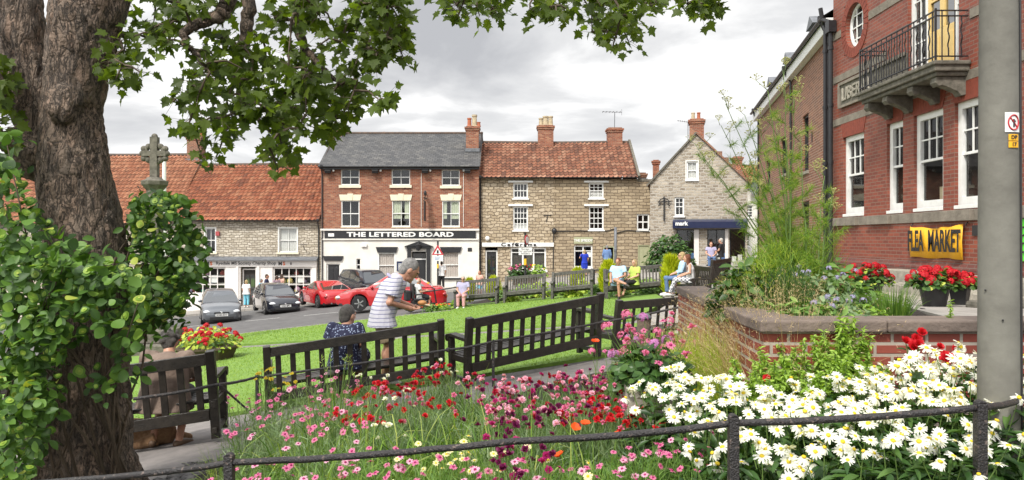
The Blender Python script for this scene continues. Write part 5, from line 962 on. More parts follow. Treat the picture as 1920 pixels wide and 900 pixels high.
# ---- mobility scooter
sl_ = gp(781, 28.9, .03); ms = thing('mobility_scooter', 'black mobility scooter on the road edge in front of the red saloon', 'scooter', sl_, R(-70)); b = MB(); b.box((0, .25, .17), (.5, 1.2, .12)); b.box((0, .0, .32), (.4, .4, .24)); b.build('chassis', 'plastic', ms, bev=.03); b = MB(); b.box((0, .08, .46), (.5, .45, .1)); b.build('seat', 'plastic', ms, bev=.03); b = MB(); b.box((0, -.17, .78), (.48, .09, .6)); b.build('backrest', 'plastic', ms, bev=.03)
b = MB(); b.tube([(0, .8, .2), (0, .7, .85)], .03, 8); b.tube([(-.25, .66, .88), (0, .7, .86), (.25, .66, .88)], .018, 8); b.build('tiller', 'plastic', ms); b = MB(); b.box((0, -.36, .62), (.42, .22, .4)); b.build('rucksack', 'c_black', ms, bev=.05)
for x in (-.26, .26):
    b = MB(); b.tube([(x, -.12, .66), (x, .2, .66)], .03, 8); b.build('armrest', 'plastic', ms)
    for y in (-.3, .75): b = MB(); b.lathe([(.06, -.05), (.15, -.05), (.15, .05), (.06, .05)], (x*1.02, y, .15), 16, axis='x'); b.build('wheel', 'rubber', ms)
# ---- market cross, lamp post, road signs
cx_ = W(290, 300, 21); mc = thing('market_cross', 'lichened stone market cross with knobbed arms on a tall shaft', 'monument', (cx_.x, cx_.y, zg(cx_.x, 21))); z0 = -zg(cx_.x, 21); Zc = lambda py: (450-py)/F*21+z0
b = MB(); b.lathe([(.26, 0), (.24, Zc(372))], (0, 0, 0), 8); b.b2((-1, -1, -.3), (1, 1, .35)); b.b2((-.65, -.65, .35), (.65, .65, .7)); b.build('shaft', 'darkstone', mc, bev=.03); b = MB(); b.lathe([(.25, Zc(372)), (.22, Zc(358)), (.36, Zc(347)), (.38, Zc(340)), (.25, Zc(337)), (.2, Zc(333))], (0, 0, 0), 8); b.build('capital', 'darkstone', mc)
b = MB(); b.b2((-.10, -.09, Zc(334)), (.10, .09, Zc(257))); b.b2((-.34, -.085, Zc(293)), (.34, .085, Zc(283)))
for x, z in ((-.34, 288), (.34, 288), (0, 256), (-.17, 275), (.17, 275), (-.17, 300), (.17, 300), (-.3, 279), (.3, 279), (-.3, 297), (.3, 297)): b.ell((x, 0, Zc(z)), (.088, .085, .088), 10, 8)
b.tube([(.25*math.cos(t), 0, Zc(288)+.27*math.sin(t)) for t in np.linspace(0, 2*PI, 21)], .06, 8); b.build('cross_head', 'darkstone', mc)
lp = gp(308, 24); lo_ = thing('lamp_post', 'slim white lamp post with curved top behind the market cross', 'street lamp', lp); zt = (450-283)/F*24-lp.z; b = MB(); b.tube([(0, 0, 0), (0, 0, zt-.2), (-.05, 0, zt-.05), (-.16, 0, zt+.02)], [.08, .06, .05, .05], 10); b.build('post', 'white', lo_); b = MB(); b.ell((-.22, 0, zt), (.16, .1, .07), 12, 8); b.build('lamp_head', 'white', lo_, smooth=True)
def signpost(px, d, ptop, label, plates):
    p = gp(px, d); s = thing('road_sign', label, 'road sign', p); zt = (450-ptop)/F*d-p.z; b = MB(); b.tube([(0, 0, 0), (0, 0, zt)], .05, 10); b.build('post', 'plastic', s); Zs = lambda py: (450-py)/F*d-p.z; plates(s, Zs, d); return s
MT['signblue'] = mat('sign_blue_grey', (.25, .36, .5), None, .5)
def pl1(s, Zs, d):
    b = MB(); h = .45; zc = Zs(474); b.prism([(-.34, Zs(478)), (.34, Zs(478)), (0, Zs(459))], -.075, -.06); t = b.build('warning_triangle', 'signred', s); b = MB(); b.prism([(-.21, Zs(476)), (.21, Zs(476)), (0, Zs(464.5))], -.085, -.077); w_ = b.build('triangle_face', 'white', t); b = MB(); b.b2((-.05, -.09, Zs(475)), (.05, -.087, Zs(469))); b.build('pictogram', 'black', t)
    b = MB(); b.b2((-.22, -.075, Zs(489)), (.22, -.055, Zs(479.5))); p = b.build('sign_plate', 'white', s); 
    for k in range(3): b = MB(); b.b2((-.17, -.081, Zs(482.4+k*2.4)), (.16-.05*k, -.077, Zs(481.2+k*2.4))); b.build('plate_line', 'signblue', p)
    b = MB(); b.lathe([(.055, Zs(503)), (.055, Zs(495))], (0, 0, 0), 10); b.build('yellow_band', 'yellow', s)
signpost(821, 42.3, 452, 'triangular warning sign on a dark post outside the pub', pl1)
def pl2(s, Zs, d):
    b = MB(); b.prism([(-.20+.0, Zs(452)), (-.06, Zs(436)), (.06, Zs(436)), (.2, Zs(452)), (.06, Zs(460)), (-.06, Zs(460))], -.075, -.06); 
    b = MB(); b.lathe([(.02, -.085), (.22, -.085), (.22, -.06), (.02, -.06)], (0, 0, Zs(450)), 20, axis='y'); t = b.build('round_sign', 'signred', s, rot=(0, 0, R(66))); b = MB(); b.lathe([(.01, -.095), (.16, -.095), (.16, -.086), (.01, -.086)], (0, 0, Zs(450)), 20, axis='y'); b.build('sign_face', 'white', t)
    b = MB(); b.b2((-.30, -.075, Zs(478)), (.30, -.055, Zs(464))); p = b.build('sign_plate', 'white', s)
    for tx, k in (('Except', 0), ('for permit', 1), ('holders', 2)): text(tx, p, 'black', (0, -.079, Zs(467+k*4)), .13, ext=.001)
    b = MB(); b.lathe([(.06, Zs(497)), (.06, Zs(485))], (0, 0, 0), 10); b.build('yellow_band', 'yellow', s)
signpost(985, 33.5, 436, 'white restriction sign below a round sign on dark post near the cafe', pl2)
sp_ = gp(1154, 41); s = thing('steel_post', 'plain grey steel post in front of the craft shop', 'post', sp_); b = MB(); zt = (450-426)/F*41-sp_.z; b.tube([(0, 0, 0), (0, 0, zt)], .075, 12); b.lathe([(.08, zt-1.35), (.09, zt-1.3), (.09, zt-1.2), (.08, zt-1.15)], (0, 0, 0), 12); b.build('shaft', 'lead', s, smooth=True)
rs = gp(1206, 607); b = MB()
bw = gp(1206, 11.5); bo2 = thing('wooden_bollard', 'short round wooden bollard with dark cap in the flower bed', 'bollard', (W(1207, 600, 9.4).x, 9.4, W(1207, 636, 9.4).z-.1)); b = MB(); b.lathe([(.085, 0), (.085, .34), (.08, .36)], (0, 0, 0), 14); b.build('post', mat('weathered_post_wood', (.20, .15, .11), (.11, .08, .06), .85, 12, .5), bo2, smooth=False); b = MB(); b.lathe([(.1, .361), (.1, .385), (.06, .42), (.01, .425)], (0, 0, 0), 14); b.build('cap', 'lead', bo2, smooth=True)
# low metal rail beyond the far benches
railing('thin dark rail behind the couple on the far bench', [gp(1112, 29.6, .95), gp(1135, 29.6, .95), gp(1260, 27.5, .95)], [(gp(1114, 29.6, .95), .0), (gp(1258, 27.5, .95), 0)], r=.03, m='black', pw=.06)
railing('low dark rail by the road behind the elderly woman', [gp(792, 29.5, .72), gp(856, 29.4, .8)], [(gp(857, 29.4, .8), .05)], r=.025, m='black', pw=.07)
# ================================================================ VEGETATION
lawn1 = [(-30, 7.0), (-5.6, 8.6), (-3.2, 9.65), (-.9, 10.3), (1.3, 11.0), (2.9, 12.0), (2.6, 15.6), (-.1, 16.6), (-7.3, 19.5), (-13, 20.8), (-30, 21)]
lawn2 = [(-13, 22.0), (-7.3, 20.6), (-.1, 17.6), (2.7, 16.6), (4.6, 22.2), (4.9, 25.5), (3.4, 29.5), (-1.9, 29.6), (-2.2, 27), (-5.5, 26.3), (-9.5, 25.1), (-13, 23.2)]
def nrm(a): return a/np.maximum(np.linalg.norm(a, axis=-1, keepdims=True), 1e-9)
def frames(nv, yv):
    nv = nrm(nv); x = nrm(np.cross(yv, nv)); y = np.cross(nv, x); return np.stack([x, y, nv], 2)
def scatter(tV, tF, P, M, S):
    V = np.einsum('nij,kj->nki', M, tV)*np.asarray(S)[:, None, None]+P[:, None, :]; k = len(tV); off = (np.arange(len(P))*k)[:, None, None]
    return V.reshape(-1, 3), [(np.array(f)[None]+off).reshape(-1, np.array(f).shape[1]) for f in tF]
class VB:
    def __init__(s): s.V = []; s.F = {}; s.C = {}; s.n = 0; s.M = {}
    def add(s, V, Fl, col, mi=0):
        for f in Fl:
            k = f.shape[1]; s.F.setdefault(k, []).append(f+s.n); m = len(f)
            c = np.asarray(col); c = np.repeat(c, m//len(c)) if c.ndim and len(c) != m else (np.full(m, float(c)) if not c.ndim else c); s.C.setdefault(k, []).append(c); s.M.setdefault(k, []).append(np.full(m, mi))
        s.V.append(V); s.n += len(V)
    def build(s, name, m, parent=None, smooth=False):
        ks = sorted(s.F); return npmesh(name, np.concatenate(s.V), [np.concatenate(s.F[k]) for k in ks], m, np.concatenate([np.concatenate(s.C[k]) for k in ks]), parent, smooth, mi=np.concatenate([np.concatenate(s.M[k]) for k in ks]).astype(np.int32))
def leaf_tpl(w=.35, fold=.12, droop=.15, n=4):
    ys = np.linspace(0, 1, n+1); wd = w*np.sin(PI*np.clip(ys*.94+.04, 0, 1))**.8; V = [];
    for y, a in zip(ys, wd): V += [(-a, y, fold*a/w-droop*y*y), (0, y, -droop*y*y), (a, y, fold*a/w-droop*y*y)]
    return np.array(V), [np.array([(3*i+j, 3*i+j+1, 3*i+j+4, 3*i+j+3) for i in range(n) for j in (0, 1)])]
def blades(P, D, L, Wd, bend, seg=4, side=None):
    """P base (n,3), D initial dir (n,3), L length, bend (n,) downward curl"""
    n = len(P); D = nrm(D); side = nrm(np.cross(D, rng.normal(size=(n, 3)))) if side is None else side; pts = [P]; d = D.copy(); p = P.copy()
    for i in range(seg): d = nrm(d+np.array([0, 0, -1.])*(bend[:, None]*(i+.5)/seg)); p = p+d*(L/seg)[:, None]; pts.append(p)
    V = []
    for i, q in enumerate(pts): w = Wd*(1-(i/seg)**1.6*.93)*.5; V += [q-side*w[:, None], q+side*w[:, None]]
    V = np.stack(V, 1); k = 2*(seg+1); fq = np.array([(2*i, 2*i+1, 2*i+3, 2*i+2) for i in range(seg)]); return V.reshape(-1, 3), [(fq[None]+(np.arange(n)*k)[:, None, None]).reshape(-1, 4)], pts[-1], d
def rdir(n, up=0.0): v = rng.normal(size=(n, 3)); v = nrm(v); v[:, 2] += up; return nrm(v)
def inpoly(p, poly):
    x, y = p[:, 0], p[:, 1]; r = np.zeros(len(p), bool); q = np.array(poly); j = len(q)-1
    for i in range(len(q)):
        c = ((q[i, 1] > y) != (q[j, 1] > y)) & (x < (q[j, 0]-q[i, 0])*(y-q[i, 1])/(q[j, 1]-q[i, 1]+1e-12)+q[i, 0]); r ^= c; j = i
    return r
def Wn(px, py, d): return np.stack([(px-960)/F*d, d, (450-py)/F*d], 1)
MT['lf_tree'] = leafmat('sycamore_leaf', [(.05, .08, .012), (.09, .14, .018), (.15, .21, .028)], .6)
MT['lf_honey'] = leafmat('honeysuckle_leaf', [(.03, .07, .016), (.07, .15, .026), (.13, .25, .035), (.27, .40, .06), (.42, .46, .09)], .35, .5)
MT['lf_grass'] = leafmat('grass_blade', [(.05, .11, .018), (.10, .20, .028), (.20, .32, .05), (.38, .43, .12)], .35)
MT['lf_lime'] = leafmat('lime_grass_blade', [(.20, .32, .03), (.36, .48, .05), (.55, .60, .12)], .35)
MT['lf_straw'] = leafmat('dry_feathery_grass', [(.30, .20, .10), (.46, .34, .18), (.6, .48, .28)], .25)
MT['lf_fine'] = leafmat('fine_green_foliage', [(.05, .11, .02), (.12, .23, .045), (.22, .35, .08)], .3)
MT['lf_glauc'] = leafmat('grey_green_foliage', [(.09, .16, .07), (.19, .28, .13), (.33, .42, .24)], .3)
MT['lf_dark'] = leafmat('dark_green_leaf', [(.018, .05, .012), (.04, .095, .02), (.09, .17, .035)], .25, .4)
MT['lf_weed'] = leafmat('light_green_leaf', [(.12, .22, .03), (.22, .36, .05), (.34, .48, .09)], .35)
MT['lf_gold'] = leafmat('golden_conifer_foliage', [(.22, .28, .01), (.42, .48, .015), (.62, .64, .03)], .3)
MT['lf_fennel'] = leafmat('fennel_foliage', [(.08, .17, .02), (.19, .32, .04), (.40, .47, .06)], .4)
MT['stem'] = mat('green_stem', (.12, .20, .04), (.08, .13, .03), .6, 9); MT['woodstem'] = mat('brown_stem', (.10, .07, .045), (.06, .045, .03), .8, 9, .3)
for k, c in dict(pink=(.66, .18, .34), palepink=(.72, .38, .52), magenta=(.42, .02, .16), red=(.55, .012, .022), crimson=(.38, .008, .03), purple=(.15, .008, .07), white=(.80, .80, .76), cream=(.78, .72, .42), yellow=(.85, .66, .04), orange=(.80, .10, .012), mauve=(.5, .2, .45), lilac=(.36, .34, .52)).items():
    MT['fl_'+k] = leafmat('petal_'+k, [tuple(x*.82 for x in c), c], .3, .55)
# ---- bark
m, t, p, o = nt('sycamore_bark'); p.inputs['Roughness'].default_value = .9; co = coord(t); mp = N(t, 'Mapping', {0: co}); mp.inputs['Scale'].default_value = (13, 13, 5.0)
dn = N(t, 'TexNoise', {'Vector': co, 'Scale': 4, 'Detail': 4}); dd = mix(t, 1.1, mp.outputs[0], dn.outputs[1], 'ADD'); v1 = N(t, 'TexVoronoi', {'Vector': dd, 'Scale': 1.3}, feature='DISTANCE_TO_EDGE'); v2 = N(t, 'TexVoronoi', {'Vector': dd, 'Scale': 1.3})
nb = noise(t, 3, 6, co); nf = noise(t, 42, 5, co); base = ramp(t, nb, [(.3, (.115, .088, .068)), (.5, (.19, .14, .105)), (.7, (.27, .20, .155))]); base = mix(t, .35, base, ramp(t, v2.outputs[1], [(.2, (.10, .085, .07)), (.55, (.2, .145, .105)), (.9, (.30, .19, .13))]))
mp2 = N(t, 'Mapping', {0: co}); mp2.inputs['Scale'].default_value = (1, 1, .24); ck = N(t, 'TexNoise', {'Vector': mp2.outputs[0], 'Scale': 17, 'Detail': 7, 'Roughness': .62, 'Distortion': 1.2}); rg = N(t, 'Math', {0: N(t, 'Math', {0: ck.outputs[0], 1: .5}, operation='SUBTRACT').outputs[0]}, operation='ABSOLUTE'); crk = ramp(t, rg.outputs[0], [(0, (0, 0, 0)), (.045, (1, 1, 1))]); base = mix(t, N(t, 'Math', {0: 1.0, 1: crk}, operation='SUBTRACT').outputs[0], base, (.045, .035, .028)); base = mix(t, ramp(t, nf, [(.5, (0, 0, 0)), (.75, (.4, .4, .4))]), base, (.07, .055, .045)); t.links.new(base, p.inputs['Base Color'])
hh = N(t, 'Math', {0: ramp(t, v1.outputs[0], [(0, (.6, .6, .6)), (.1, (1, 1, 1))]), 1: N(t, 'Math', {0: crk, 1: .8, 2: nf}, operation='MULTIPLY_ADD').outputs[0]}); bump(t, p, hh.outputs[0], .8, .03); MT['bark'] = m
# ---- the tree
D = 6.0; K = D/F
def pxp(a, dy=0): return [((x-960)*K, D+dy, (450-y)*K) for x, y, r in a], [r*K*.86 for x, y, r in a]
tr = thing('sycamore_tree', 'big sycamore tree with flaking brown bark and leafy boughs overhead', 'tree', ((165-960)*K, D, zg(-3.4, 6)-.1)); tb = Vector(tr.location)
mb = MB(); main = [(168, 1010, 108), (167, 940, 98), (165, 860, 90), (163, 700, 83), (165, 600, 83), (163, 500, 82), (150, 400, 78), (143, 330, 73), (138, 260, 67), (135, 200, 61), (150, 100, 65), (174, 0, 74), (212, -150, 68), (260, -400, 56), (330, -700, 42), (420, -1000, 25)]
left = [(122, 360, 55), (72, 260, 56), (40, 180, 50), (24, 100, 47), (16, 0, 50), (-5, -150, 50), (-60, -400, 42), (-160, -700, 30)]
for a, dy_ in ((main, 0), (left, .12)): q, r = pxp(a, dy_); mb.tube([Vector(v)-tb for v in q], r, 24); [mb.ell(Vector(v)-tb, (rr_,)*3, 16, 10) for v, rr_ in zip(q[1:-1], r[1:-1])]
for (x, y, r, dy) in ((40, 268, 30, -.08), (155, 195, 30, -.2), (150, 215, 26, -.24), (70, 300, 36, -.05), (205, 100, 20, -.05)): mb.ell(Vector(((x-960)*K, D+dy, (450-y)*K))-tb, (r*K,)*3, 14, 10)
for a in np.linspace(0, 2*PI, 8): mb.tube([(.22*math.cos(a), .22*math.sin(a), .4), (.36*math.cos(a), .36*math.sin(a), .1), (.6*math.cos(a), .6*math.sin(a), -.15)], [.15, .12, .07], 10)
trk = fuse('trunk', mb, 'bark', tr, .021, 3); me = trk.data; co_ = np.zeros(len(me.vertices)*3, np.float32); nn_ = np.zeros_like(co_); me.vertices.foreach_get('co', co_); me.vertex_normals.foreach_get('vector', nn_); co_ = co_.reshape(-1, 3); nn_ = nn_.reshape(-1, 3)
hs_ = np.empty(len(co_))
for i, c in enumerate(co_):
    w_ = mnoise.noise(Vector(c)*2.1); w2 = mnoise.noise(Vector(c)*6+Vector((9, 3, 1))); q = Vector((c[0]*11+w_*1.5+w2*.9, c[1]*11+w2*.9, c[2]*3.4+w_+w2)); d_ = mnoise.voronoi(q)[0]; hs_[i] = .007*min(1, (d_[1]-d_[0])*3)+.03*w_+.014*w2-.018*max(0, 1-abs(mnoise.noise(Vector((c[0]*9+w2, c[1]*9, c[2]*1.7+w_))))*9)+.010*mnoise.noise(Vector((c[0]*26, c[1]*26, c[2]*11)))
me.vertices.foreach_set('co', (co_+nn_*hs_[:, None]).astype(np.float32).ravel()); me.update()
# crown: twig clusters inside the bough volume, linked back to the boughs
boughs = [[(300, -560, 6.0), (380, -260, 5.9), (440, -60, 5.8), (425, 10, 5.8), (410, 32, 5.75), (372, 45, 5.7), (346, 60, 5.7), (347, 82, 5.65), (372, 105, 5.6), (384, 130, 5.6)], [(300, -560, 6.0), (390, -330, 6.2), (450, -100, 6.3), (466, 20, 6.3), (462, 75, 6.3), (447, 110, 6.3), (445, 150, 6.25), (450, 182, 6.2), (478, 215, 6.1), (505, 245, 6.0)], [(300, -560, 6.0), (450, -330, 6.0), (560, -120, 6.1), (562, 0, 6.1), (558, 40, 6.1), (570, 92, 6.1), (594, 120, 6.1), (625, 145, 6.1), (672, 168, 6.1)],
          [(300, -560, 6.0), (600, -420, 6.4), (800, -200, 6.6), (900, -60, 6.6), (1000, -10, 6.6), (1090, -5, 6.6)], [(300, -560, 6), (700, -480, 5.6), (1050, -260, 5.4), (1200, -80, 5.4), (1290, -20, 5.5)], [(-60, -400, 6), (-150, -300, 5.7), (-100, -60, 5.6), (-30, 80, 5.6), (10, 180, 5.6)], [(300, -560, 6), (560, -300, 7.0), (690, -100, 7.1), (720, 0, 7.1), (725, 60, 7.0)]]
nodes = []; bm_ = MB()
for b in boughs:
    pts = [W(*q) for q in b]; fine = []
    for i in range(len(pts)-1):
        for k in range(6): fine.append(lerp(pts[i], pts[i+1], k/6)+Vector((random.uniform(-.012, .012), random.uniform(-.03, .03), random.uniform(-.012, .012))))
    fine.append(pts[-1]); n = len(fine); rad = [.075*(1-i/n)**1.3+.014 for i in range(n)]; bm_.tube([v-tb for v in fine], rad, 8); nodes += [(v, .014) for v in fine[int(n*.2):]]
polyA = [(196, 62), (215, 40), (232, -40), (765, -40), (772, 20), (768, 60), (786, 96), (760, 116), (716, 112), (728, 150), (732, 182), (702, 226), (660, 232), (622, 262), (575, 272), (560, 268), (530, 298), (510, 300), (470, 282), (436, 270), (400, 304), (372, 290), (345, 258), (318, 250), (270, 236), (200, 222), (196, 200), (203, 130)]
polyB = [(832, -40), (838, 20), (862, 40), (905, 40), (942, 62), (985, 42), (1030, 26), (1042, 48), (1090, 62), (1135, 72), (1195, 92), (1215, 62), (1195, 14), (1260, 30), (1305, 36), (1345, 18), (1372, 0), (1375, -40)]
polyC = [(0, 120), (22, 190), (30, 300), (5, 300), (-60, 280), (-60, 60)]
def sample(poly, n, d0, d1, gap=0):
    q = np.array(poly); out_ = []
    while len(out_) < n:
        a = np.array([rng.uniform(q[:, 0].min(), q[:, 0].max()), rng.uniform(q[:, 1].min(), q[:, 1].max())])
        if not inpoly(a[None], poly)[0]: continue
        if gap and mnoise.noise(Vector((a[0]/55, a[1]/55, 2.3)))*.5+.5+ (a[1]/300)*.10-.06 > gap: continue
        out_.append((a[0], a[1], rng.uniform(d0, d1)))
    return [W(*v) for v in out_]
cl = sample(polyA, 215, 5.5, 6.7, .55)+sample(polyB, 78, 5.6, 6.9)+sample(polyC, 22, 5.4, 6.0)
for k in range(130): cl.append(W(rng.uniform(-700, 1700), rng.uniform(-1100, -75), rng.uniform(3.4, 9)))
cl.append(W(522, 322, 5.8)); cl.append(W(1145, 100, 6)); cl.sort(key=lambda v: (v-W(420, -300, 6.0)).length); LP = []; LD = []; tw = MB(); node_a = np.array([list(v) for v, _ in nodes])
for v in cl:
    dist = np.linalg.norm(node_a-np.array(v), axis=1); j = int(dist.argmin()); a = Vector(node_a[j]); L = (v-a).length; mid = lerp(a, v, .5)+Vector((random.uniform(-.1, .1)*L, random.uniform(-.1, .1)*L, .14*L)); q = [a, lerp(a, mid, .55), mid, lerp(mid, v, .6), v]
    tw.tube([x-tb for x in q], [.012, .010, .008, .006, .0035], 5); node_a = np.vstack([node_a, [list(x) for x in q[1:]]]); d = (v-mid).normalized(); nl = random.randint(9, 15)
    for k in range(nl):
        t_ = random.uniform(-.15, 1.1)**1; base = lerp(mid, v, .15+.85*min(1, max(0, t_))); off = Vector((random.gauss(0, 1), random.gauss(0, 1), random.gauss(-.1, .7))).normalized()*random.uniform(.03, .15); e = base+off
        tw.tube([base-tb, e-tb], [.0018, .0013], 3, cap=False); LP.append(e); LD.append((off+d*.06+Vector((0, 0, -.05))).normalized())
bo = bm_.build('bough', 'bark', tr, smooth=True); two = tw.build('twigs', 'woodstem', tr); two['kind'] = 'stuff'
out = [(0, .0), (.10, -.02), (.30, -.06), (.26, .12), (.52, .16), (.40, .30), (.60, .52), (.34, .52), (.30, .62), (.20, .60), (.16, .78), (0, 1.02)]
V = np.array([(x, y, .09*abs(x)-.12*y*y) for x, y in out]+[(0, .35, -.02)]); ri = list(range(12)); c = 12; Vm = V.copy(); Vm[:, 0] *= -1; tV = np.concatenate([V, Vm]); fr_ = [(12, i, i+1) for i in range(11)]; fl_ = [(25, 13+i+1, 13+i) for i in range(11)]; tF = [np.array(fr_+fl_)]
P = np.array([list(v-tb) for v in LP]); LDn = np.array([list(v) for v in LD]); n = len(P); nv = nrm(rng.normal(size=(n, 3))*.55+np.array([0, -.62, .45])); Mx = frames(nv, LDn); S = rng.uniform(.062, .10, n); vb = VB(); Vv, Ff = scatter(tV, tF, P, Mx, S); vb.add(Vv, Ff, np.repeat(np.clip(rng.normal(.45, .25, n), 0, 1), 22)); vb.build('crown', 'lf_tree', tr)
# ---- honeysuckle round the trunk
hp = thing('honeysuckle', 'honeysuckle with round paired leaves climbing round the tree trunk', 'climber', ((60-960)*K, 5.4, zg(-3.9, 5.4))); hb = Vector(hp.location)
H1 = [(-80, 250), (10, 240), (40, 330), (75, 400), (150, 450), (200, 485), (250, 480), (280, 560), (275, 650), (250, 670), (215, 600), (190, 560), (130, 590), (120, 680), (100, 800), (60, 905), (-80, 905)]; H2 = [(243, 370), (300, 355), (345, 372), (378, 430), (392, 480), (372, 520), (345, 590), (300, 610), (260, 615), (238, 600), (243, 480)]; H3 = [(130, 700), (180, 640), (250, 640), (300, 680), (250, 715), (210, 770), (150, 760)]
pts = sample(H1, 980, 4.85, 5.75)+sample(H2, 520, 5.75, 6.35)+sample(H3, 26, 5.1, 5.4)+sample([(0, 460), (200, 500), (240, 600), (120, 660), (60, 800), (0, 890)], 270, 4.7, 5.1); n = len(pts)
a = np.linspace(0, 2*PI, 13)[:-1]; dv_ = np.array([(math.cos(t_)*.5*(1+.10*math.cos(2*t_)), math.sin(t_)*.42*(1-.12*math.cos(2*t_)), .13*math.cos(t_)**2) for t_ in a]+[(0, 0, 0)]); dF = [np.array([(12, k, (k+1) % 12) for k in range(12)])]
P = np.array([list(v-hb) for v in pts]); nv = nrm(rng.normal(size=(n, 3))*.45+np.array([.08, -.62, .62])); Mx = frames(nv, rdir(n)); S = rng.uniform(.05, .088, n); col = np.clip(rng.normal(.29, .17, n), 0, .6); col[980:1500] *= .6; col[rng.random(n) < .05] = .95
vb = VB(); Vv, Ff = scatter(dv_, dF, P, Mx, S); vb.add(Vv, Ff, np.repeat(col, 12))
sel = np.nonzero(rng.random(n) < .34)[0]; Vv, Ff = scatter(dv_*np.array([.62, .62, .5])+np.array([0, 0, .10]), dF, P[sel], Mx[sel], S[sel]); vb.add(Vv, Ff, np.repeat(np.clip(rng.normal(.68, .06, len(sel)), .5, .85), 12)); Vv, Ff = scatter(dv_*np.array([.2, .2, .2])+np.array([0, 0, .2]), dF, P[sel], Mx[sel], S[sel]); vb.add(Vv, Ff, np.repeat(rng.uniform(.85, 1, len(sel)), 12))
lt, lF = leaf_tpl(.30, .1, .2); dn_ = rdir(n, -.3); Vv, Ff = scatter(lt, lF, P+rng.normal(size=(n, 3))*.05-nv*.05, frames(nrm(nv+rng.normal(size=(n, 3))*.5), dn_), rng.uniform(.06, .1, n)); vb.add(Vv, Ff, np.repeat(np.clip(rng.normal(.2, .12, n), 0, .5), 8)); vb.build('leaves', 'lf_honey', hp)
sm = MB()
for k in range(46): 
    e = random.choice(pts)-hb; b0 = Vector((random.uniform(-.5, .9), random.uniform(.1, .8), random.uniform(0, .3))); sm.tube([b0, lerp(b0, e, .35)+Vector((random.uniform(-.15, .15), random.uniform(-.1, .1), .2)), lerp(b0, e, .7)+Vector((random.uniform(-.1, .1), -.05, .1)), e], [.012, .009, .006, .003], 6)
for k in range(7): x = -.02+random.uniform(0, .12); sm.tube([Vector(((248-960)*K+random.uniform(-.05, .03), 5.72+random.uniform(-.05, .1), zz_))-hb+Vector((.02*math.sin(zz_*7+k), 0, 0)) for zz_ in np.linspace(-2.2, -.1, 12)], .008, 5)
so2 = sm.build('stems', 'woodstem', hp, smooth=True)
# ---- flower heads (shared meshes)
FM = {}
def ringpet(n, r0, r1, w, lift, droop, col, jag=0, twist=0.0):
    vb = VB(); tV_ = np.array([(-w*.45, 0, 0), (w*.45, 0, 0), (-w*.5, .55, .02), (w*.5, .55, .02), (-w*.28, 1, -droop), (w*.28, 1, -droop)]); tF_ = [np.array([(0, 1, 3, 2), (2, 3, 5, 4)])]
    az = np.arange(n)*2*PI/n+rng.normal(size=n)*.08; d_ = np.stack([np.cos(az), np.sin(az), np.full(n, lift)+rng.normal(size=n)*.07*(1+jag)], 1); nv_ = np.stack([-np.cos(az)*lift, -np.sin(az)*lift, np.ones(n)], 1)+rng.normal(size=(n, 3))*.1*(1+jag)
    Lp = (r1-r0)*(1+rng.normal(size=n)*.06); tt = tV_.copy(); V_, F_ = scatter(tt, tF_, d_*r0, frames(nv_, nrm(d_)), Lp); vb.add(V_, F_, np.repeat(rng.random(n), 2)); return vb
def fmesh(key, kind, m, m2=None, lift=-.03):
    o = thing(key, 'x', 'x'); parts = []
    if kind == 'shasta': ob = ringpet(20, .008, .044, .32, lift, .12, 0, .6).build('flower', m); c = MB(); c.ell((0, 0, .003), (.0125, .0125, .007), 10, 6); ce = c.build('flower_centre', m2, ob, smooth=True)
    if kind == 'marg': ob = ringpet(14, .005, .027, .42, .12, .1, 0).build('flower', m); c = MB(); c.ell((0, 0, .003), (.009, .009, .007), 8, 6); ce = c.build('flower_centre', m2, ob, smooth=True)
    if kind == 'carn':
        vb = VB()
        for (nn, r1, lf) in ((9, .025, .15), (8, .022, .7), (6, .016, 1.6)):
            q = ringpet(nn, .003, r1, .75, lf, -.1, 0, 2.5); vb.add(np.concatenate(q.V), [np.concatenate(q.F[4])], np.concatenate(q.C[4]))
        ob = vb.build('flower', m)
    if kind == 'poppy':
        vb = VB(); q = ringpet(6, .003, .045, 1.1, .55, -.1, 0, 1); vb.add(np.concatenate(q.V), [np.concatenate(q.F[4])], np.concatenate(q.C[4])); ob = vb.build('flower', m)
    if kind == 'rose':
        vb = VB()
        for (nn, r1, lf) in ((7, .034, .2), (6, .03, .8), (5, .022, 1.6), (4, .014, 3)):
            q = ringpet(nn, .003, r1, .95, lf, -.15, 0, 1); vb.add(np.concatenate(q.V), [np.concatenate(q.F[4])], np.concatenate(q.C[4]))
        ob = vb.build('flower', m)
    if kind == 'umbel':
        vb = VB(); ns = 16; dirs = rdir(ns, .8)*.034; tV2, tF2 = leaf_tpl(.45, .1, .1, 2)
        for d_ in dirs: az = rng.normal(size=(5, 3)); V_, F_ = scatter(tV2, tF2, np.tile(d_, (5, 1)), frames(np.tile(nrm(d_), (5, 1))+az*.2, nrm(az)), np.full(5, .017)); vb.add(V_, F_, np.repeat(rng.random(5), 4))
        ob = vb.build('flower', m)
    bpy.data.objects.remove(o); FM[key] = ob; return ob
def fput(key, par, loc, nv, s=1.0):
    src = FM[key]; o = src.copy(); COL.objects.link(o); o.parent = par; o.location = loc; o.rotation_euler = (Vector(nv).to_track_quat('Z', 'Y') @ Euler((0, 0, random.uniform(0, 6.3))).to_quaternion()).to_euler(); o.scale = (s,)*3
    for ch in src.children: c = ch.copy(); COL.objects.link(c); c.parent = o
    return o
for i in range(4): fmesh('shasta%d' % i, 'shasta', 'fl_white', 'fl_yellow', (-.03, -.03, .1, -.75)[i])
for k in ('pink', 'palepink', 'yellow', 'cream'): fmesh('marg_'+k, 'marg', 'fl_'+k, 'fl_yellow' if k in ('yellow', 'cream') else 'fl_magenta')
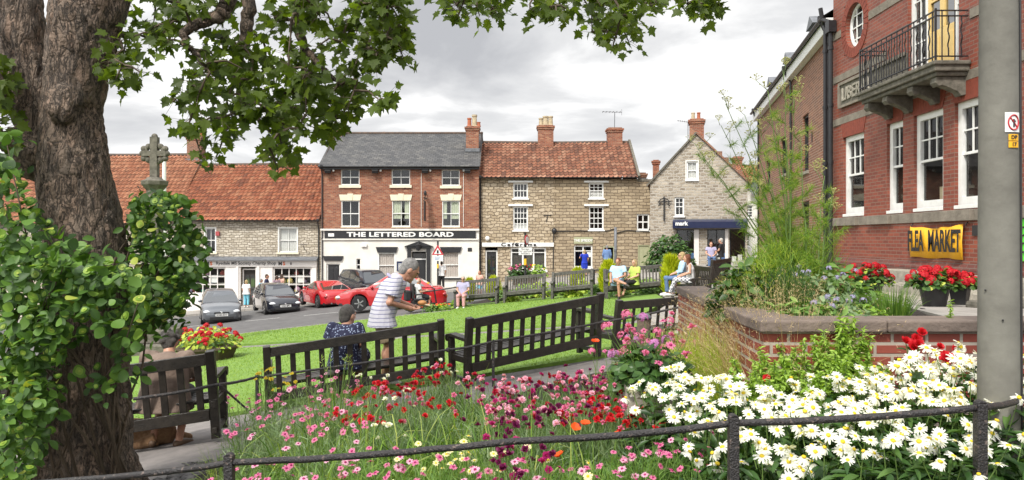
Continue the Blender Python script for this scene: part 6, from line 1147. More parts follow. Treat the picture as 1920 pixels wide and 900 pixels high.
for k in ('red', 'white', 'magenta', 'purple', 'palepink', 'crimson', 'pink'): fmesh('carn_'+k, 'carn', 'fl_'+k)
fmesh('poppy', 'poppy', 'fl_orange'); fmesh('rose', 'rose', 'fl_red'); fmesh('umbel_red', 'umbel', 'fl_red'); fmesh('umbel_pink', 'umbel', 'fl_pink'); fmesh('umbel_mauve', 'umbel', 'fl_mauve'); fmesh('umbel_lilac', 'umbel', 'fl_lilac')
def plant(name, label, cat, base, group=None): return thing(name, label, cat, base, 0, group)
def tuft(par, n, r, h, m, w=.005, L=(.08, .16), up=.5, bend=.3, cm=.45, cs=.25, dome=True, name='foliage', seg=3, core=.25):
    """fine blades spread through a dome of radius r and height h"""
    q = nrm(rng.normal(size=(n, 3))); q[:, 2] = np.abs(q[:, 2]); rad = rng.random(n)**.45; P = q*rad[:, None]*np.array([r, r, h]); Dv = nrm(q*.7+rng.normal(size=(n, 3))*.5+np.array([0, 0, up])); Ln = rng.uniform(*L, n); P[:, 2] = np.maximum(P[:, 2]-Ln*.4, 0)
    vb = VB(); V_, F_, _, _ = blades(P, Dv, Ln, np.full(n, w)*rng.uniform(.7, 1.3, n), np.full(n, bend)*rng.uniform(.3, 1.6, n), seg); vb.add(V_, F_, np.repeat(np.clip(rng.normal(cm, cs, n), 0, 1), seg)); return vb.build(name, m, par)
def leafy(par, n, r, h, m, S=(.05, .09), w=.3, up=.2, cm=.45, cs=.25, name='foliage', droop=.25, lo=0.0):
    tV_, tF_ = leaf_tpl(w, .1, droop); q = nrm(rng.normal(size=(n, 3))); q[:, 2] = np.abs(q[:, 2]); rad = rng.random(n)**.4; P = q*rad[:, None]*np.array([r, r, h-lo])+np.array([0, 0, lo]); nv_ = nrm(q*.5+rng.normal(size=(n, 3))*.45+np.array([0, -.15, .6+up])); Dv = nrm(q+rng.normal(size=(n, 3))*.6+np.array([0, 0, up])); V_, F_ = scatter(tV_, tF_, P, frames(nv_, Dv), rng.uniform(*S, n)); vb = VB(); vb.add(V_, F_, np.repeat(np.clip(rng.normal(cm, cs, n), 0, 1), 8)); return vb.build(name, m, par)
def arch(par, n, r, h, m, w=.008, cm=.45, cs=.25, spread=.55, bend=.9, seg=6, name='blades', lr=(.8, 1.35)):
    az = rng.random(n)*2*PI; rr_ = rng.random(n)**.6*r*.35; P = np.stack([np.cos(az)*rr_, np.sin(az)*rr_, np.zeros(n)], 1); sp = np.abs(rng.normal(size=n))*spread; Dv = np.stack([np.cos(az)*sp, np.sin(az)*sp, np.ones(n)], 1); vb = VB(); Ln = h*rng.uniform(*lr, n); V_, F_, tip, td = blades(P, Dv, Ln, np.full(n, w)*rng.uniform(.6, 1.2, n), bend*rng.uniform(.3, 1.3, n), seg); vb.add(V_, F_, np.repeat(np.clip(rng.normal(cm, cs, n), 0, 1), seg)); return vb.build(name, m, par), tip, td
def stems(par, ends, m='stem', r=.0022, jig=.03, name='stems'):
    sb = MB()
    for b, e in ends: b = Vector(b); e = Vector(e); sb.tube([b, lerp(b, e, .5)+Vector((random.uniform(-jig, jig), random.uniform(-jig, jig), .02)), e], [r*1.4, r*1.1, r], 5, cap=False)
    return sb.build(name, m, par)
def blooms(par, keys, n, r, h0, h1, tilt=.5, s=(.85, 1.15), stem=True, yb=0, cone=0.0, face=.35):
    ends = []
    for k in range(n):
        a = random.uniform(0, 2*PI); q = math.sqrt(random.random())*r; x, y = q*math.cos(a), q*math.sin(a); z = random.uniform(h0, h1)*(1-cone*(q/r)**2); nv_ = Vector((random.gauss(x/r*.3, tilt*.6), random.gauss(-face, tilt*.6), 1)).normalized(); fput(random.choice(keys), par, (x, y, z), nv_, random.uniform(*s)); ends.append(((x*.5, y*.5, h0*.3), (x, y, z-.003)))
    if stem: stems(par, ends)
def base_of(px, pyt, d): x = (px-960)/F*d; z = zg(x, d)+.05; return Vector((x, d, z)), (450-pyt)/F*d-z
# shasta daisies
GS = 'white daisy clumps in front of the brick planter'; LS = 'bushy clump of tall white daisies with yellow centres in the flower bed'
shp = [(1235, 725, 4.75, 16), (1300, 712, 4.6, 22), (1375, 722, 4.45, 24), (1450, 735, 4.4, 24), (1330, 765, 4.0, 18), (1420, 770, 3.85, 20), (1520, 755, 3.95, 22), (1560, 722, 4.4, 24), (1640, 710, 4.3, 26), (1620, 762, 3.75, 22), (1720, 745, 3.8, 24), (1725, 690, 4.2, 26), (1800, 668, 4.25, 28), (1880, 672, 4.1, 26), (1815, 735, 3.7, 22), (1905, 720, 3.7, 20), (1455, 842, 3.4, 14), (1570, 830, 3.4, 14), (1690, 815, 3.4, 14), (1780, 835, 3.35, 10), (1360, 850, 3.45, 8), (1890, 820, 3.4, 10)]
for (px, py, d, nf) in shp:
    b, h = base_of(px, py, d); h = max(h, .3); p_ = plant('daisy_plant', LS, 'daisies', b, GS); leafy(p_, 420, .24, h*.93, 'lf_dark', (.07, .12), .15, .35, droop=.3); blooms(p_, ['shasta0', 'shasta1', 'shasta2', 'shasta3'], int(nf*1.1), .25, h*.80, h*1.08, .7, (.66, 1.0), face=.5)
# marguerites, pinks, carnations
def marg(px, py, d, keys, nf, label, group, r=.2, m='lf_glauc', nfol=520):
    b, h = base_of(px, py, d); h = max(h, .2); p_ = plant('marguerite_plant', label, 'flowers', b, group); tuft(p_, int(nfol*(1.7 if d < 4.3 else 1.1)), r*(1.45 if d < 4.3 else 1.2), h*.97, m if d > 4.3 else 'lf_fine', .0045, (.05, .10), .5, cm=.55); blooms(p_, keys, nf, r*1.25, h*.8, h*1.05, .6, (.62, .92)); return p_
LPk = 'low clump of pink marguerites over feathery grey green foliage'
for (px, py, d) in ((462, 748, 6.3), (505, 738, 6.4), (560, 728, 6.5), (610, 738, 6.5), (470, 800, 5.2), (530, 790, 5.3), (475, 862, 4.0), (540, 872, 3.9), (605, 872, 3.9), (665, 868, 3.9), (725, 870, 3.9), (575, 765, 5.8), (640, 718, 6.9), (450, 890, 3.75), (585, 700, 6.9), (530, 760, 5.9), (625, 765, 5.6), (590, 800, 4.9), (650, 800, 4.8), (690, 850, 4.1), (820, 880, 3.7), (910, 875, 3.7), (990, 890, 3.65), (1080, 880, 3.7), (1140, 870, 3.75), (1230, 838, 3.9), (1290, 835, 3.9), (1180, 850, 3.8)): marg(px, py, d, ['marg_pink', 'marg_pink', 'marg_palepink'], 10, LPk, 'pink marguerite clumps in the flower bed', .2, nfol=1100)
for (px, py, d) in ((490, 698, 6.9), (522, 700, 6.85)): marg(px, py, d, ['marg_yellow'], 11, 'small clump of yellow marguerites at the left rear corner of the flower bed', 'yellow marguerites', .13, 'lf_fine', 300)
for (px, py, d) in ((800, 858, 3.95), (855, 842, 4.0), (890, 850, 3.9), (1040, 862, 3.75)): marg(px, py, d, ['marg_cream'], 9, 'clump of small cream marguerites behind the front rail', 'cream marguerite clumps', .19, 'lf_fine')
def carn(px, py, d, keys, nf, label, group, r=.2, m='lf_glauc'):
    b, h = base_of(px, py, d); h = max(h, .22); p_ = plant('carnation_plant', label, 'flowers', b, group); tuft(p_, 760, r*1.15, h*.85, m, .0055, (.10, .22), .75, .35, seg=4, cm=.5, cs=.3); blooms(p_, keys, nf, r*1.05, h*.78, h*1.08, .7, (.7, 1.15)); return p_
for (px, py, d) in ((690, 728, 6.1), (735, 722, 6.2), (775, 728, 5.9), (805, 705, 6.4), (845, 692, 6.8), (705, 770, 5.3), (815, 748, 5.6), (1130, 745, 5.2), (1165, 762, 5.0), (1195, 790, 4.7), (1110, 775, 4.9), (640, 765, 5.7)): carn(px, py, d, ['carn_red', 'carn_red', 'carn_crimson', 'carn_pink'], 17, 'loose clump of red carnations with thin grey leaves in the flower bed', 'red carnation clumps')
for (px, py, d) in ((742, 742, 5.7), (722, 792, 5.0), (700, 700, 6.9), (835, 682, 6.9)): carn(px, py, d, ['carn_white'], 6, 'sparse clump of white carnations among the red ones', 'white carnation clumps', .15)
for (px, py, d) in ((905, 715, 6.2), (945, 730, 5.8), (985, 722, 5.8), (1015, 708, 6.0), (1062, 702, 6.0), (915, 755, 5.1), (968, 768, 4.9), (1045, 742, 5.3), (1100, 712, 5.7), (1145, 722, 5.4), (1075, 760, 5.0), (1010, 780, 4.7)): carn(px, py, d, ['carn_magenta', 'carn_palepink', 'carn_pink', 'carn_purple', 'carn_palepink', 'carn_crimson', 'carn_purple'], 25, 'clump of mixed pink and magenta pinks with silvery thin leaves', 'mixed pink clumps in the flower bed', .22)
for (px, py, d) in ((960, 842, 4.0), (925, 800, 4.5), (1000, 858, 3.85), (940, 880, 3.7)): carn(px, py, d, ['carn_purple', 'carn_magenta', 'carn_purple'], 10, 'clump of dark purple pinks close behind the front rail', 'dark purple clumps', .16)
for (px, py, d) in ((1070, 800, 4.35), (1165, 818, 4.05), (1098, 795, 4.4), (1118, 640, 7.3), (1050, 850, 3.9)):
    b, h = base_of(px, py, d); p_ = plant('poppy_plant', 'slender poppy with an orange flower on a thin stem', 'poppy', b, 'orange poppies'); tuft(p_, 90, .1, h*.6, 'lf_glauc', .007, (.1, .18), .6); blooms(p_, ['poppy'], 1 if d < 5 else 2, .04, h, h, .4, (.6, .8))
# grasses
LG_ = 'arching clump of long bright green grass in the flower bed'
for (px, py, d, n, r) in ((560, 772, 5.2, 130, .3), (612, 752, 5.4, 150, .32), (670, 765, 5.2, 150, .32), (750, 772, 4.9, 130, .3), (800, 782, 4.7, 140, .3), (860, 778, 4.6, 140, .3), (930, 790, 4.4, 120, .28), (690, 820, 4.4, 110, .28), (600, 830, 4.3, 100, .25), (1000, 812, 4.2, 100, .25), (1080, 840, 3.95, 110, .26), (780, 835, 4.2, 110, .26), (870, 740, 5.8, 100, .26), (885, 700, 6.6, 90, .25), (1120, 815, 4.1, 90, .24)):
    b, h = base_of(px, py, d); p_ = plant('grass_clump', LG_, 'grass', b, 'green grass clumps in the flower bed'); arch(p_, int(n*1.2), r, h*1.1, 'lf_grass', .0125, .5, .3, .62, 1.9)
b, h = base_of(618, 610, 6.2); 
b, h = base_of(632, 655, 6.0); p_ = plant('tall_grass', 'tall grass with seed heads rising in front of the seated woman', 'grass', b); arch(p_, 60, .12, h*.7, 'lf_grass', .009, .45, .2, .25, .5); ends = [((0, 0, 0), (random.uniform(-.15, .15), random.uniform(-.05, .05), h*random.uniform(.8, 1.02))) for _ in range(7)]; stems(p_, ends, 'stem', .002); vb = VB()
for _, e in ends: V_, F_, _, _ = blades(np.tile(e, (9, 1))-np.array([0, 0, 1])*rng.uniform(0, .09, 9)[:, None], rdir(9, 1.1), np.full(9, .035), np.full(9, .006), np.full(9, .1), 2); vb.add(V_, F_, np.repeat(rng.uniform(.7, 1, 9), 2))
vb.build('seed_heads', 'lf_grass', p_)
for (px, py, d, n, r) in ((1302, 668, 5.9, 330, .3), (1345, 655, 6.0, 360, .32), (1375, 690, 5.5, 250, .28)):
    b, h = base_of(px, py, d); p_ = plant('lime_grass', 'yellow green fountain grass beside the brick planter', 'grass', b, 'yellow green grass clumps by the planter'); arch(p_, n*3, r*1.1, h*1.12, 'lf_lime', .0085, .6, .3, .42, .6)
for (px, py, d, n) in ((1345, 585, 6.6, 170), (1395, 570, 6.3, 200), (1440, 600, 5.6, 170), (1480, 615, 5.0, 90), (1400, 640, 5.6, 150)):
    b, h = base_of(px, py, d); p_ = plant('feather_grass', 'straw coloured feathery grass leaning against the brick planter', 'grass', b, 'straw coloured feather grass by the planter'); o_, tip, td = arch(p_, int(n*3.6), .30, h*(1.0 if d > 6 else 1.2), 'lf_straw', .0048, .6, .25, .35, .4, lr=(.6, 1.25)); vb = VB(); k = 7; TP = np.repeat(tip, k, 0)+rng.normal(size=(len(tip)*k, 3))*np.array([.012, .012, .03])-np.repeat(td, k, 0)*rng.uniform(0, .16, len(tip)*k)[:, None]; V_, F_, _, _ = blades(TP, rdir(len(TP), .6), np.full(len(TP), .022), np.full(len(TP), .0035), np.zeros(len(TP)), 1); vb.add(V_, F_, rng.uniform(.3, 1, len(TP))); vb.build('plumes', 'lf_straw', p_)
# leafy spikes
def spike(px, py, d, label, group, ns=6, r=.12, m='lf_weed', zb=None, S=(.035, .06)):
    x = (px-960)/F*d; z0 = zg(x, d)+.05 if zb is None else zb; h = (450-py)/F*d-z0; p_ = plant('leafy_plant', label, 'plant', (x, d, z0), group); tV_, tF_ = leaf_tpl(.18, .1, .25); vb = VB(); ends = []
    for k in range(ns):
        e = np.array([random.gauss(0, r), random.gauss(0, r*.6), h*random.uniform(.62, 1.0)]); b0 = np.array([e[0]*.3, e[1]*.3, 0]); n = int(330*np.linalg.norm(e)); u = rng.random(n)**.8; P = b0+(e-b0)*u[:, None]; q = rng.normal(size=(n, 3)); q[:, 2] = np.abs(q[:, 2])*.5; Dv = nrm(q); V_, F_ = scatter(tV_, tF_, P, frames(rdir(n, 1.2), Dv), rng.uniform(*S, n)*(1.25-.75*u)); vb.add(V_, F_, np.repeat(np.clip(.25+.5*u+rng.normal(size=n)*.15, 0, 1), 8)); ends.append((b0, e))
    vb.build('foliage', m, p_); stems(p_, ends, 'stem', .004, .015); return p_
LW = 'upright light green leafy plant growing in front of the planter brickwork'
for (px, py, d) in ((1432, 690, 4.6), (1485, 665, 4.65), (1545, 625, 4.7), (1575, 585, 4.72), (1600, 665, 4.6), (1520, 690, 4.5), (1455, 650, 4.7), (1510, 640, 4.72), (1565, 650, 4.6), (1590, 620, 4.7), (1415, 700, 4.8), (1470, 700, 4.5)): spike(px, py, d, LW, 'light green leafy plants by the brick planter', 12, .12, S=(.045, .085))
spike(1775, 540, 5.0, 'tall leafy stem rising above the planter coping near the concrete pole', None, 4, .05, zb=-1.4)
# roses
x = (1725-960)/F*4.62; z0 = zg(x, 4.62)+.05; p_ = plant('rose_bush', 'sparse rose with red double flowers in front of the brick planter', 'rose', (x, 4.62, z0)); ends = []
for (px, py, d, s_) in ((1698, 640, 4.6, 1), (1718, 635, 4.62, 1), (1712, 650, 4.55, 1.1), (1728, 623, 4.62, .9), (1722, 645, 4.5, 1), (1762, 650, 4.65, .8), (1790, 655, 4.6, .8), (1775, 672, 4.4, 1.2), (1815, 690, 4.35, 1.1), (1438, 710, 4.6, .8), (1768, 665, 4.5, .9)):
    q = W(px, py, d)-Vector((x, 4.62, z0)); fput('rose', p_, q, (random.gauss(0, .3), -.8, .7), s_); ends.append(((q.x*.2, 0, .1), q))
stems(p_, ends, 'stem', .0035, .03); leafy(p_, 130, .22, .75, 'lf_dark', (.04, .065), .42)
# trough with geraniums
tx = W(1222, 716, 5.35); tg_ = thing('stone_trough', 'weathered square planter box under the pink geranium in the flower bed', 'planter', (tx.x, tx.y, zg(tx.x, tx.y))); b = MB(); hh_ = tx.z-zg(tx.x, tx.y)
for (ax, ay, sx_, sy_) in ((0, -.17, .42, .05), (0, .17, .42, .05), (-.185, 0, .05, .29), (.185, 0, .05, .29)): b.box((ax, ay, hh_/2), (sx_, sy_, hh_))
b.box((0, 0, hh_-.06), (.34, .28, .03)); b.build('box', 'woodplanter' if 0 else 'stone', tg_, bev=.008)
p_ = plant('geranium', 'bushy pink geranium filling the square planter box', 'geranium', (tx.x, tx.y, tx.z-.03)); leafy(p_, 520, .3, .30, 'lf_dark', (.05, .08), .5, .3); tuft(p_, 500, .32, .42, 'lf_fine', .006, (.05, .1), .5); blooms(p_, ['umbel_pink', 'umbel_mauve', 'carn_pink', 'marg_pink'], 34, .36, .22, .56, .6, (.8, 1.3), cone=.2)
for (px, py, d) in ((1150, 660, 6.0), (1270, 632, 6.2), (1190, 625, 6.6), (1245, 640, 6.4)): carn(px, py, d, ['umbel_pink', 'carn_pink', 'marg_pink'], 9, 'tall pink flowers growing round the square planter box', 'tall pink flowers round the planter box', .18, 'lf_fine')
# slate and grass tuft near the tree
b, h = base_of(415, 838, 5.6); p_ = plant('grass_tuft', 'thin yellow green grass tuft between the tree and the front rail', 'grass', b); arch(p_, 110, .2, .32, 'lf_grass', .005, .7, .2, .5, .6)
sl2 = VB(); n = 1300; P = np.stack([rng.uniform(-3.0, -1.3, n), rng.uniform(4.3, 6.9, n), np.zeros(n)], 1); P[:, 2] = [zg(a, b)+.02 for a, b, _ in P]; cV = np.array([(-.5, -.4, 0), (.5, -.5, 0), (.6, .3, 0), (-.1, .55, 0), (-.55, .3, 0), (-.5, -.4, .14), (.5, -.5, .14), (.6, .3, .14), (-.1, .55, .14), (-.55, .3, .14)]); V_, F_ = scatter(cV, [np.array([(5, 6, 7, 8, 9)]), np.array([(0, 1, 6, 5), (1, 2, 7, 6), (2, 3, 8, 7), (3, 4, 9, 8), (4, 0, 5, 9)])], P, frames(rdir(n, 3), rdir(n)), rng.uniform(.03, .075, n)); sl2.add(V_, F_[:1], rng.random(n)); sl2.F.setdefault(4, []).append(F_[1]); sl2.C.setdefault(4, []).append(np.repeat(rng.random(n), 5)); sl2.M.setdefault(4, []).append(np.zeros(len(F_[1])))
MT['slatechip'] = leafmat('slate_chip', [(.03, .028, .028), (.07, .065, .065), (.12, .11, .11)], 0.0); tag(sl2.build('slate_chips', 'slatechip'), 'dark slate chips and soil beside the tree roots', kind='stuff')
# low ground cover in the bed, lawn blades
gc = VB(); n = 9000; P = np.stack([rng.uniform(-1.9, 2.9, n), rng.uniform(2.9, 7.2, n), np.zeros(n)], 1); P[:, 2] = [zg(a, b)+.04 for a, b, _ in P]; P = P[(P[:, 1] < 4.75) | (P[:, 0] < 1.5)]; n = len(P); tV_, tF_ = leaf_tpl(.2, .1, .3); V_, F_ = scatter(tV_, tF_, P+np.stack([np.zeros(n), np.zeros(n), rng.uniform(0, .16, n)], 1), frames(rdir(n, 1.0), rdir(n, .25)), rng.uniform(.05, .11, n)); gc.add(V_, F_, np.repeat(np.clip(rng.normal(.4, .28, n), 0, 1), 8)); tag(gc.build('ground_cover', 'lf_fine'), 'low green ground cover between the flower clumps', kind='stuff')
lw = VB(); n = 60000; P = np.stack([rng.uniform(-9, 3.4, n), 9.3+rng.random(n)**1.4*19, np.zeros(n)], 1); ok = inpoly(P, lawn1) | inpoly(P, lawn2); P = P[ok]; P[:, 2] = [zg(a, b)+.045 for a, b, _ in P]; n = len(P); sc_ = 1+P[:, 1]/18; V_, F_, _, _ = blades(P, rdir(n, 1.0), rng.uniform(.03, .055, n)*sc_**.4, np.full(n, .006)*sc_, np.full(n, .3), 2); lw.add(V_, F_, np.repeat(np.clip(rng.normal(.45, .25, n), 0, 1), 2)); MT['lf_lawn'] = leafmat('lawn_blade', [(.13, .23, .025), (.21, .33, .045), (.33, .42, .08)], .3); tag(lw.build('lawn_grass', 'lf_lawn'), 'short mown grass blades on the lawn', kind='stuff')
# ---- planter herbs
ZP = -.63
def herb(px, py, d, name, label, fn, zb=ZP, cat='plant', group=None): x = (px-960)/F*d; p_ = plant(name, label, cat, (x, d, zb), group); fn(p_, (450-py)/F*d-zb); return p_
def f_rosemary(p_, h): o_, tip, td = arch(p_, 90, .3, h, 'stem', .006, .3, .2, .3, .1, lr=(.55, 1.05)); tuft(p_, 4200, .25, h*.97, 'lf_dark', .005, (.03, .055), .8, 0, .55, .3)
def f_sage(p_, h): leafy(p_, 420, .3, h*.95, 'lf_glauc', (.06, .11), .22, .2, .4, .25); blooms(p_, ['umbel_lilac'], 10, .28, h*.8, h*1.05, .4, (.6, .8))
def f_bushy(p_, h): leafy(p_, 520, .32, h, 'lf_fine', (.05, .1), .22, .2, .5, .25)
def f_chive(p_, h): arch(p_, 300, .3, h, 'lf_grass', .006, .35, .2, .28, .25)
herb(1478, 490, 5.75, 'rosemary_bush', 'dense dark green rosemary bush in the brick planter', f_rosemary); herb(1545, 505, 6.0, 'sage_plant', 'grey green sage with pale lilac flowers in the planter', f_sage); herb(1560, 560, 5.5, 'sage_plant', 'lower sage plant near the planter front with lilac flower spikes', f_sage); herb(1425, 505, 6.6, 'leafy_shrub', 'broad dark leafy shrub at the left end of the planter', lambda p_, h: leafy(p_, 700, .36, h, 'lf_dark', (.07, .12), .3, .1, .4, .25)); herb(1395, 540, 6.4, 'leafy_shrub', 'small leafy shrub overhanging the planter side coping', f_bushy)
herb(1675, 545, 5.9, 'chive_clump', 'upright clump of green chives in the brick planter', f_chive); herb(1625, 570, 5.7, 'leafy_plant', 'small light green plant beside the chives', lambda p_, h: leafy(p_, 160, .16, h, 'lf_weed', (.04, .07), .25)); herb(1510, 565, 5.35, 'leafy_plant', 'leafy herb just behind the planter front coping', f_bushy)
herb(1595, 530, 6.3, 'leafy_plant', 'tall green herb between sage and potted geraniums', f_bushy)
# fennel: tall stems, feathery leaves, umbels
def fennel(px, d, tops, label, zb=ZP, feath=900, col=.5):
    x0 = (px-960)/F*d; p_ = plant('fennel', label, 'fennel', (x0, d, zb), 'tall fennel plants in the planter'); sb = MB(); vb = VB();
    for (tx_, ty_) in tops:
        e = W(tx_, ty_, d+random.uniform(-.3, .3))-Vector((x0, d, zb)); b0 = Vector((random.uniform(-.06, .06), random.uniform(-.06, .06), 0)); pts = [lerp(b0, e, u)+Vector((random.uniform(-.01, .01), random.uniform(-.01, .01), 0))+Vector(((e.x-b0.x)*(u*u-u)*.25, 0, 0)) for u in np.linspace(0, 1, 9)]; sb.tube(pts, [.009*(1-.72*u) for u in np.linspace(0, 1, 9)], 6)
        for u in (.3, .42, .54, .66, .78, .88):
            q = lerp(b0, e, u); n = int(210*(1.25-u)); dr = Vector((random.choice((-1, 1))*random.uniform(.4, 1), random.uniform(-.6, .6), random.uniform(.35, .9))).normalized(); Lf = random.uniform(.12, .26)*(1.25-u)*1.3; sb.tube([q, q+dr*Lf], [.003, .0015], 4); t_ = rng.random(n); P = np.array(q)+np.array(dr)*(t_*Lf)[:, None]; Dv = nrm(np.array(dr)*.5+rng.normal(size=(n, 3))*.7+np.array([0, 0, .1])); V_, F_, _, _ = blades(P, Dv, rng.uniform(.04, .10, n), np.full(n, .0028), np.full(n, .3), 3); vb.add(V_, F_, np.repeat(np.clip(rng.normal(col, .25, n), 0, 1), 3))
        for br in range(4):
            u = random.uniform(.78, 1.0) if br else 1.0; q = lerp(b0, e, u); um = MB(); c_ = q+Vector((random.uniform(-.12, .12), random.uniform(-.1, .1), random.uniform(.05, .14)))*(1 if br else .3); sb.tube([q, c_], [.003, .002], 4)
            for k in range(11): dd_ = Vector((random.gauss(0, .55), random.gauss(0, .55), .8)).normalized()*.055; um.tube([c_, c_+dd_], [.0012, .001], 3, cap=False); um.ell(c_+dd_, (.007, .007, .004), 5, 4)
            um.build('flower_head', 'umbelm', p_)
    sb.build('stalks', 'stem', p_, smooth=True); vb.build('feathery_leaves', 'lf_fennel', p_); return p_
MT['umbelm'] = mat('yellow_green_umbel', (.42, .42, .14), (.3, .3, .09), .7, 20)
fennel(1500, 6.9, [(1362, 195), (1350, 235), (1395, 215), (1318, 300), (1300, 268), (1405, 300)], 'tall fennel leaning left against the sky, with pale flower heads', col=.35)
fennel(1490, 6.4, [(1440, 170), (1468, 130), (1490, 160), (1425, 250), (1455, 230), (1475, 280), (1410, 330)], 'tall upright fennel in front of the brown brick range', col=.5)
fennel(1520, 6.2, [(1545, 330), (1500, 260), (1535, 410), (1560, 370)], 'shorter fennel close to the red brick club corner', col=.45)
p_ = herb(1450, 445, 6.3, 'fennel', 'broad mass of yellow feathery fennel leaves over the planter', lambda p_, h: (tuft(p_, 6000, .45, h, 'lf_fennel', .0036, (.06, .13), .4, .3, .55, .3)), group=None, cat='fennel'); herb(1425, 480, 5.9, 'fennel', 'golden feathery fennel at the planter left corner', lambda p_, h: tuft(p_, 1500, .3, h, 'lf_fennel', .0035, (.06, .13), .4, .3, .8, .2), cat='fennel'); herb(1520, 420, 6.6, 'fennel', 'green feathery fennel clump behind the rosemary', lambda p_, h: tuft(p_, 2200, .34, h, 'lf_fennel', .0035, (.07, .14), .8, .2, .35, .25), cat='fennel')
herb(1405, 492, 6.0, 'leafy_shrub', 'glossy dark leafy shrub spilling over the planter side', lambda p_, h: leafy(p_, 700, .33, h, 'lf_dark', (.06, .11), .3, .1, .5, .3)); herb(1465, 455, 6.6, 'leafy_plant', 'tall bright green leafy herb behind the rosemary', lambda p_, h: (leafy(p_, 900, .34, h, 'lf_fine', (.06, .11), .2, .3, .5, .3), tuft(p_, 1500, .36, h, 'lf_fennel', .004, (.07, .14), .6, .2, .4, .25))); herb(1550, 478, 6.3, 'leafy_plant', 'bright green leafy herb above the sage', lambda p_, h: leafy(p_, 620, .28, h, 'lf_fine', (.05, .1), .24, .2, .5, .3))
herb(1500, 400, 7.0, 'tall_grass', 'tall green grass rising behind the fennel', lambda p_, h: arch(p_, 60, .4, h*.85, 'lf_grass', .012, .4, .2, .22, .35))
# ---- potted geraniums by the club
def pot(px, pyb, d, wpx, hpx, ptop, label, glabel, nf, sq=False, cone=False):
    x = (px-960)/F*d; z0 = -.64-.05*(d-5); r = wpx/2/F*d; h = hpx/F*d; o_ = thing('plant_pot', label, 'plant pot', (x, d, z0)); b = MB(); b.lathe([(r*.72, 0), (r, h*.92), (r*1.08, h*.92), (r*1.08, h), (r*.95, h), (r*.9, h*.85)], (0, 0, 0), 4 if sq else 18); b.build('pot', 'plastic', o_)
    p_ = plant('geranium', glabel, 'geranium', (x, d, z0+h*.85)); hh = (450-ptop)/F*d-(z0+h*.85); R_ = r*1.75; leafy(p_, 380, R_, hh*.85, 'lf_dark', (.05, .09), .5, .3, .6, .3); leafy(p_, 60, R_, hh*.9, 'lf_lime', (.04, .07), .5, .3, .8, .2, name='pale_leaves'); blooms(p_, ['umbel_red'], nf, R_*.95, hh*.45, hh*1.0, .8, (1.3, 2.2), cone=.45, face=.9); return o_
pot(1628, 553, 12.6, 52, 34, 492, 'black pot holding the red geranium further from the pole', 'red geranium in the pot at the club wall corner', 36); pot(1752, 577, 10.0, 54, 42, 500, 'tapered black pot holding a red geranium and small conifer', 'red geranium in the tapered pot near the stone steps', 34); pot(1800, 562, 10.6, 44, 40, 512, 'square black pot beside the tapered pot', 'red geranium in the square pot beside the stone steps', 18, sq=True)
def conifer(pos, r, h, label, group=None, n=1500, m='lf_gold'):
    p_ = plant('conifer', label, 'conifer', pos, group); q = rng.random(n)**.75; az = rng.random(n)*2*PI; prof = r*np.sin(PI*np.clip(.12+.88*q, 0, 1))**.55*(1-q*.25); P = np.stack([np.cos(az)*prof*rng.uniform(.7, 1, n), np.sin(az)*prof*rng.uniform(.7, 1, n), q*h*.9], 1); Dv = nrm(np.stack([np.cos(az)*.4, np.sin(az)*.4, np.ones(n)], 1)+rng.normal(size=(n, 3))*.25); vb = VB(); V_, F_, _, _ = blades(P, Dv, np.full(n, h*.2)*rng.uniform(.6, 1.1, n), np.full(n, h*.035), np.full(n, .05), 2); vb.add(V_, F_, np.repeat(np.clip(rng.normal(.5, .25, n), 0, 1), 2)); vb.build('foliage', m, p_); b = MB(); b.tube([(0, 0, 0), (0, 0, h*.5)], [r*.12, r*.05], 6); b.build('trunk', 'woodstem', p_); return p_
conifer(Vector(((1776-960)/F*10.1, 10.1, -.62)), .09, .24, 'tiny green conifer growing in the tapered pot', None, 400, 'lf_weed')
for (px, pb, ptp, d, wpx, l) in ((1258, 538, 478, 24, 34, 'rounded golden conifer beside the two young women'), (926, 556, 518, 31, 30, 'golden conifer behind the middle far benches'), (880, 560, 521, 31.5, 24, 'small golden conifer beside the ginger-haired child'), (1083, 535, 501, 31, 30, 'golden conifer in front of the craft shop window'), (1140, 545, 488, 28, 34, 'leaning golden conifer behind the man on the far bench')): p0 = gp(px, d, .02); h = (450-ptp)/F*d-p0.z; conifer(p0, wpx/2/F*d, h, l)
# border shrubs behind the far benches
bl = [(945, 540, 30.5, 'lf_fine', .5), (985, 530, 30.5, 'lf_weed', .55), (1015, 525, 30.3, 'lf_lime', .5), (1050, 528, 30.2, 'lf_weed', .45), (1100, 525, 29.8, 'lf_lime', .5), (1125, 530, 28.8, 'lf_fine', .5), (1170, 515, 28, 'lf_lime', .5), (1215, 520, 27.5, 'lf_weed', .5), (1240, 530, 26.5, 'lf_fine', .45), (960, 556, 28.9, 'lf_lime', .35), (1075, 548, 28.3, 'lf_lime', .35), (1160, 540, 26.2, 'lf_fine', .4), (1215, 540, 25.9, 'lf_fine', .4), (860, 575, 29.2, 'lf_weed', .3), (830, 582, 27.6, 'lf_lime', .25), (812, 585, 27.4, 'lf_fine', .22)]
for (px, py, d, m_, r) in bl: p0 = gp(px, d, .03); h = max((450-py)/F*d-p0.z, .25); p_ = plant('border_shrub', 'low leafy shrub in the border behind the far benches', 'shrub', p0, 'low shrubs in the border behind the far benches'); leafy(p_, 260, r, h, m_, (.09, .17), .35, .2)
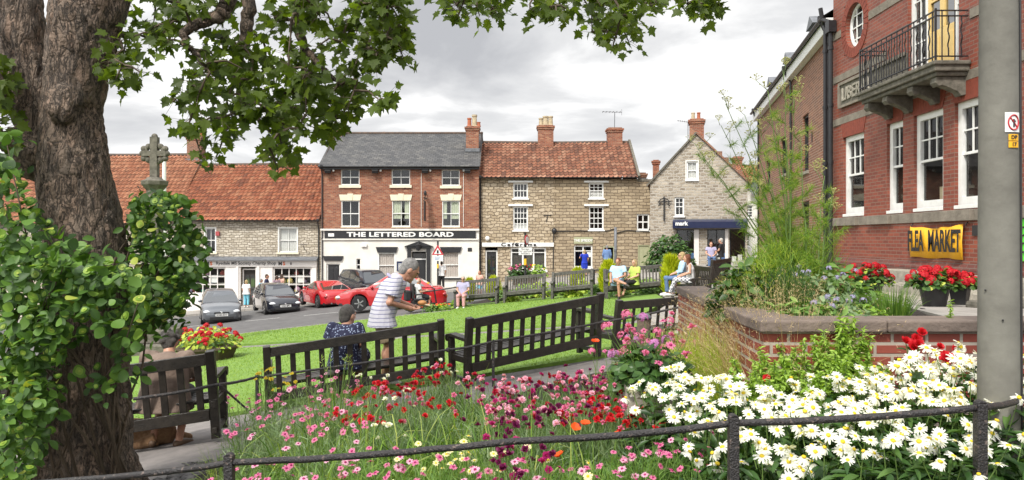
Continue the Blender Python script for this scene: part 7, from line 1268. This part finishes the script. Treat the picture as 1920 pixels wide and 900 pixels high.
for (px, py, d) in ((832, 578, 27.4), (805, 585, 27.2)): p0 = gp(px, d, .03); p_ = plant('red_bedding_plant', 'small red and orange bedding plant at the lawn edge by the road', 'flowers', p0, 'red bedding plants at the lawn edge'); leafy(p_, 80, .3, .3, 'lf_fine', (.08, .12), .3); blooms(p_, ['umbel_red', 'poppy'], 5, .35, .2, .32, .5, (.9, 1.4))
p0 = gp(1255, 40.5, .1); p_ = plant('tall_shrub', 'tall dark green shrub against the gabled shop wall', 'shrub', p0); leafy(p_, 1500, 1.35, (450-440)/F*40.5-p0.z, 'lf_dark', (.16, .28), .35, .1, .5, .3); b = MB(); b.tube([(0, 0, 0), (.1, 0, 1.2)], [.08, .05], 6); b.build('stem', 'woodstem', p_)
wbx = thing('window_box', 'brown window box on stand below the cafe window', 'planter', gp(985, 38.5, .1)); zt = (450-517)/F*38.5-gp(985, 38.5, .1).z; b = MB(); b.prism([(-.6, zt-.5), (.6, zt-.5), (.75, zt), (-.75, zt)], -.2, .2); b.build('box', 'woodstem', wbx); b = MB(); [b.b2((x-.04, -.04, 0), (x+.04, .04, zt-.5)) for x in (-.5, .5)]; b.build('stand', 'black', wbx)
for (px, ks, m_, l) in ((967, ['umbel_pink'], 'lf_dark', 'pink geranium at the left end of the cafe window box'), (985, ['umbel_red'], 'lf_dark', 'dark leafy geranium in the middle of the cafe window box'), (1010, ['marg_yellow'], 'lf_weed', 'light green trailing plant at the right end of the cafe window box')): p0 = gp(px, 38.5); p_ = plant('window_box_plant', l, 'flowers', (p0.x, 38.5, (450-518)/F*38.5)); leafy(p_, 200, .42, .6, m_, (.1, .18), .4); blooms(p_, ks, 10, .4, .3, .62, .5, (1.7, 2.6))
# tub on the lawn at the left
tp = gp(388, 17.0, .02); tb_ = thing('lawn_planter', 'low wooden planter of red and cream flowers on the lawn by the tree', 'planter', tp); b = MB(); b.lathe([(.55, 0), (.68, .30), (.72, .32), (.72, .36), (.6, .36)], (0, 0, 0), 8); b.build('tub', 'woodstem', tb_); p_ = plant('bedding_plants', 'heap of red begonias with cream variegated leaves in the lawn planter', 'flowers', tp+Vector((0, 0, .32))); leafy(p_, 420, .72, .48, 'lf_lime', (.07, .12), .35, .3, .7, .3); leafy(p_, 250, .7, .4, 'lf_fine', (.07, .12), .35, .3); blooms(p_, ['umbel_red'], 40, .75, .3, .52, .6, (1.4, 2.2), cone=.5)
for k in list(FM.values()):
    for ch in list(k.children): bpy.data.objects.remove(ch)
    bpy.data.objects.remove(k)
# ================================================================ GROUND, SKY, CAMERA
def sheet(name, poly, off, m, res=1.0, skirt=0, zf=zg, kind='structure'):
    bm = bmesh.new(); bm.faces.new([bm.verts.new((x, y, 0)) for x, y in poly]); xs = [p[0] for p in poly]; ys = [p[1] for p in poly]
    for ax, lo, hi in ((0, min(xs), max(xs)), (1, min(ys), max(ys))):
        k = math.ceil(lo/res)
        while k*res < hi:
            co = [0, 0, 0]; co[ax] = k*res; no = [0, 0, 0]; no[ax] = 1
            bmesh.ops.bisect_plane(bm, geom=bm.verts[:]+bm.edges[:]+bm.faces[:], plane_co=co, plane_no=no); k += 1
    bmesh.ops.triangulate(bm, faces=bm.faces[:])
    for v in bm.verts: v.co.z = zf(v.co.x, v.co.y)+off
    bmesh.ops.recalc_face_normals(bm, faces=bm.faces[:])
    if sum(f.normal.z for f in bm.faces) < 0: bmesh.ops.reverse_faces(bm, faces=bm.faces[:])
    if skirt:
        ed = [e for e in bm.edges if len(e.link_faces) == 1]; r = bmesh.ops.extrude_edge_only(bm, edges=ed)
        for v in [g for g in r['geom'] if isinstance(g, bmesh.types.BMVert)]: v.co.z -= skirt
    me = bpy.data.meshes.new(name); bm.to_mesh(me); bm.free(); finish(me, m); o = bpy.data.objects.new(name, me); COL.objects.link(o); return tag(o, kind=kind)
V = []; gx = np.concatenate([[-900, -300, -100, -50], np.arange(-30, 30.1, 1), [50, 100, 300, 900]]); gy = np.concatenate([[-300, -60, -20], np.arange(-8, 60.1, 1), [80, 150, 400, 900]])
V = [(x, y, zg(x, y)-.07) for y in gy for x in gx]; n = len(gx); i, j = np.meshgrid(np.arange(len(gy)-1), np.arange(n-1), indexing='ij'); a = (i*n+j).ravel()
g = npmesh('ground', np.array(V), [np.stack([a, a+1, a+n+1, a+n], 1)], 'soil'); tag(g, kind='structure')
MT['lawnm'] = mat('mown_lawn', (.16, .27, .04), (.115, .21, .03), .9, 3.0, .9, dist=.03)
lm = MT['lawnm'].node_tree  # finer two-scale variation
sheet('road', [(-40, 24), (40, 27.5), (40, 60), (-40, 60)], -.02, 'asphalt')
sheet('pavement', [(-40, 42.2), (-4, 41.8), (3, 36), (14, 30), (20, 30), (20, 47), (-40, 47)], .10, 'pave', skirt=.3)
sheet('lawn', lawn1, .05, 'lawnm', .5, skirt=.15); sheet('far_lawn', lawn2, .05, 'lawnm', .5, skirt=.15)
sheet('path', [(-30, 4), (3, 4), (3.4, 12.5), (2.9, 17), (-13, 22.4), (-30, 22.6)], .0, 'pathtar')
sheet('far_path', [(2.4, 12), (8.3, 14), (8.5, 19.6), (11.5, 33), (4.8, 33), (3.2, 30), (5.0, 25.5), (4.7, 22), (2.7, 16)], .012, 'pave')
sheet('verge', [(-2.6, 27.2), (-1.9, 28.2), (3.4, 28.4), (5, 26), (6, 26), (6.5, 33), (-1, 32.5)], .03, 'soil', 1)
sheet('lawn_kerb', [(-13.2, 23.2), (-9.6, 25.0), (-5.6, 26.2), (-2.2, 26.9), (-2.25, 27.1), (-5.5, 26.42), (-9.5, 25.2), (-13, 23.4)], .06, 'kerb', skirt=.15)
for k in range(7): x = -14.5+k*2.6; sheet('road_marking', [(x, 33.2+.02*k), (x+1.5, 33.35+.02*k), (x+1.5, 33.5+.02*k), (x, 33.35+.02*k)], -.014, 'roadpaint')
sheet('flower_bed_soil', [(-1.9, 2.6), (2.6, 2.4), (4.6, 2.6), (3.6, 4.9), (1.7, 5), (2.0, 7.8), (2.6, 9.6), (1.0, 9.3), (-.2, 8.2), (-2.0, 7.2), (-2.6, 6.2)], .05, 'soil', .4, skirt=.1)
sheet('terrace', [(3.36, 5.1), (12, 5.1), (8.46, 12), (8.46, 20), (4.5, 20), (3.95, 12), (3.9, 8.3)], 0, 'pave', 1, skirt=.8, zf=lambda x, y: -.64-.05*(y-5))
sheet('planter_soil', [(1.7, 5.0), (3.35, 5.0), (3.9, 8.35), (1.95, 8.35)], 0, 'soil', .3, zf=lambda x, y: -.62+.03*math.sin(x*9)*math.sin(y*7))
# ---- sky: overcast procedural clouds over a Nishita sky
SE, SR = R(50), R(-150)
w = bpy.data.worlds.new('World'); sc.world = w; w.use_nodes = True; t = w.node_tree; t.nodes.clear()
out = t.nodes.new('ShaderNodeOutputWorld'); bg = t.nodes.new('ShaderNodeBackground'); t.links.new(bg.outputs[0], out.inputs[0])
sk = N(t, 'TexSky', sky_type='NISHITA', sun_disc=False, sun_elevation=SE, sun_rotation=R(30), air_density=1.0, dust_density=2.0)
gn = N(t, 'TexCoord').outputs['Generated']; sp = N(t, 'SeparateXYZ', {0: gn})
dz = N(t, 'Math', {0: sp.outputs[2], 1: .16}, operation='ADD'); dzm = N(t, 'Math', {0: dz.outputs[0], 1: .06}, operation='MAXIMUM')
u = N(t, 'Math', {0: sp.outputs[0], 1: dzm.outputs[0]}, operation='DIVIDE'); v = N(t, 'Math', {0: sp.outputs[1], 1: dzm.outputs[0]}, operation='DIVIDE')
cv = N(t, 'CombineXYZ', {0: u.outputs[0], 1: v.outputs[0], 2: 3.7})
n1 = N(t, 'TexNoise', {'Vector': cv.outputs[0], 'Scale': 1.25, 'Detail': 8, 'Roughness': .52, 'Distortion': .35}); n2 = N(t, 'TexNoise', {'Vector': cv.outputs[0], 'Scale': .55, 'Detail': 3})
cm = N(t, 'Math', {0: n1.outputs[0], 1: .62, 2: 0}, operation='MULTIPLY_ADD'); cm2 = N(t, 'Math', {0: n2.outputs[0], 1: .42, 2: cm.outputs[0]}, operation='MULTIPLY_ADD')
cl = ramp(t, cm2.outputs[0], [(.40, (4.3, 4.4, 4.65)), (.46, (5.6, 5.68, 5.85)), (.505, (6.6, 6.65, 6.75)), (.55, (8.8, 8.8, 8.8))])
hz = ramp(t, sp.outputs[2], [(0.0, (1, 1, 1)), (.22, (0, 0, 0))]); cl2 = mix(t, N(t, 'Math', {0: hz, 1: .45}, operation='MULTIPLY').outputs[0], cl, (7.0, 7.1, 7.2))
cov = ramp(t, n1.outputs[0], [(.66, (1, 1, 1)), (.78, (.72, .72, .72))]); sdn = N(t, 'VectorMath', {0: gn, 1: (-.32, -.56, .77)}, operation='DOT_PRODUCT'); sdm = N(t, 'MapRange', {0: sdn.outputs[1], 1: -.2, 2: 1.0, 3: 1.0, 4: 2.3}); cl3 = N(t, 'VectorMath', {0: cl2, 'Scale': sdm.outputs[0]}, operation='SCALE').outputs[0]; fin = mix(t, cov, sk.outputs[0], cl3); t.links.new(fin, bg.inputs[0]); bg.inputs[1].default_value = .1
sl = bpy.data.lights.new('sun', 'SUN'); sl.energy = 3.3; sl.angle = R(8); sl.color = (1, .95, .87); so = bpy.data.objects.new('sun', sl); COL.objects.link(so)
dirv = Vector((-math.sin(R(30))*math.cos(SE), -math.cos(R(30))*math.cos(SE), math.sin(SE)))  # towards the sun: behind and left of the camera
so.rotation_euler = dirv.to_track_quat('Z', 'Y').to_euler()
sk.sun_rotation = math.atan2(dirv.x, dirv.y)
cd = bpy.data.cameras.new('camera'); cam = bpy.data.objects.new('camera', cd); COL.objects.link(cam); cam.location = (0, 0, 0); cam.rotation_euler = (PI/2, 0, 0)
cd.sensor_width = 36; cd.lens = F/1920*36; cd.clip_start = .05; cd.clip_end = 3000; sc.camera = cam
sc.view_settings.view_transform = 'Standard'; sc.view_settings.look = 'None'; sc.view_settings.gamma = 1; sc.view_settings.exposure = .34
sc.cycles.use_denoising = True; sc.cycles.max_bounces = 6; sc.cycles.transparent_max_bounces = 12; sc.cycles.caustics_reflective = False; sc.cycles.caustics_refractive = False
sc.render.film_transparent = False
# lettering as plain meshes
dg = bpy.context.evaluated_depsgraph_get()
for o in [o for o in bpy.data.objects if o.type == 'FONT']:
    me = bpy.data.meshes.new_from_object(o.evaluated_get(dg)); q = bpy.data.objects.new('lettering', me); COL.objects.link(q)
    q.parent = o.parent; q.location = o.location; q.rotation_euler = o.rotation_euler; q.scale = o.scale; bpy.data.objects.remove(o)
